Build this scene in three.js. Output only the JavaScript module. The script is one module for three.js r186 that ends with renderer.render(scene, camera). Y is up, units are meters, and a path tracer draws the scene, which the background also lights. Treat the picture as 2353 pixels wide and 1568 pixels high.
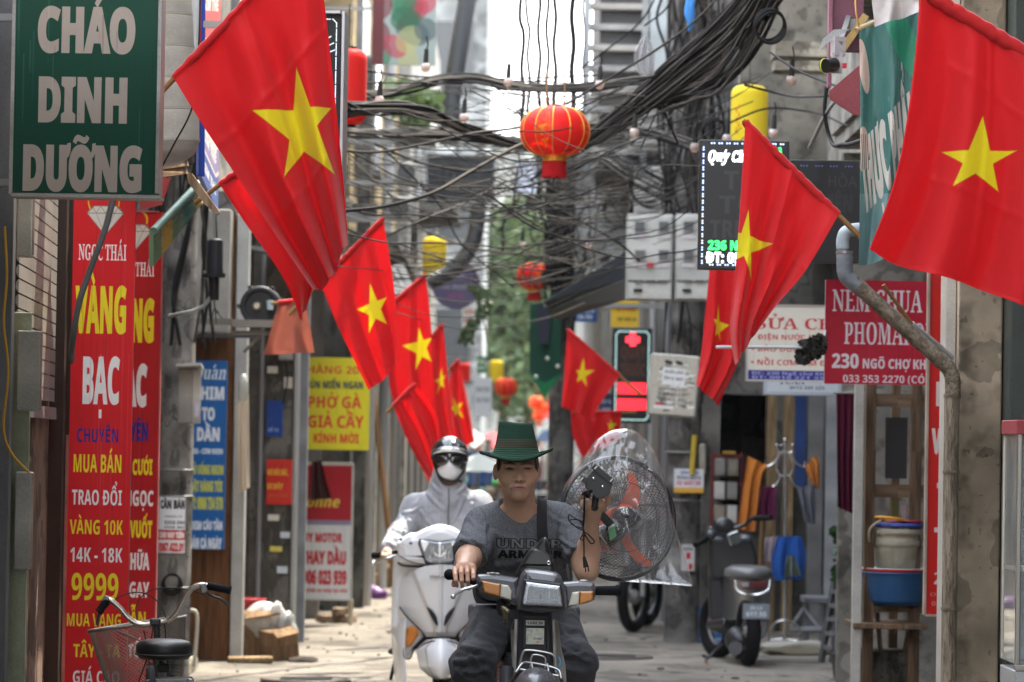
import * as THREE from 'three';
import { RoundedBoxGeometry } from 'three/addons/geometries/RoundedBoxGeometry.js';
import { MarchingCubes } from 'three/addons/objects/MarchingCubes.js';
import { mergeGeometries, mergeVertices, toCreasedNormals } from 'three/addons/utils/BufferGeometryUtils.js';

// ---------------------------------------------------------------- camera, sky, sun, exposure
const scene = new THREE.Scene();
const F = 8617;                                   // focal length in units of a 2353-pixel-wide picture
const camera = new THREE.PerspectiveCamera(2 * Math.atan(784 / F) * 180 / Math.PI, 1.5, 0.5, 600);
camera.aspect = 1.5;
camera.rotation.order = 'YXZ';
camera.position.set(0, 1.5, 0);
camera.rotation.set(Math.atan(238 / F), 0, 0.0165);
camera.updateMatrixWorld();
camera.focus = 13.9;
camera.userData.fStop = 5.2;

const SUN = new THREE.Vector3(0.25, 0.90, -0.35).normalize();
{ // bright hazy sky: pale blue overhead, white towards the horizon, a soft glow round the sun
  const W = 512, H = 256, data = new Float32Array(W * H * 4), k = 2.0;
  for (let j = 0; j < H; j++) for (let i = 0; i < W; i++) {
    const up = ((j + 0.5) / H - 0.5) * Math.PI, az = ((i + 0.5) / W - 0.5) * 2 * Math.PI, y = Math.sin(up), x = Math.cos(az) * Math.cos(up), z = Math.sin(az) * Math.cos(up);
    const c = Math.max(0, x * SUN.x + y * SUN.y + z * SUN.z), h = Math.max(0, y), glow = 0.5 * Math.pow(c, 6) + 0.8 * Math.pow(c, 60), o = (j * W + i) * 4;
    data[o] = k * (1.16 - 0.42 * h + glow); data[o + 1] = k * (1.16 - 0.32 * h + 0.97 * glow); data[o + 2] = k * (1.16 - 0.16 * h + 0.92 * glow); data[o + 3] = 1;
  }
  const t = new THREE.DataTexture(data, W, H, THREE.RGBAFormat, THREE.FloatType); t.mapping = THREE.EquirectangularReflectionMapping; t.magFilter = t.minFilter = THREE.LinearFilter; t.needsUpdate = true;
  scene.background = scene.environment = t;
}
const sun = new THREE.DirectionalLight(new THREE.Color(1, 0.92, 0.76), 5);
sun.name = 'sun';
sun.position.copy(SUN).multiplyScalar(60).add(new THREE.Vector3(0, 0, -25));
sun.target.position.set(0, 0, -25);
sun.castShadow = true; sun.shadow.radius = 1.2;
sun.shadow.mapSize.set(4096, 4096);
Object.assign(sun.shadow.camera, { left: -30, right: 30, top: 45, bottom: -45, near: 1, far: 140 });
scene.add(sun, sun.target);
const renderer = new THREE.WebGLRenderer({ antialias: true });
renderer.setSize(1024, 682);
renderer.shadowMap.enabled = true;
renderer.toneMapping = THREE.LinearToneMapping;
renderer.toneMappingExposure = 2.7;

// ---------------------------------------------------------------- helpers
const V = (x, y, z) => new THREE.Vector3(x, y, z);
let seed = 12345;
const rnd = (a = 1, b) => { seed = (seed + 0x6d2b79f5) | 0; let t = Math.imul(seed ^ (seed >>> 15), 1 | seed); t = (t + Math.imul(t ^ (t >>> 7), 61 | t)) ^ t; const u = ((t ^ (t >>> 14)) >>> 0) / 4294967296; return b === undefined ? u * a : a + u * (b - a); };
// a picture direction (2353 x 1568 units) taken to the depth d along the alley
function Q(x, y, d) { const v = V((x - 1176.5) / F, -(y - 784) / F, -1).applyQuaternion(camera.quaternion); return v.multiplyScalar(d / -v.z).add(camera.position); }
const S = (d) => F / d;                           // picture units per metre at depth d
function G(x, y) { const v = V((x - 1176.5) / F, -(y - 784) / F, -1).applyQuaternion(camera.quaternion); return v.multiplyScalar(1.5 / -v.y).add(camera.position); }
const names = new Map();
function numbered(n) { const k = names.get(n) ?? 0; names.set(n, k + 1); return k ? n + '_' + String(k).padStart(3, '0') : n; }
const tops = [];
function tag(o, label, category, group, kind) { Object.assign(o.userData, { label, category }); if (group) o.userData.group = group; if (kind) o.userData.kind = kind; return o; }
function thing(name, label, category, group, kind) { const o = new THREE.Group(); o.name = numbered(name); scene.add(o); tops.push(o); return tag(o, label, category, group, kind); }
function fixgeo(g) { if (Array.isArray(g)) g = merge(g); return g; }
function part(t, name, g, m) { const o = new THREE.Mesh(fixgeo(g), m); o.name = name; o.castShadow = o.receiveShadow = true; t.add(o); return o; }
function single(name, g, m, label, category, group, kind) { const o = new THREE.Mesh(fixgeo(g), m); o.name = numbered(name); o.castShadow = o.receiveShadow = true; scene.add(o); tops.push(o); return tag(o, label, category, group, kind); }
function structure(name, g, m, label) { const o = single(name, g, m, label, name.split('_').pop()); o.userData.kind = 'structure'; return o; }
function merge(list) {
  const gs = list.flat(9).filter(Boolean).map((g) => { g = g.index ? g.toNonIndexed() : g; for (const k of Object.keys(g.attributes)) if (!['position', 'normal', 'uv'].includes(k)) g.deleteAttribute(k); if (!g.attributes.uv) g.setAttribute('uv', new THREE.BufferAttribute(new Float32Array(g.attributes.position.count * 2), 2)); if (!g.attributes.normal) g.computeVertexNormals(); g.morphAttributes = {}; return g; });
  return gs.length === 1 ? gs[0] : mergeGeometries(gs);
}
const UPV = V(0, 1, 0);
function aim(g, dir) { return g.applyQuaternion(new THREE.Quaternion().setFromUnitVectors(UPV, dir.clone().normalize())); }
const at = (g, p) => g.translate(p.x, p.y, p.z);
function cyl(a, b, r1, r2 = r1, n = 12, open = false) { const d = b.clone().sub(a); return at(aim(new THREE.CylinderGeometry(r2, r1, d.length(), n, 1, open), d), a.clone().add(b).multiplyScalar(0.5)); }
function tube(pts, r, n = 6, seg, closed = false) { const c = new THREE.CatmullRomCurve3(pts, closed, 'centripetal'); return new THREE.TubeGeometry(c, seg ?? Math.max(6, pts.length * 6), r, n, closed); }
function ball(p, r, sx = 1, sy = 1, sz = 1, n = 16) { return at(new THREE.SphereGeometry(r, n, Math.ceil(n * 0.7)).scale(sx, sy, sz), p); }
function torus(p, R, r, rx = 0, ry = 0, rz = 0, arc = Math.PI * 2, n = 8, m = 32) { return at(new THREE.TorusGeometry(R, r, n, m, arc).applyMatrix4(new THREE.Matrix4().makeRotationFromEuler(new THREE.Euler(rx, ry, rz))), p); }
function metres(g) { // uv in metres from the dominant axis of each face
  g = g.index ? g.toNonIndexed() : g; const p = g.attributes.position, n = p.count, uv = new Float32Array(n * 2), a = V(), b = V(), c = V(), e = V();
  for (let i = 0; i < n; i += 3) {
    a.fromBufferAttribute(p, i); b.fromBufferAttribute(p, i + 1); c.fromBufferAttribute(p, i + 2); e.copy(b).sub(a).cross(c.clone().sub(a));
    const x = Math.abs(e.x), y = Math.abs(e.y), z = Math.abs(e.z);
    [a, b, c].forEach((v, k) => { uv[(i + k) * 2] = x > y && x > z ? v.z : v.x; uv[(i + k) * 2 + 1] = y >= x && y >= z ? v.z : v.y; });
  }
  return g.setAttribute('uv', new THREE.BufferAttribute(uv, 2));
}
function box(x0, x1, y0, y1, z0, z1, r = 0) { // world box; z are depths (positive into the picture)
  const w = Math.abs(x1 - x0), h = Math.abs(y1 - y0), d = Math.abs(z1 - z0);
  const g = r ? new RoundedBoxGeometry(w, h, d, 2, Math.min(r, w / 2.05, h / 2.05, d / 2.05)) : new THREE.BoxGeometry(w, h, d);
  return metres(g.translate((x0 + x1) / 2, (y0 + y1) / 2, -(z0 + z1) / 2));
}
function obox(p, w, h, d, rx = 0, ry = 0, rz = 0, r = 0) { const g = metres(r ? new RoundedBoxGeometry(w, h, d, 2, Math.min(r, w / 2.05, h / 2.05, d / 2.05)) : new THREE.BoxGeometry(w, h, d)); return at(g.applyMatrix4(new THREE.Matrix4().makeRotationFromEuler(new THREE.Euler(rx, ry, rz))), p); }
function bar(a, b, w, h, r = 0) { const d = b.clone().sub(a), L = d.length(); const g = r ? new RoundedBoxGeometry(w, L, h, 2, Math.min(r, w / 2.05, h / 2.05)) : new THREE.BoxGeometry(w, L, h); return at(aim(metres(g), d), a.clone().add(b).multiplyScalar(0.5)); }
// flat outline given in picture units, set at depth d, turned into a slab of real thickness
function poly(pts, d, t = 0.02, bevel = 0, curved = false, holes = []) {
  const o = Q(pts[0][0], pts[0][1], d), L = (list) => list.map(([x, y]) => { const p = Q(x, y, d).sub(o); return new THREE.Vector2(p.x, p.y); });
  const mk = (list, K) => { if (!curved) return new K(L(list)); const c = new THREE.SplineCurve([...L(list), L(list)[0]]); return new K(c.getPoints(list.length * 5)); };
  const s = mk(pts, THREE.Shape); s.holes = holes.map((h) => mk(h, THREE.Path));
  const g = new THREE.ExtrudeGeometry(s, { depth: t - 2 * bevel, bevelEnabled: bevel > 0, bevelThickness: bevel, bevelSize: bevel, bevelOffset: -bevel, bevelSegments: 2, curveSegments: 8 });
  return at(g.translate(0, 0, -t + bevel), o);
}
// flat rectangle with 0..1 uv facing the camera side of the alley
function face(x0, y0, x1, y1, d, yaw = 0, lift = 0.004) {
  const c = Q((x0 + x1) / 2, (y0 + y1) / 2, d), w = (x1 - x0) / S(d), h = (y1 - y0) / S(d);
  return at(new THREE.PlaneGeometry(w, h).translate(0, 0, lift).rotateY(yaw), c);
}
function slab(x0, y0, x1, y1, d, t = 0.04, yaw = 0, r = 0) {
  const c = Q((x0 + x1) / 2, (y0 + y1) / 2, d), w = (x1 - x0) / S(d), h = (y1 - y0) / S(d);
  const g = r ? new RoundedBoxGeometry(w, h, t, 2, Math.min(r, t / 2.05)) : new THREE.BoxGeometry(w, h, t);
  return at(metres(g.translate(0, 0, -t / 2)).rotateY(yaw), c);
}
// tilted board: a slab from its four picture corners (tl, tr, br, bl), each with its own depth
function board(c, t = 0.02) {
  const p = c.map(([x, y, d]) => Q(x, y, d)), n = p[1].clone().sub(p[0]).cross(p[3].clone().sub(p[0])).normalize().multiplyScalar(t), g = new THREE.BufferGeometry(), pos = [], uv = [];
  const b = p.map((v) => v.clone().add(n)), quad = (A, B, C, D, us) => { for (const [v, u] of [[A, us[0]], [D, us[3]], [C, us[2]], [A, us[0]], [C, us[2]], [B, us[1]]]) { pos.push(v.x, v.y, v.z); uv.push(...u); } };
  const U = [[0, 1], [1, 1], [1, 0], [0, 0]], E0 = [[0, 0], [0.01, 0], [0.01, 0.01], [0, 0.01]];
  quad(...p, U); quad(b[1], b[0], b[3], b[2], [[1, 1], [0, 1], [0, 0], [1, 0]]);
  for (let i = 0; i < 4; i++) { const j = (i + 1) % 4; quad(p[j], p[i], b[i], b[j], E0); }
  g.setAttribute('position', new THREE.Float32BufferAttribute(pos, 3)); g.setAttribute('uv', new THREE.Float32BufferAttribute(uv, 2)); g.computeVertexNormals(); return g;
}
function lathe(prof, n = 24) { return new THREE.LatheGeometry(prof.map(([r, y]) => new THREE.Vector2(r, y)), n); }
// loft through rings: rings = [[centre, rx, rz, (power)], ...] upwards; closed ends
function loft(rings, n = 20, cap = true) {
  const pos = [], uv = [], idx = [];
  rings.forEach((rg, j) => { for (let i = 0; i <= n; i++) { const a = i / n * Math.PI * 2, k = 2 / (rg[3] ?? 2), c = Math.cos(a), s = Math.sin(a); pos.push(rg[0].x + Math.sign(c) * Math.abs(c) ** k * rg[1], rg[0].y + (rg[4] ?? 0) * s, rg[0].z + Math.sign(s) * Math.abs(s) ** k * rg[2]); uv.push(i / n, j / (rings.length - 1)); } });
  const w = n + 1; for (let j = 0; j < rings.length - 1; j++) for (let i = 0; i < n; i++) { const a = j * w + i; idx.push(a, a + w, a + 1, a + 1, a + w, a + w + 1); }
  if (cap) [0, rings.length - 1].forEach((j) => { const c = pos.length / 3, r = rings[j]; pos.push(r[0].x, r[0].y, r[0].z); uv.push(0.5, 0.5); for (let i = 0; i < n; i++) j ? idx.push(c, j * w + i + 1, j * w + i) : idx.push(c, i, i + 1); });
  const g = new THREE.BufferGeometry(); g.setAttribute('position', new THREE.Float32BufferAttribute(pos, 3)); g.setAttribute('uv', new THREE.Float32BufferAttribute(uv, 2)); g.setIndex(idx); g.computeVertexNormals(); return g;
}
// ---------------------------------------------------------------- noise and textures
const NT = new Float32Array(65536); for (let i = 0; i < 65536; i++) NT[i] = rnd();
function vnoise(x, y, per = 256) { const xi = Math.floor(x), yi = Math.floor(y), fx = x - xi, fy = y - yi, u = fx * fx * (3 - 2 * fx), v = fy * fy * (3 - 2 * fy), m = (a) => ((a % per) + per) % per, h = (a, b) => NT[(m(a) * 157 + m(b) * 911) & 65535]; return (h(xi, yi) * (1 - u) + h(xi + 1, yi) * u) * (1 - v) + (h(xi, yi + 1) * (1 - u) + h(xi + 1, yi + 1) * u) * v; }
function fbm(x, y, oct = 4, per = 8) { let s = 0, a = 0.5, t = 0; for (let i = 0; i < oct; i++) { s += a * vnoise(x * per, y * per, per); t += a; a *= 0.5; per *= 2; } return s / t; }
function dataTex(n, fn, srgb = true) { const d = new Uint8Array(n * n * 4); for (let j = 0; j < n; j++) for (let i = 0; i < n; i++) { const c = fn(i / n, j / n); d.set([c[0], c[1], c[2], 255].map((v) => Math.max(0, Math.min(255, v))), (j * n + i) * 4); } const t = new THREE.DataTexture(d, n, n); t.magFilter = t.minFilter = THREE.LinearFilter; t.wrapS = t.wrapT = THREE.RepeatWrapping; if (srgb) t.colorSpace = THREE.SRGBColorSpace; t.needsUpdate = true; return t; }
const rep = (t, x, y = x) => { const c = t.clone(); c.repeat.set(x, y); c.needsUpdate = true; return c; };
const g3 = (v) => [v, v, v];
// blotchy stained render: light base, streaks running down, dark pocks
const plasterTex = dataTex(512, (u, v) => { const a = fbm(u, v, 5, 6), st = fbm(u, v, 3, 32) * fbm(u * 1, v * 0.25 + 0.3, 3, 16), p = vnoise(u * 96, v * 96, 96) > 0.93 ? 0.8 : 1; const s = (0.5 + 0.62 * a - 0.9 * Math.max(0, st - 0.27)) * p * (fbm(u + 0.4, v + 0.6, 4, 9) > 0.64 ? 0.8 : 1); return [255 * Math.min(1, s), 252 * Math.min(1, s), 246 * Math.min(1, s)]; });
const concreteTex = dataTex(512, (u, v) => { const a = fbm(u, v, 5, 5), f = vnoise(u * 200, v * 200, 200), c = Math.abs(fbm(u + 0.3, v, 4, 4) - 0.5) < 0.008 ? 0.72 : 1; const d = fbm(u + 0.1, v * 0.3 + 0.2, 4, 14); return g3(255 * c * (0.34 + 0.66 * a + 0.12 * f) * (d > 0.6 ? 0.78 : 1)); });
const roadTex = dataTex(1024, (u, v) => { const a = fbm(u, v, 5, 4), f = vnoise(u * 400, v * 400, 400), b = vnoise(u * 220, v * 220, 220), st = fbm(u + 0.5, v + 0.2, 4, 9), c = Math.abs(fbm(u + 0.3, v, 5, 3) - 0.5) < 0.006 ? 0.7 : 1; const sm = (e, w, t) => Math.max(0, Math.min(1, (t - e) / w)); let s = c * (0.5 + 0.38 * a + 0.16 * f) * (1 - 0.16 * sm(0.54, 0.08, st)) * (1 - 0.2 * sm(0.62, 0.06, fbm(u + 0.7, v + 0.1, 3, 14))); if (b > 0.95) s *= 1.25; return [255 * s, 250 * s, 243 * s]; });
const bumpTex = dataTex(512, (u, v) => g3(255 * (0.5 * fbm(u, v, 5, 12) + 0.5 * vnoise(u * 200, v * 200, 200))), false);
const woodTex = dataTex(512, (u, v) => { const g = fbm(u, v * 0.12, 5, 24), r = fbm(u * 1, v * 0.06 + 0.4, 3, 64); const s = 0.62 + 0.5 * g - 0.22 * r; return [255 * s, 238 * s, 220 * s]; });
const grimeTex = dataTex(512, (u, v) => { const a = fbm(u, v, 5, 5), f = vnoise(u * 150, v * 150, 150); return g3(255 * (0.7 + 0.25 * a + 0.08 * f)); });
const roughTex = dataTex(256, (u, v) => g3(255 * (0.45 + 0.5 * fbm(u, v, 5, 6))), false);
const weaveTex = dataTex(128, (u, v) => { const a = Math.sin(u * Math.PI * 64) * Math.sin(v * Math.PI * 64); return g3(150 + 90 * a * (0.5 + 0.5 * vnoise(u * 32, v * 32, 32))); }, false);
const heatherTex = dataTex(512, (u, v) => { const row = Math.floor(v * 128), n1 = vnoise(u * 64 + row * 13.7, row * 3.1, 4096), n2 = vnoise(u * 256, v * 256, 256), gr = (Math.abs(((v * 128) % 1) - 0.5) > 0.34 ? 0.72 : 1); return g3(255 * (0.42 + 0.42 * n1 + 0.2 * n2) * gr); });
const mats = new Map();
function M(color, o = {}) { // physical material, cached by its settings when it has no maps
  const key = !o.map && !o.bumpMap && !o.roughnessMap ? color + JSON.stringify(o) : null; if (key && mats.has(key)) return mats.get(key);
  const c = Array.isArray(color) ? new THREE.Color().setRGB(...color) : new THREE.Color(color);
  const m = new THREE.MeshPhysicalMaterial({ color: c, roughness: 0.6, specularIntensity: (o.roughness ?? 0.6) > 0.65 ? 0.3 : (o.roughness ?? 0.6) > 0.45 ? 0.6 : 1, side: THREE.DoubleSide, ...o }); if (key) mats.set(key, m); return m;
}
const plaster = (c, s = 0.5, o = {}) => M(c, { map: rep(plasterTex, s), roughness: 0.92, bumpMap: rep(bumpTex, 2), bumpScale: 0.004, ...o });
const concrete = (c, s = 0.7, o = {}) => M(c, { map: rep(concreteTex, s), roughness: 0.9, bumpMap: rep(bumpTex, 3), bumpScale: 0.004, ...o });
const painted = (c, o = {}) => M(c, { map: rep(grimeTex, 1.3), roughness: 0.5, ...o });
const wood = (c, s = 1, o = {}) => M(c, { map: rep(woodTex, s), roughness: 0.75, ...o });
const metal = (c = 0x9a9a98, r = 0.35) => M(c, { metalness: 0.9, roughness: r });
const chrome = M(0xc8c8c8, { metalness: 1, roughness: 0.16 });
const dullMetal = M(0x8c8c8a, { metalness: 0.7, roughness: 0.5 });
const black = M(0x121214, { roughness: 0.5 });
const blackRubber = M(0x17171a, { roughness: 0.8 });
const cableMat = M([0.014, 0.013, 0.013], { roughness: 0.7, specularIntensity: 0.25 });
const cableGrey = M([0.055, 0.048, 0.042], { roughness: 0.75, specularIntensity: 0.25 });
function canv(w, h, draw) { const c = document.createElement('canvas'); c.width = w; c.height = h; draw(c.getContext('2d'), w, h); const t = new THREE.CanvasTexture(c); t.colorSpace = THREE.SRGBColorSpace; return t; }
// text with Vietnamese marks, fitted to a box whose height is the cap height
function txt(g, str, x, y, w, h, color, font = 'bold 200px sans-serif', stroke = 0) {
  if (!stroke && font === 'bold 200px sans-serif') stroke = -1; const MARK = /[\u0300\u0301\u0302\u0303\u0306\u0309\u031b\u0323]/; const cs = [];
  for (const ch of str.normalize('NFD')) { if (MARK.test(ch)) cs[cs.length - 1].m.push(ch.charCodeAt(0)); else cs.push({ c: ch, m: [] }); }
  g.save(); g.font = font; g.fillStyle = g.strokeStyle = color; g.lineCap = 'butt';
  let W = 0; for (const k of cs) { k.w = g.measureText(k.c).width; k.x = W; W += k.w; }
  g.translate(x, y + h); g.scale(w / W, h / 143); if (stroke < 0) stroke = Math.max(0, Math.min(18, 40 * (1 - (w / W) / (h / 143))));
  for (const k of cs) {
    g.fillText(k.c, k.x, 0); if (stroke) { g.lineWidth = stroke; g.strokeText(k.c, k.x, 0); }
    const low = k.c !== k.c.toUpperCase(), o = low ? 32 : 0, cx = k.x + k.w / 2, circ = k.m.includes(0x302); g.lineWidth = 22;
    const line = (...p) => { g.beginPath(); p.forEach(([a, b], i) => (i ? g.lineTo(a, b) : g.moveTo(a, b))); g.stroke(); };
    for (const m of k.m) {
      const dx = circ ? 34 : 0, dy = (circ ? -26 : 0) + o;
      if (m === 0x301) line([cx - 10 + dx, -156 + dy], [cx + 24 + dx, -192 + dy]);
      if (m === 0x300) line([cx - 24 + dx * -0.8, -192 + dy], [cx + 10 + dx * -0.8, -156 + dy]);
      if (m === 0x302) line([cx - 34, -155 + o], [cx, -184 + o], [cx + 34, -155 + o]);
      if (m === 0x303) { g.beginPath(); g.moveTo(cx - 40, -158 + dy); g.bezierCurveTo(cx - 20, -205 + dy, cx + 18, -140 + dy, cx + 40, -182 + dy); g.stroke(); }
      if (m === 0x306) { g.beginPath(); g.arc(cx, -182 + o, 26, 0, Math.PI); g.stroke(); }
      if (m === 0x309) { g.beginPath(); g.arc(cx + dx, -184 + dy, 13, Math.PI, Math.PI * 2.5); g.lineTo(cx + dx, -158 + dy); g.lineWidth = 14; g.stroke(); }
      if (m === 0x323) { g.fillRect(cx - 14, 22, 28, 28); }
      if (m === 0x31b) { g.beginPath(); g.moveTo(k.x + k.w - 30, -112 + o); g.quadraticCurveTo(k.x + k.w + 8, -112 + o, k.x + k.w + 2, -158 + o); g.stroke(); }
    }
  }
  g.restore();
}
const fillc = (g, c, x, y, w, h) => { g.fillStyle = c; g.fillRect(x, y, w, h); };
// light wear on print: faint grain and a few scuffs
function wear(g, w, h, n = 400, a = 0.05) { for (let i = 0; i < 26; i++) { const x = rnd(w), y = rnd(h) * 0.6, L = rnd(0.1, 0.5) * h; g.fillStyle = `rgba(${rnd() < 0.5 ? '40,30,22' : '235,228,215'},${rnd(0.015, 0.05)})`; for (let k = 0; k < 5; k++) g.fillRect(x + rnd(-2, 2), y, rnd(1, w / 60), L * rnd(0.4, 1)); } for (let i = 0; i < 26; i++) { g.fillStyle = `rgba(40,32,26,${rnd(0.005, 0.03)})`; g.beginPath(); g.ellipse(rnd(w), rnd(h), rnd(w / 60, w / 7), rnd(h / 120, h / 16), rnd(3), 0, 7); g.fill(); } for (let i = 0; i < n; i++) { g.fillStyle = rnd() < 0.5 ? `rgba(255,255,255,${rnd(a)})` : `rgba(30,20,10,${rnd(a * 1.4)})`; const s = rnd(1, 7); g.fillRect(rnd(w), rnd(h), s * rnd(0.3, 3), s * rnd(0.3, 3)); } }
const print = (tex, o = {}) => M(0xffffff, { map: tex, roughness: 0.5, ...o });
// ---------------------------------------------------------------- ground and buildings
function prism(pts, y0, y1) { // footprint [[x, depth], ...]
  const s = new THREE.Shape(pts.map(([x, d]) => new THREE.Vector2(x, d)));
  return metres(new THREE.ExtrudeGeometry(s, { depth: y1 - y0, bevelEnabled: false }).rotateX(-Math.PI / 2).translate(0, y0, 0));
}
{
  const g = new THREE.PlaneGeometry(9, 120, 90, 900).rotateX(-Math.PI / 2).translate(0, 0, -50), p = g.attributes.position;
  for (let i = 0; i < p.count; i++) { const x = p.getX(i), z = p.getZ(i); p.setY(i, 0.03 * (fbm(x * 0.11 + 5, z * 0.11 + 50, 3, 8) - 0.5) + 0.006 * (vnoise(x * 9 + 300, z * 9 + 3000) - 0.5)); }
  g.computeVertexNormals();
  for (let i = 0; i < p.count; i++) g.attributes.uv.setXY(i, p.getX(i) * 0.22, p.getZ(i) * 0.22);
  structure('alley_road', g, M([0.34, 0.315, 0.285], { map: roadTex, roughness: 0.88, bumpMap: rep(bumpTex, 3), bumpScale: 0.01 }), 'worn grey concrete road running down the alley');
  structure('ground', new THREE.PlaneGeometry(900, 900).rotateX(-Math.PI / 2).translate(0, -0.03, -200), concrete([0.2, 0.19, 0.18], 400), 'grey open ground around the alley');
}
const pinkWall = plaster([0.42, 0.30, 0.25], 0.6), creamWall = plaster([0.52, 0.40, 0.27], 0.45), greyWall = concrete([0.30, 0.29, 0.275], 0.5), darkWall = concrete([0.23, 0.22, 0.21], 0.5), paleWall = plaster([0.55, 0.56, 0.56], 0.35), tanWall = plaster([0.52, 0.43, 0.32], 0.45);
const brownFrame = painted([0.075, 0.05, 0.038]), glassDark = M([0.03, 0.035, 0.04], { roughness: 0.12 }), whitePaint = painted([0.62, 0.61, 0.58]), greyPaint = painted([0.3, 0.31, 0.32]), rustPaint = painted([0.22, 0.09, 0.05]);

// a window with frame, panes and sill on a wall that runs along the alley (side -1 left wall, 1 right wall)
function windowOn(t, x, side, d0, d1, y0, y1, fm = greyPaint, pm = glassDark) {
  const w = part(t, 'window', box(x, x - side * 0.05, y0, y1, d0, d1), fm), n = 2, s = (d1 - d0) / n;
  for (let i = 0; i < n; i++) part(w, 'pane', box(x - side * 0.052, x - side * 0.058, y0 + 0.06, y1 - 0.06, d0 + i * s + 0.05, d0 + (i + 1) * s - 0.05), pm);
  part(w, 'sill', box(x, x - side * 0.12, y0 - 0.06, y0 - 0.003, d0 - 0.05, d1 + 0.05), greyWall);
}
// ---- near left shop with rolling shutter
{
  const t = thing('shop_house', 'pink rendered shop house with rolling shutter beside the red banners', 'building');
  const w = part(t, 'wall', prism([[-1.88, 13.4], [-1.985, 16.1], [-1.985, 18], [-6, 18], [-6, 13.4]], 0, 4.4), pinkWall);
  // rolling shutter: a slab of separate slats that follows the wall line
  const A = V(-1.86, 0, -14.1), B = V(-1.955, 0, -16.05), dir = B.clone().sub(A), nrm = V(0.999, 0, -0.05).normalize();
  const sh = part(t, 'rolling_shutter', bar(A.clone().setY(1.60).lerp(B, 0), B.clone().setY(1.60), 0.02, 0.05), dullMetal);
  const slat = painted([0.36, 0.345, 0.315], { roughness: 0.45, metalness: 0.2 }), slat2 = painted([0.33, 0.315, 0.285], { roughness: 0.45, metalness: 0.2 });
  for (let i = 0; i < 30; i++) {
    const y = 1.65 + i * 0.056, pr = new THREE.CatmullRomCurve3([A.clone().setY(y), B.clone().setY(y)]);
    const g = new THREE.ExtrudeGeometry(new THREE.Shape([[0, 0], [0.006, 0.006], [0.012, 0.02], [0.012, 0.035], [0.006, 0.047], [0, 0.05]].map(([a, b]) => new THREE.Vector2(a, b))), { depth: dir.length(), bevelEnabled: false });
    const yaw = Math.atan2(dir.x, dir.z); g.rotateY(yaw); g.translate(A.x, y, A.z);
    part(sh, 'slat', metres(g), i % 3 ? slat : slat2);
  }
  part(t, 'door_jamb', [box(-1.99, -1.925, 0, 4, 16.12, 16.2), box(-1.99, -1.905, 0, 4, 16.21, 16.3, 0.01)], brownFrame);
  part(t, 'white_post', box(-1.99, -1.865, 0, 4, 16.33, 16.45, 0.006), painted([0.55, 0.45, 0.38]));
  part(t, 'edge_frame', box(-1.9, -1.775, 0, 4, 13.28, 13.36, 0.006), painted([0.16, 0.16, 0.17]));
  part(t, 'side_panel', box(-2.1, -1.84, 0, 4.2, 13.1, 13.25), painted([0.06, 0.036, 0.03]));
  part(t, 'painted_strip', box(-1.9, -1.745, 0, 1.95, 13.6, 13.62, 0.004), painted([0.38, 0.42, 0.30]));
  part(t, 'hook', [0, 1].map((k) => tube([Q(148 + k, 955 + k * 275, 16.3), Q(150, 968 + k * 275, 16.28), Q(155, 975 + k * 275, 16.26), Q(160, 972 + k * 275, 16.27)], 0.003, 5)), brownFrame);
  part(t, 'canopy', [box(-3.6, -0.5, 3.0, 3.06, 5.5, 12.5)], painted([0.2, 0.2, 0.2]));  // canopy out of view, widened to keep the green sign in shade
  part(t, 'front_block', box(-6, -2.05, 0, 4.4, 5, 13.05), plaster([0.3, 0.27, 0.24]));
}
{ // the alley goes on behind the camera
  const t = thing('rear_house', 'plain grey house on the left of the alley behind the camera', 'building', 'houses behind the camera'); part(t, 'wall', box(-7, -2.15, 0, 7.5, -16, 4.9), plaster([0.34, 0.32, 0.29], 0.4)); for (const d of [-14, -10, -6, -2, 1.5]) windowOn(t, -2.15, -1, d, d + 1.5, 1.2, 2.8);
  const u = thing('rear_house', 'plain grey house on the right of the alley behind the camera', 'building', 'houses behind the camera'); part(u, 'wall', box(2.15, 7, 0, 8.5, -16, 10.9), plaster([0.33, 0.32, 0.3], 0.4)); for (const d of [-14, -10, -6, -2, 2, 6]) windowOn(u, 2.15, 1, d, d + 1.5, 1.2, 2.8);
}
// ---- recessed grey wall behind the left utility pole
{
  const t = thing('grey_house', 'soot grey recessed house wall behind the left utility pole', 'building');
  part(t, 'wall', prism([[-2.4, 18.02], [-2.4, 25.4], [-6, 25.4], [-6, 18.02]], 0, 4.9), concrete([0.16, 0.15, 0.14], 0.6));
  part(t, 'ledge', box(-2.42, -2.3, 3.3, 3.4, 18.1, 25.3), greyWall);
}
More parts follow.
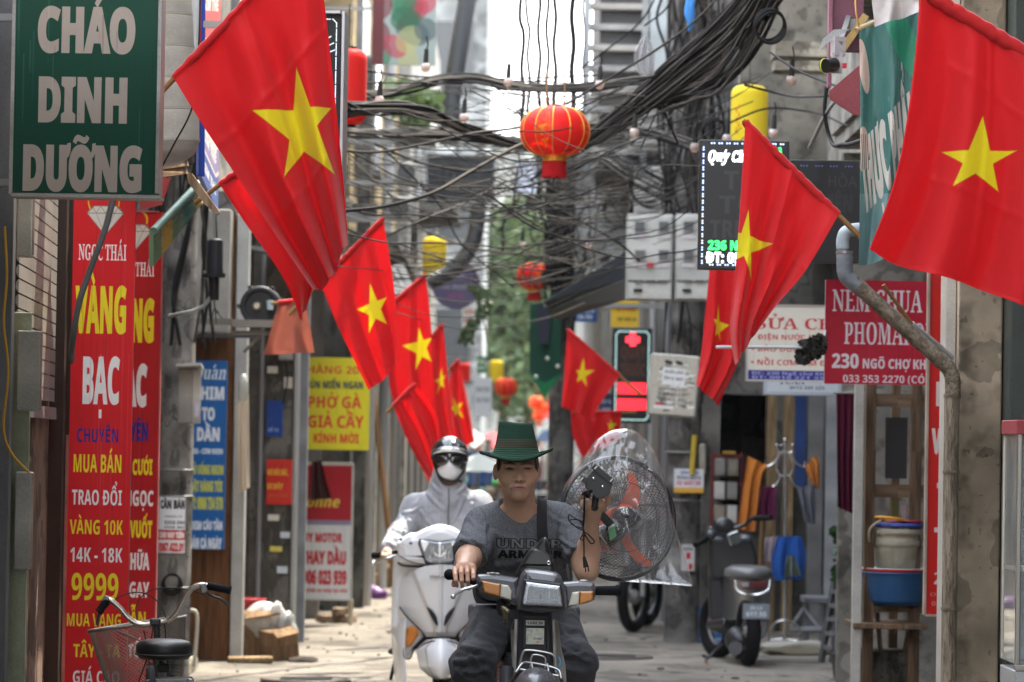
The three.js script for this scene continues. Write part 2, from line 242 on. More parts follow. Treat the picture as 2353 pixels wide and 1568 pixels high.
// ---- left house with piers, open dark shop fronts and tin canopy
{
  const t = thing('pier_house', 'narrow grey house with concrete piers and dark open shop fronts', 'building');
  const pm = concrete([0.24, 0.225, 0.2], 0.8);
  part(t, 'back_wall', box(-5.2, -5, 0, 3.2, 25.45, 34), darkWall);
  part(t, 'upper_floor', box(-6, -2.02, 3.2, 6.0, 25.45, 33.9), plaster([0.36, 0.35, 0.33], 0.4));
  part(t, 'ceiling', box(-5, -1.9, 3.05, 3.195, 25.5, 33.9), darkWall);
  const pier = (x0, x1, d0, d1, m = pm, y1 = 3.04) => part(t, 'pier', box(x0, x1, 0, y1, d0, d1, 0.01), m);
  pier(-2.6, -1.89, 25.52, 25.8, wood([0.20, 0.105, 0.055], 2)); pier(-1.885, -1.80, 25.5, 25.66, painted([0.5, 0.5, 0.48]));
  pier(-1.95, -1.63, 28, 28.5, pm); pier(-1.625, -1.52, 28.05, 28.2, painted([0.24, 0.25, 0.27]));
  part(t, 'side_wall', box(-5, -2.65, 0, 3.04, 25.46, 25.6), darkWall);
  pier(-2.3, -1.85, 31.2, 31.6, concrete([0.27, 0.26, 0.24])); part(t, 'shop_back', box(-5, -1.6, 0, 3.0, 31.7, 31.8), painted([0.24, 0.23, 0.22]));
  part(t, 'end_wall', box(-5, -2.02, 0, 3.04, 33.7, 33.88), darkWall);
  pier(-1.7, -1.42, 33.4, 33.8, concrete([0.2, 0.19, 0.17], 1));
  for (const [d0, d1] of [[26.4, 28], [29.2, 30.8], [31.8, 33.2]]) windowOn(t, -2.02, -1, d0, d1, 4.2, 5.7);
  // tin canopy on steel brackets
  const cn = part(t, 'canopy', board([[560, 560, 26.2], [760, 625, 33], [905, 640, 33], [640, 575, 26.2]].map((c) => c), 0.03), painted([0.18, 0.19, 0.2], { metalness: 0.3 }));
  for (const d of [27, 29, 31]) part(t, 'bracket', [bar(V(-2.02, 3.6, -d), V(-1.25, 3.35, -d), 0.04, 0.04), bar(V(-2.02, 3.1, -d), V(-1.5, 3.4, -d), 0.03, 0.03)], dullMetal);
  // white cabinet and electrical boxes fixed under the canopy
  part(t, 'white_cabinet', slab(418, 480, 528, 765, 25.3, 0.25, 0, 0.01), painted([0.42, 0.4, 0.36]));
  part(t, 'cabinet_rail', slab(400, 768, 600, 776, 25.2, 0.05), painted([0.05, 0.05, 0.05]));
  part(t, 'tube_light', slab(541, 562, 562, 700, 25.6, 0.04, 0, 0.015), painted([0.5, 0.5, 0.47]));
}
// ---- ochre house further on, left
{
  const t = thing('ochre_house', 'ochre plastered house with grey pilasters catching the sun', 'building');
  part(t, 'wall', box(-6, -1.5, 0, 6.6, 34.05, 48), plaster([0.42, 0.33, 0.2], 0.4));
  for (const [d, m] of [[34.2, creamWall], [35.6, greyWall], [37.4, paleWall], [39, darkWall], [41, creamWall], [43, paleWall], [45.5, greyWall]]) part(t, 'pilaster', box(-1.497, -1.34, 0, 3.2, d, d + 0.45), m);
  for (const d of [36.3, 39.8, 42]) part(t, 'door', box(-1.497, -1.45, 0, 2.2, d, d + 0.95), painted([0.2, 0.14, 0.1]));
  part(t, 'downpipe', cyl(V(-1.3, 0, -38.6), V(-1.3, 6, -38.6), 0.05), painted([0.5, 0.52, 0.54]));
  part(t, 'ledge', box(-1.497, -1.05, 3.3, 3.42, 34.1, 47.8), greyWall);
  for (const d of [35, 38.5, 42.5]) windowOn(t, -1.5, -1, d, d + 1.6, 4.3, 5.8);
}
{
  const t = thing('balcony_house', 'grey house with planted balcony above the tangled cables', 'building');
  part(t, 'wall', box(-7, -1.35, 0, 8.2, 48.05, 66), plaster([0.45, 0.45, 0.44], 0.3));
  part(t, 'balcony_slab', box(-1.345, -0.75, 4.55, 4.7, 49, 53), greyWall);
  for (let i = 0; i < 9; i++) part(t, 'baluster', cyl(V(-0.78, 4.7, -49.1 - i * 0.48), V(-0.78, 5.5, -49.1 - i * 0.48), 0.02, 0.02, 6), greyPaint);
  part(t, 'rail', bar(V(-0.78, 5.52, -49), V(-0.78, 5.52, -53), 0.05, 0.05), greyPaint);
  for (const d of [50, 54, 58, 62]) windowOn(t, -1.35, -1, d, d + 1.6, 4.8, 6.4);
  for (const d of [49, 52.5, 56, 60]) part(t, 'door', box(-1.345, -1.3, 0, 2.3, d, d + 1.4), painted([0.2, 0.19, 0.18]));
}
{
  const t = thing('white_block', 'tall pale block closing the left side of the sky gap', 'building');
  part(t, 'wall', box(-9, -0.62, 0, 12.5, 78, 96), plaster([0.42, 0.45, 0.47], 0.25));
  for (let k = 0; k < 3; k++) for (let j = 0; j < 2; j++) part(t, 'window', box(-1.9 - j * 1.7, -0.9 - j * 1.7, 2.8 + k * 3, 4.3 + k * 3, 77.94, 77.995), glassDark);
}
// ---- right side
{
  const t = thing('column_house', 'tan plastered corner column of the near right house', 'building');
  part(t, 'column', box(1.845, 2.03, 0, 3.95, 15.5, 15.9, 0.012), tanWall);
  part(t, 'edge_strip', box(1.80, 1.842, 0, 3.95, 15.55, 15.75, 0.004), painted([0.55, 0.5, 0.43]));
  part(t, 'wall', box(2.2, 6, 0, 3.95, 11, 16), darkWall); part(t, 'shop_back_wall', box(4.6, 4.8, 0, 3.4, 16.01, 23.9), plaster([0.3, 0.29, 0.27])); part(t, 'shop_ceiling', box(2.05, 4.8, 3.42, 3.5, 16.01, 23.9), plaster([0.35, 0.34, 0.32])); part(t, 'shop_end_wall', box(2.1, 4.8, 0, 3.4, 23.91, 24.03), plaster([0.3, 0.29, 0.27])); part(t, 'lintel', box(2.02, 2.2, 3.51, 3.95, 16.01, 24), plaster([0.32, 0.31, 0.29]));
  part(t, 'dark_frame', box(2.035, 2.19, 0, 3.95, 15.3, 15.6, 0.01), painted([0.06, 0.07, 0.06]));
  part(t, 'upper_floor', box(1.85, 6, 3.96, 15, 9.5, 20.6), plaster([0.32, 0.31, 0.29], 0.4)); part(t, 'lower_wing', box(1.86, 6, 3.96, 13.5, 20.61, 22.2), plaster([0.34, 0.33, 0.3], 0.4));
  for (const d of [16.5, 19, 21.5]) windowOn(t, 1.85, 1, d, d + 1.5, 4.8, 6.2);
}
{
  const t = thing('yard_house', 'grey house behind the small yard where the scooter is parked', 'building');
  const bw = concrete([0.2, 0.19, 0.175], 0.6);
  for (const [x0, x1, y0, y1] of [[1.42, 1.745, 0, 3.3], [2.14, 6, 0, 3.3], [1.746, 2.139, 0, 0.93], [1.746, 2.139, 1.95, 3.3]]) part(t, 'back_wall', box(x0, x1, y0, y1, 31.2, 31.5), bw);
  part(t, 'side_wall', box(2.9, 3.1, 0, 3.3, 24.05, 31.15), darkWall);
  part(t, 'upper_floor', box(2.25, 6, 3.3, 8.8, 24.05, 31.5), plaster([0.4, 0.39, 0.37], 0.35));
  part(t, 'room_side', box(3.1, 3.2, 0, 3.3, 31.51, 33.6), bw); part(t, 'room_shelf', box(1.75, 3.0, 1.2, 1.24, 32.6, 33.2), wood([0.3, 0.22, 0.14]));
  part(t, 'wooden_post', [slab(1760, 905, 1782, 1470, 30.9, 0.1), slab(1798, 905, 1822, 1470, 30.85, 0.1)], wood([0.36, 0.29, 0.19], 2));
  part(t, 'blue_panel', slab(1828, 910, 1852, 1120, 30.8, 0.03), painted([0.02, 0.06, 0.22]));
  part(t, 'grey_panel', slab(1855, 905, 1890, 1480, 30.75, 0.05), painted([0.22, 0.22, 0.22]));
  part(t, 'white_panel', slab(1897, 905, 1925, 1370, 30.6, 0.05), painted([0.42, 0.44, 0.46]));
  part(t, 'board_panel', slab(1926, 905, 1975, 1500, 30.7, 0.05), painted([0.22, 0.2, 0.19]));
  part(t, 'red_shelf_frame', [slab(1632, 1040, 1640, 1330, 30.6, 0.05), slab(1700, 1040, 1706, 1330, 30.6, 0.05), ...[1045, 1110, 1180, 1245, 1300].map((y) => slab(1632, y, 1706, y + 7, 30.58, 0.05))], painted([0.2, 0.035, 0.035]));
  for (let i = 0; i < 5; i++) for (let j = 0; j < 2; j++) part(t, 'stacked_block', slab(1642 + j * 29 + rnd(3), 1054 + i * 54, 1668 + j * 29 - rnd(3), 1094 + i * 54, 30.5, 0.25, 0, 0.01), [greyWall, whitePaint, concrete([0.35, 0.31, 0.26])][(i + j * 2) % 3]);
  part(t, 'yellow_plank', slab(1663, 1037, 1690, 1043, 30.45, 0.1), painted([0.5, 0.33, 0.06]));
}
{
  const t = thing('slatted_house', 'grey house with slatted steel screen above the meter boxes', 'building');
  const hw2 = concrete([0.27, 0.26, 0.25], 0.35); part(t, 'wall', box(1.36, 1.6, 0, 6.6, 31.55, 47), hw2); part(t, 'wall', box(1.601, 6, 0, 6.6, 33.62, 47), hw2); part(t, 'wall', box(1.601, 6, 3.2, 6.6, 31.55, 33.61), hw2);
  // projecting balcony with slats
  const bx = part(t, 'balcony_box', box(0.8, 1.355, 4.2, 6.4, 36.1, 39.5), painted([0.13, 0.13, 0.135]));
  for (let i = 0; i < 11; i++) part(bx, 'slat', box(0.66, 1.34, 4.3 + i * 0.2, 4.36 + i * 0.2, 35.95, 36.05, 0.008), i % 2 ? painted([0.5, 0.47, 0.43]) : painted([0.42, 0.41, 0.4]));
  part(bx, 'post', [box(0.64, 0.7, 4.1, 6.5, 35.86, 35.94), box(1.2, 1.26, 4.1, 6.5, 35.86, 35.94)], painted([0.38, 0.4, 0.41]));
  part(t, 'white_panel', slab(1495, -60, 1592, 158, 34, 0.06), painted([0.55, 0.6, 0.62]));
  part(t, 'grey_box', slab(1540, 120, 1625, 330, 33.5, 0.3), painted([0.2, 0.2, 0.2]));
  part(t, 'upper_panel', slab(1600, -40, 1780, 345, 32.2, 0.2), plaster([0.3, 0.3, 0.295], 0.5));
  part(t, 'lower_panel', slab(1520, 360, 1640, 500, 32, 0.2), plaster([0.46, 0.46, 0.45], 0.5));
  part(t, 'pale_panel', slab(1300, 330, 1455, 560, 38, 0.1), plaster([0.44, 0.46, 0.48], 0.5));
  part(t, 'cornice', [slab(1780, 95, 1990, 130, 26, 0.4), slab(1780, 140, 1985, 162, 25.8, 0.3)], plaster([0.38, 0.35, 0.3], 0.6));
  part(t, 'upper_wall', slab(1700, -80, 2010, 420, 27, 0.2), plaster([0.27, 0.255, 0.23], 0.5));
  for (const d of [33, 36.5, 40, 43]) part(t, 'door', box(1.3, 1.357, 0, 2.3, d, d + 1.6), painted([0.2, 0.19, 0.18]));
}
{
  const t = thing('far_house', 'hazy grey house on the far right of the alley', 'building');
  part(t, 'wall', box(1.25, 7, 0, 7.5, 47.05, 74), plaster([0.4, 0.41, 0.41], 0.3));
  for (const d of [48, 53, 58, 63]) { windowOn(t, 1.25, 1, d, d + 1.8, 4, 5.6); part(t, 'door', box(1.2, 1.247, 0, 2.3, d, d + 1.8), painted([0.2, 0.2, 0.19])); }
  part(t, 'balcony', box(0.75, 1.24, 3.9, 4.8, 52, 58), greyWall);
}
{
  const t = thing('end_house', 'pale white house closing the far end of the alley', 'building');
  part(t, 'wall', box(-4, 3.2, 0, 10.5, 112, 118), plaster([0.5, 0.52, 0.5], 0.25));
  for (let k = 0; k < 3; k++) for (const x of [-1.6, 0.05, 1.6]) part(t, 'window', box(x, x + 0.75, 2.4 + k * 2.9, 4.2 + k * 2.9, 111.94, 111.995), painted([0.3, 0.33, 0.42]));
}
// ---------------------------------------------------------------- flags
const flagRed = [0.62, 0.012, 0.014];
function starPts(t) { // five tips in order -> ten outline points
  const hit = (a, b, c, e) => { const d = (a[0] - b[0]) * (c[1] - e[1]) - (a[1] - b[1]) * (c[0] - e[0]), p = a[0] * b[1] - a[1] * b[0], q = c[0] * e[1] - c[1] * e[0]; return [(p * (c[0] - e[0]) - (a[0] - b[0]) * q) / d, (p * (c[1] - e[1]) - (a[1] - b[1]) * q) / d]; };
  const out = []; for (let i = 0; i < 5; i++) { out.push(t[i]); out.push(hit(t[i], t[(i + 2) % 5], t[(i + 1) % 5], t[(i + 4) % 5])); } return out;
}
function along(pl) { const L = [0]; for (let i = 1; i < pl.length; i++) L.push(L[i - 1] + Math.hypot(pl[i][0] - pl[i - 1][0], pl[i][1] - pl[i - 1][1])); return (t) => { const s = t * L[L.length - 1]; let i = 1; while (i < pl.length - 1 && L[i] < s) i++; const f = (s - L[i - 1]) / (L[i] - L[i - 1] || 1); return [pl[i - 1][0] + f * (pl[i][0] - pl[i - 1][0]), pl[i - 1][1] + f * (pl[i][1] - pl[i - 1][1])]; }; }
// cloth hanging from a pole: pole A-B, outer edge B-C, bottom D-C, inner edge A-D (picture units at depth d)
function cloth(o) {
  const n = o.n ?? 56, sm = (pl) => { if (pl.length < 3) return along(pl); const c = new THREE.SplineCurve(pl.map((p) => new THREE.Vector2(...p))); return (t) => { const p = c.getPoint(t); return [p.x, p.y]; }; };
  const AB = o.ab ? sm([o.A, ...o.ab, o.B]) : along([o.A, o.B]), BC = sm([o.B, ...(o.bc ?? []), o.C]), DC = sm([o.D, ...(o.dc ?? []), o.C]), AD = sm([o.A, ...(o.ad ?? []), o.D]), pos = [], uv = [], idx = [], qs = [];
  for (let j = 0; j <= n; j++) for (let i = 0; i <= n; i++) {
    const u = i / n, v = j / n, p = [0, 1].map((k) => (1 - v) * AB(u)[k] + v * DC(u)[k] + (1 - u) * AD(v)[k] + u * BC(v)[k] - ((1 - u) * (1 - v) * o.A[k] + u * (1 - v) * o.B[k] + u * v * o.C[k] + (1 - u) * v * o.D[k]));
    qs.push([p, u, v]);
  }
  const xs = qs.map((q) => q[0][0]), ys = qs.map((q) => q[0][1]), x0 = Math.min(...xs), x1 = Math.max(...xs), y0 = Math.min(...ys), y1 = Math.max(...ys);
  for (const [p, u, v] of qs) {
    const g = 0.12 + 0.88 * Math.pow(v, 0.8), ph = o.ph ?? 0, k = o.k ?? 2.5;
    let z = (o.amp ?? 0.05) * g * 1.15 * (Math.sin(6.283 * (k * u + ph + 0.25 * Math.sin(2.2 * v + ph))) + 0.28 * Math.sin(6.283 * (k * 1.9 * u - 0.6 * v + ph * 2)) * Math.sin(3 * v + ph * 9));
    z += (o.amp ?? 0.05) * 0.5 * (fbm(u * 0.35 + ph, v * 0.25 + 0.1, 4, 8) - 0.5) * 2;
    z += (o.crease ?? 0.006) * (Math.abs(((u * 2.02 + 0.5) % 1) - 0.5) < 0.05 ? 1 - Math.abs(((u * 2.02 + 0.5) % 1) - 0.5) / 0.05 : 0) + (o.crease ?? 0.006) * (Math.abs(((v * 3.02 + 0.5) % 1) - 0.5) < 0.05 ? 1 - Math.abs(((v * 3.02 + 0.5) % 1) - 0.5) / 0.05 : 0);
    const w = Q(p[0], p[1], o.d); w.z += z + (o.lean ?? 0) * v; pos.push(w.x, w.y, w.z); uv.push((p[0] - x0) / (x1 - x0), 1 - (p[1] - y0) / (y1 - y0));
  }
  for (let j = 0; j < n; j++) for (let i = 0; i < n; i++) { const a = j * (n + 1) + i; idx.push(a, a + n + 1, a + 1, a + 1, a + n + 1, a + n + 2); }
  const g = new THREE.BufferGeometry(); g.setAttribute('position', new THREE.Float32BufferAttribute(pos, 3)); g.setAttribute('uv', new THREE.Float32BufferAttribute(uv, 2)); g.setIndex(idx); g.computeVertexNormals();
  return { g, x0, x1, y0, y1 };
}
const satin = { roughness: 0.92, specularIntensity: 0.5, transmission: 0.38, clearcoat: 0.15, clearcoatRoughness: 0.45, sheen: 0.1, sheenColor: new THREE.Color(1, 0.45, 0.4), sheenRoughness: 0.4, bumpMap: rep(weaveTex, 8), bumpScale: 0.0004, side: THREE.DoubleSide };
const poleMat = wood([0.42, 0.26, 0.12], 3);
function flag(o) {
  const t = thing(o.name ?? 'national_flag', o.label, 'flag', o.group), c = cloth(o), sz = o.tex ?? 512, w = c.x1 - c.x0, h = c.y1 - c.y0;
  const tex = canv(sz, Math.round(sz * Math.min(2, h / w)), (g, W, H) => {
    const X = (p) => (p[0] - c.x0) / w * W, Y = (p) => (p[1] - c.y0) / h * H;
    fillc(g, o.color ?? '#cb0e15', 0, 0, W, H);
    if (o.star) { const s = starPts(o.star); g.beginPath(); s.forEach((p, i) => (i ? g.lineTo(X(p), Y(p)) : g.moveTo(X(p), Y(p)))); g.closePath(); g.fillStyle = '#d9c514'; g.fill(); g.lineWidth = W / 260; g.strokeStyle = '#a98f0c'; g.setLineDash([W / 50, W / 90]); g.stroke(); g.setLineDash([]); }
  });
  part(t, 'cloth', c.g, M(0xffffff, { map: tex, ...satin }));
  const P = (u) => [o.A[0] + (o.B[0] - o.A[0]) * u, o.A[1] + (o.B[1] - o.A[1]) * u], r = o.r ?? 0.011;
  part(t, 'pole', cyl(Q(...P(-(o.ext ?? 0.3)), o.d + (o.back ?? 0)), Q(...P(1.02), o.d), r, r * 0.8, 8), poleMat);
  part(t, 'sleeve', tube(Array.from({ length: 25 }, (_, i) => { const p = Q(...P(i / 24), o.d + 0.002); p.y += 0.003 * Math.sin(i * 2.7); return p; }), r * 1.45, 8, 96), M(flagRed, { ...satin, bumpMap: null }));
  return t;
}
const FG = 'red flags with a yellow star hung along the alley';
flag({ label: 'large red satin flag with yellow star beside the green letter sign', d: 13.8, A: [400, 180], B: [718, -158], bc: [[744, 0], [766, 200], [786, 400]], C: [797, 560], D: [722, 668], dc: [[752, 655], [778, 605]], ad: [[472, 296], [562, 432], [642, 552]], star: [[682, 157], [760, 247], [770, 403], [655, 410], [580, 255]], k: 2.4, amp: 0.075, ph: 0.15, tex: 1024, n: 90, ext: 0.35, group: FG, crease: 0.01 });
flag({ label: 'plain looking red flag hanging behind the large satin flag', d: 17, A: [505, 425], B: [700, 280], bc: [[765, 450], [742, 600]], C: [706, 702], D: [689, 737], ad: [[560, 508], [640, 622], [676, 696]], k: 1.6, amp: 0.06, ph: 0.4, ext: 0.3, group: FG });
flag({ label: 'orange red flag with yellow star above the yellow noodle banner', d: 21, A: [735, 650], B: [880, 503], bc: [[903, 640], [914, 760]], C: [912, 832], D: [846, 896], dc: [[882, 872]], ad: [[770, 735], [806, 812]], star: [[850, 651], [888, 683], [889, 745], [847, 767], [819, 711]], k: 2.2, amp: 0.03, ph: 0.7, group: FG, ext: 0.5 });
flag({ label: 'crimson flag with yellow star in front of the round purple sign', d: 25, A: [908, 692], B: [978, 632], bc: [[990, 740], [996, 880]], C: [1000, 1005], D: [948, 1000], ad: [[893, 860], [912, 940]], star: [[962, 752], [992, 777], [992, 832], [954, 852], [924, 795]], k: 1.9, amp: 0.035, ph: 0.2, group: FG });
flag({ label: 'narrow folded red flag with half hidden yellow star', d: 28, A: [990, 778], B: [1018, 745], bc: [[1032, 880]], C: [1046, 1010], D: [1004, 1042], ad: [[988, 900]], star: [[1014, 845], [1024, 862], [1021, 892], [1004, 908], [999, 875]], k: 1.6, amp: 0.06, ph: 0.55, group: FG });
flag({ label: 'red flag with yellow star nearest the far white notice', d: 31, A: [1036, 847], B: [1054, 828], bc: [[1076, 925]], C: [1091, 1016], D: [1046, 1034], ad: [[1028, 950]], star: [[1041, 913], [1064, 925], [1066, 962], [1045, 958], [1034, 938]], k: 2, amp: 0.05, ph: 0.3, group: FG });
flag({ label: 'starless red flag hanging lowest above the masked scooter rider', d: 24.5, A: [903, 934], B: [955, 882], bc: [[1005, 960]], C: [1008, 1060], D: [986, 1109], ad: [[940, 1020]], k: 2, amp: 0.05, ph: 0.8, group: FG });
flag({ label: 'large red flag with yellow star hanging before the tan column', d: 12.6, A: [2440, 172], B: [2100, -32], bc: [[2110, 20], [2086, 250], [2052, 420]], C: [1995, 575], D: [2440, 742], dc: [[2353, 706], [2220, 652], [2085, 616]], ad: [[2442, 450]], star: [[2258, 267], [2337, 346], [2297, 440], [2187, 430], [2167, 348]], k: 2.8, amp: 0.04, ph: 0.35, tex: 1024, n: 90, r: 0.018, ext: 0.12, group: FG });
flag({ label: 'red flag with folded yellow star in front of the white lit board', d: 14.6, A: [1926, 494], B: [1712, 281], bc: [[1703, 430], [1692, 600], [1679, 745]], C: [1690, 839], D: [1735, 768], ad: [[1850, 622], [1782, 704]], star: [[1719, 483], [1776, 561], [1728, 643], [1684, 600], [1688, 532]], k: 2.3, amp: 0.06, ph: 0.1, tex: 1024, n: 80, ext: 0.35, group: FG });
flag({ label: 'red flag with creased star hanging below the white lit board', d: 19.5, A: [1725, 640], B: [1636, 560], bc: [[1614, 790]], C: [1599, 885], D: [1652, 932], ad: [[1712, 790]], star: [[1651, 700], [1677, 747], [1656, 784], [1643, 773], [1640, 733]], k: 1.7, amp: 0.06, ph: 0.6, group: FG });
flag({ label: 'small red flag with yellow star beside the green cross light board', d: 29, A: [1424, 864], B: [1304, 758], bc: [[1298, 850]], C: [1290, 935], D: [1365, 967], ad: [[1376, 934]], star: [[1341, 821], [1368, 851], [1348, 889], [1325, 879], [1323, 851]], k: 2, amp: 0.04, ph: 0.25, group: FG, ext: 0.4 });
flag({ label: 'red flag spread low behind the bagged fan', d: 31.5, A: [1428, 948], B: [1312, 948], bc: [[1316, 1000]], C: [1338, 1052], D: [1424, 1010], star: [[1404, 962], [1418, 974], [1412, 990], [1398, 990], [1394, 974]], k: 2, amp: 0.05, ph: 0.5, group: FG });
flag({ name: 'faded_banner', label: 'faded salmon cloth hanging under the rusty motor bracket', color: '#9c5645', d: 23, A: [640, 696], B: [700, 690], bc: [[712, 750]], C: [722, 810], D: [606, 816], ad: [[625, 750]], k: 1.5, amp: 0.03, ph: 0.2, crease: 0 });

// ---------------------------------------------------------------- lanterns
const goldMat = M([0.75, 0.42, 0.06], { metalness: 0.6, roughness: 0.35 }), lantRed = M([0.70, 0.025, 0.02], { roughness: 0.95, clearcoat: 0.2, clearcoatRoughness: 0.4, transmission: 0.35, bumpMap: rep(weaveTex, 6), bumpScale: 0.0005 }), lantYellow = M([0.75, 0.60, 0.03], { roughness: 0.95, clearcoat: 0.15, clearcoatRoughness: 0.4, transmission: 0.35 }), tassel = M([0.42, 0.012, 0.015], { roughness: 0.85 });
const flowerTex = canv(512, 256, (g, w, h) => { fillc(g, '#e0201c', 0, 0, w, h); g.strokeStyle = g.fillStyle = '#d98a1c'; for (let k = 0; k < 4; k++) { const cx = w * (k + 0.5) / 4; for (let i = 0; i < 26; i++) { const a = rnd(6.28), r = rnd(34), x = cx + r * Math.cos(a) * 0.8, y = h * 0.52 + r * Math.sin(a) * 1.5; g.beginPath(); g.ellipse(x, y, rnd(3, 9), rnd(2, 6), rnd(3), 0, 7); i % 3 ? g.stroke() : g.fill(); } g.beginPath(); for (let i = 0; i < 5; i++) { const x = cx + rnd(-30, 30); g.moveTo(cx, h * 0.85); g.quadraticCurveTo(x, h * 0.6, x * 0.5 + cx * 0.5, h * 0.2); } g.stroke(); } });
function roundLantern(x, y, w, h, d, label, rot = 0) {
  const t = thing('round_lantern', label, 'lantern', 'round red lanterns with gold ribs'), c = Q(x, y, d), R = w / 2 / S(d), H = h / 2 / S(d), prof = [];
  for (let i = 0; i <= 20; i++) { const a = -1.28 + 2.56 * i / 20; prof.push([R * Math.cos(a) ** 0.75, H * Math.sin(a) / 0.96]); }
  part(t, 'body', at(lathe(prof, 40).rotateY(rot), c), M(0xffffff, { map: flowerTex, roughness: 0.95, clearcoat: 0.25, clearcoatRoughness: 0.35, transmission: 0.3 }));
  for (let k = 0; k < 12; k++) part(t, 'rib', tube(prof.map(([r, yy]) => { const a = k / 12 * 6.283 + rot + 0.2; return V(c.x + (r + 0.002) * Math.cos(a), c.y + yy, c.z + (r + 0.002) * Math.sin(a)); }), 0.0035, 4, 20), goldMat);
  part(t, 'top_cap', cyl(c.clone().add(V(0, H * 0.93, 0)), c.clone().add(V(0, H * 1.06, 0)), R * 0.3, R * 0.28, 20), lantRed);
  part(t, 'collar', [0, 1, 2].map((k) => at(new THREE.TorusGeometry(R * 0.33, H * 0.05, 6, 24).rotateX(Math.PI / 2), c.clone().add(V(0, -H * (1.02 + k * 0.09), 0)))), goldMat);
  part(t, 'collar_band', cyl(c.clone().add(V(0, -H * 1.22, 0)), c.clone().add(V(0, -H * 0.95, 0)), R * 0.32, R * 0.32, 20), goldMat);
  part(t, 'tassel', Array.from({ length: 40 }, (_, k) => { const a = k / 40 * 6.283, r = R * 0.31; return cyl(V(c.x + r * Math.cos(a), c.y - H * 1.18, c.z + r * Math.sin(a)), V(c.x + r * 1.06 * Math.cos(a + 0.05), c.y - H * (1.85 + rnd(0.1)), c.z + r * 1.06 * Math.sin(a + 0.05)), R * 0.032, R * 0.03, 4); }), tassel);
  part(t, 'cord', [cyl(c.clone().add(V(-R * 0.25, H, 0)), c.clone().add(V(-R * 0.26, H + 90 / S(d), 0)), 0.004, 0.004, 5), cyl(c.clone().add(V(R * 0.27, H, 0)), c.clone().add(V(R * 0.26, H + 90 / S(d), 0)), 0.004, 0.004, 5)], M([0.3, 0.16, 0.08]));
  return t;
}
roundLantern(1275, 302, 160, 112, 20, 'round red lantern with gold flowers strung nearest the two riders', 0.4);
roundLantern(1228, 635, 86, 60, 38, 'round red lantern below the cable trunk', 1);
roundLantern(1163, 890, 54, 42, 58, 'small round red lantern beside the small yellow lantern', 0.2);
for (const [x, y, w] of [[1232, 925, 34], [1275, 922, 30], [1240, 955, 32], [1278, 958, 28], [1256, 940, 30]]) roundLantern(x, y, w, w * 0.8, 76, 'tiny round red lantern in the cluster below the green awning');
function tubeLantern(x, y, w, h, d, m, label, group) {
  const t = thing('paper_lantern', label, 'lantern', group), c = Q(x, y, d), R = w / 2 / S(d), H = h / 2 / S(d), prof = [], n = 44;
  for (let i = 0; i <= n; i++) { const v = -1 + 2 * i / n, e = Math.min(1, (1 - Math.abs(v)) / 0.3), r = R * (0.42 + 0.58 * Math.sqrt(1 - (1 - e) ** 2)) * (i % 2 ? 1 : 0.975); prof.push([r, H * v]); }
  part(t, 'body', at(lathe(prof, 32), c), m);
  part(t, 'rim', [H, -H].map((y2) => cyl(c.clone().add(V(0, y2 - 0.012, 0)), c.clone().add(V(0, y2 + 0.012, 0)), R * 0.43, R * 0.43, 20)), black);
  part(t, 'cord', cyl(c.clone().add(V(0, H, 0)), c.clone().add(V(0, H + 0.25, 0)), 0.003, 0.003, 5), black);
  return t;
}
const YG = 'tall yellow paper lanterns', tRed = tubeLantern(800, 200, 86, 176, 21, lantRed, 'tall red paper lantern half hidden behind the dotted black sign');
part(tRed, 'lantern_tassel', [cyl(Q(796, 290, 21), Q(795, 345, 21), 0.002, 0.002, 5), cyl(Q(795, 340, 21), Q(794, 378, 21), 0.006, 0.012, 6)], M([0.7, 0.5, 0.05]));
const tY = tubeLantern(1722, 270, 86, 150, 25, lantYellow, 'tall yellow paper lantern with red blossom twig above the lit board', YG);
part(tY, 'twig_print', Array.from({ length: 14 }, (_, i) => { const a = 2.3 + 0.12 * Math.sin(i * 1.3), c = Q(1722, 270, 25), r = 43.6 / S(25); return ball(V(c.x + r * Math.cos(a), c.y - 0.11 + i * 0.014, c.z + r * Math.sin(a)), 0.005, 1, 1.3, 0.4, 6); }), M([0.55, 0.02, 0.02]));
tubeLantern(998, 592, 56, 96, 38, lantYellow, 'tall yellow paper lantern by the corrugated black pipe', YG);
tubeLantern(1141, 854, 32, 52, 62, lantYellow, 'small yellow paper lantern above a small red one', YG);
tubeLantern(1068, 858, 26, 48, 50, lantRed, 'small red paper lantern beside the row of flags');
// ---------------------------------------------------------------- signs
const FS = 'bold 200px sans-serif', FR = '200px sans-serif', FB = 'bold 200px serif', FI = 'italic bold 200px serif';
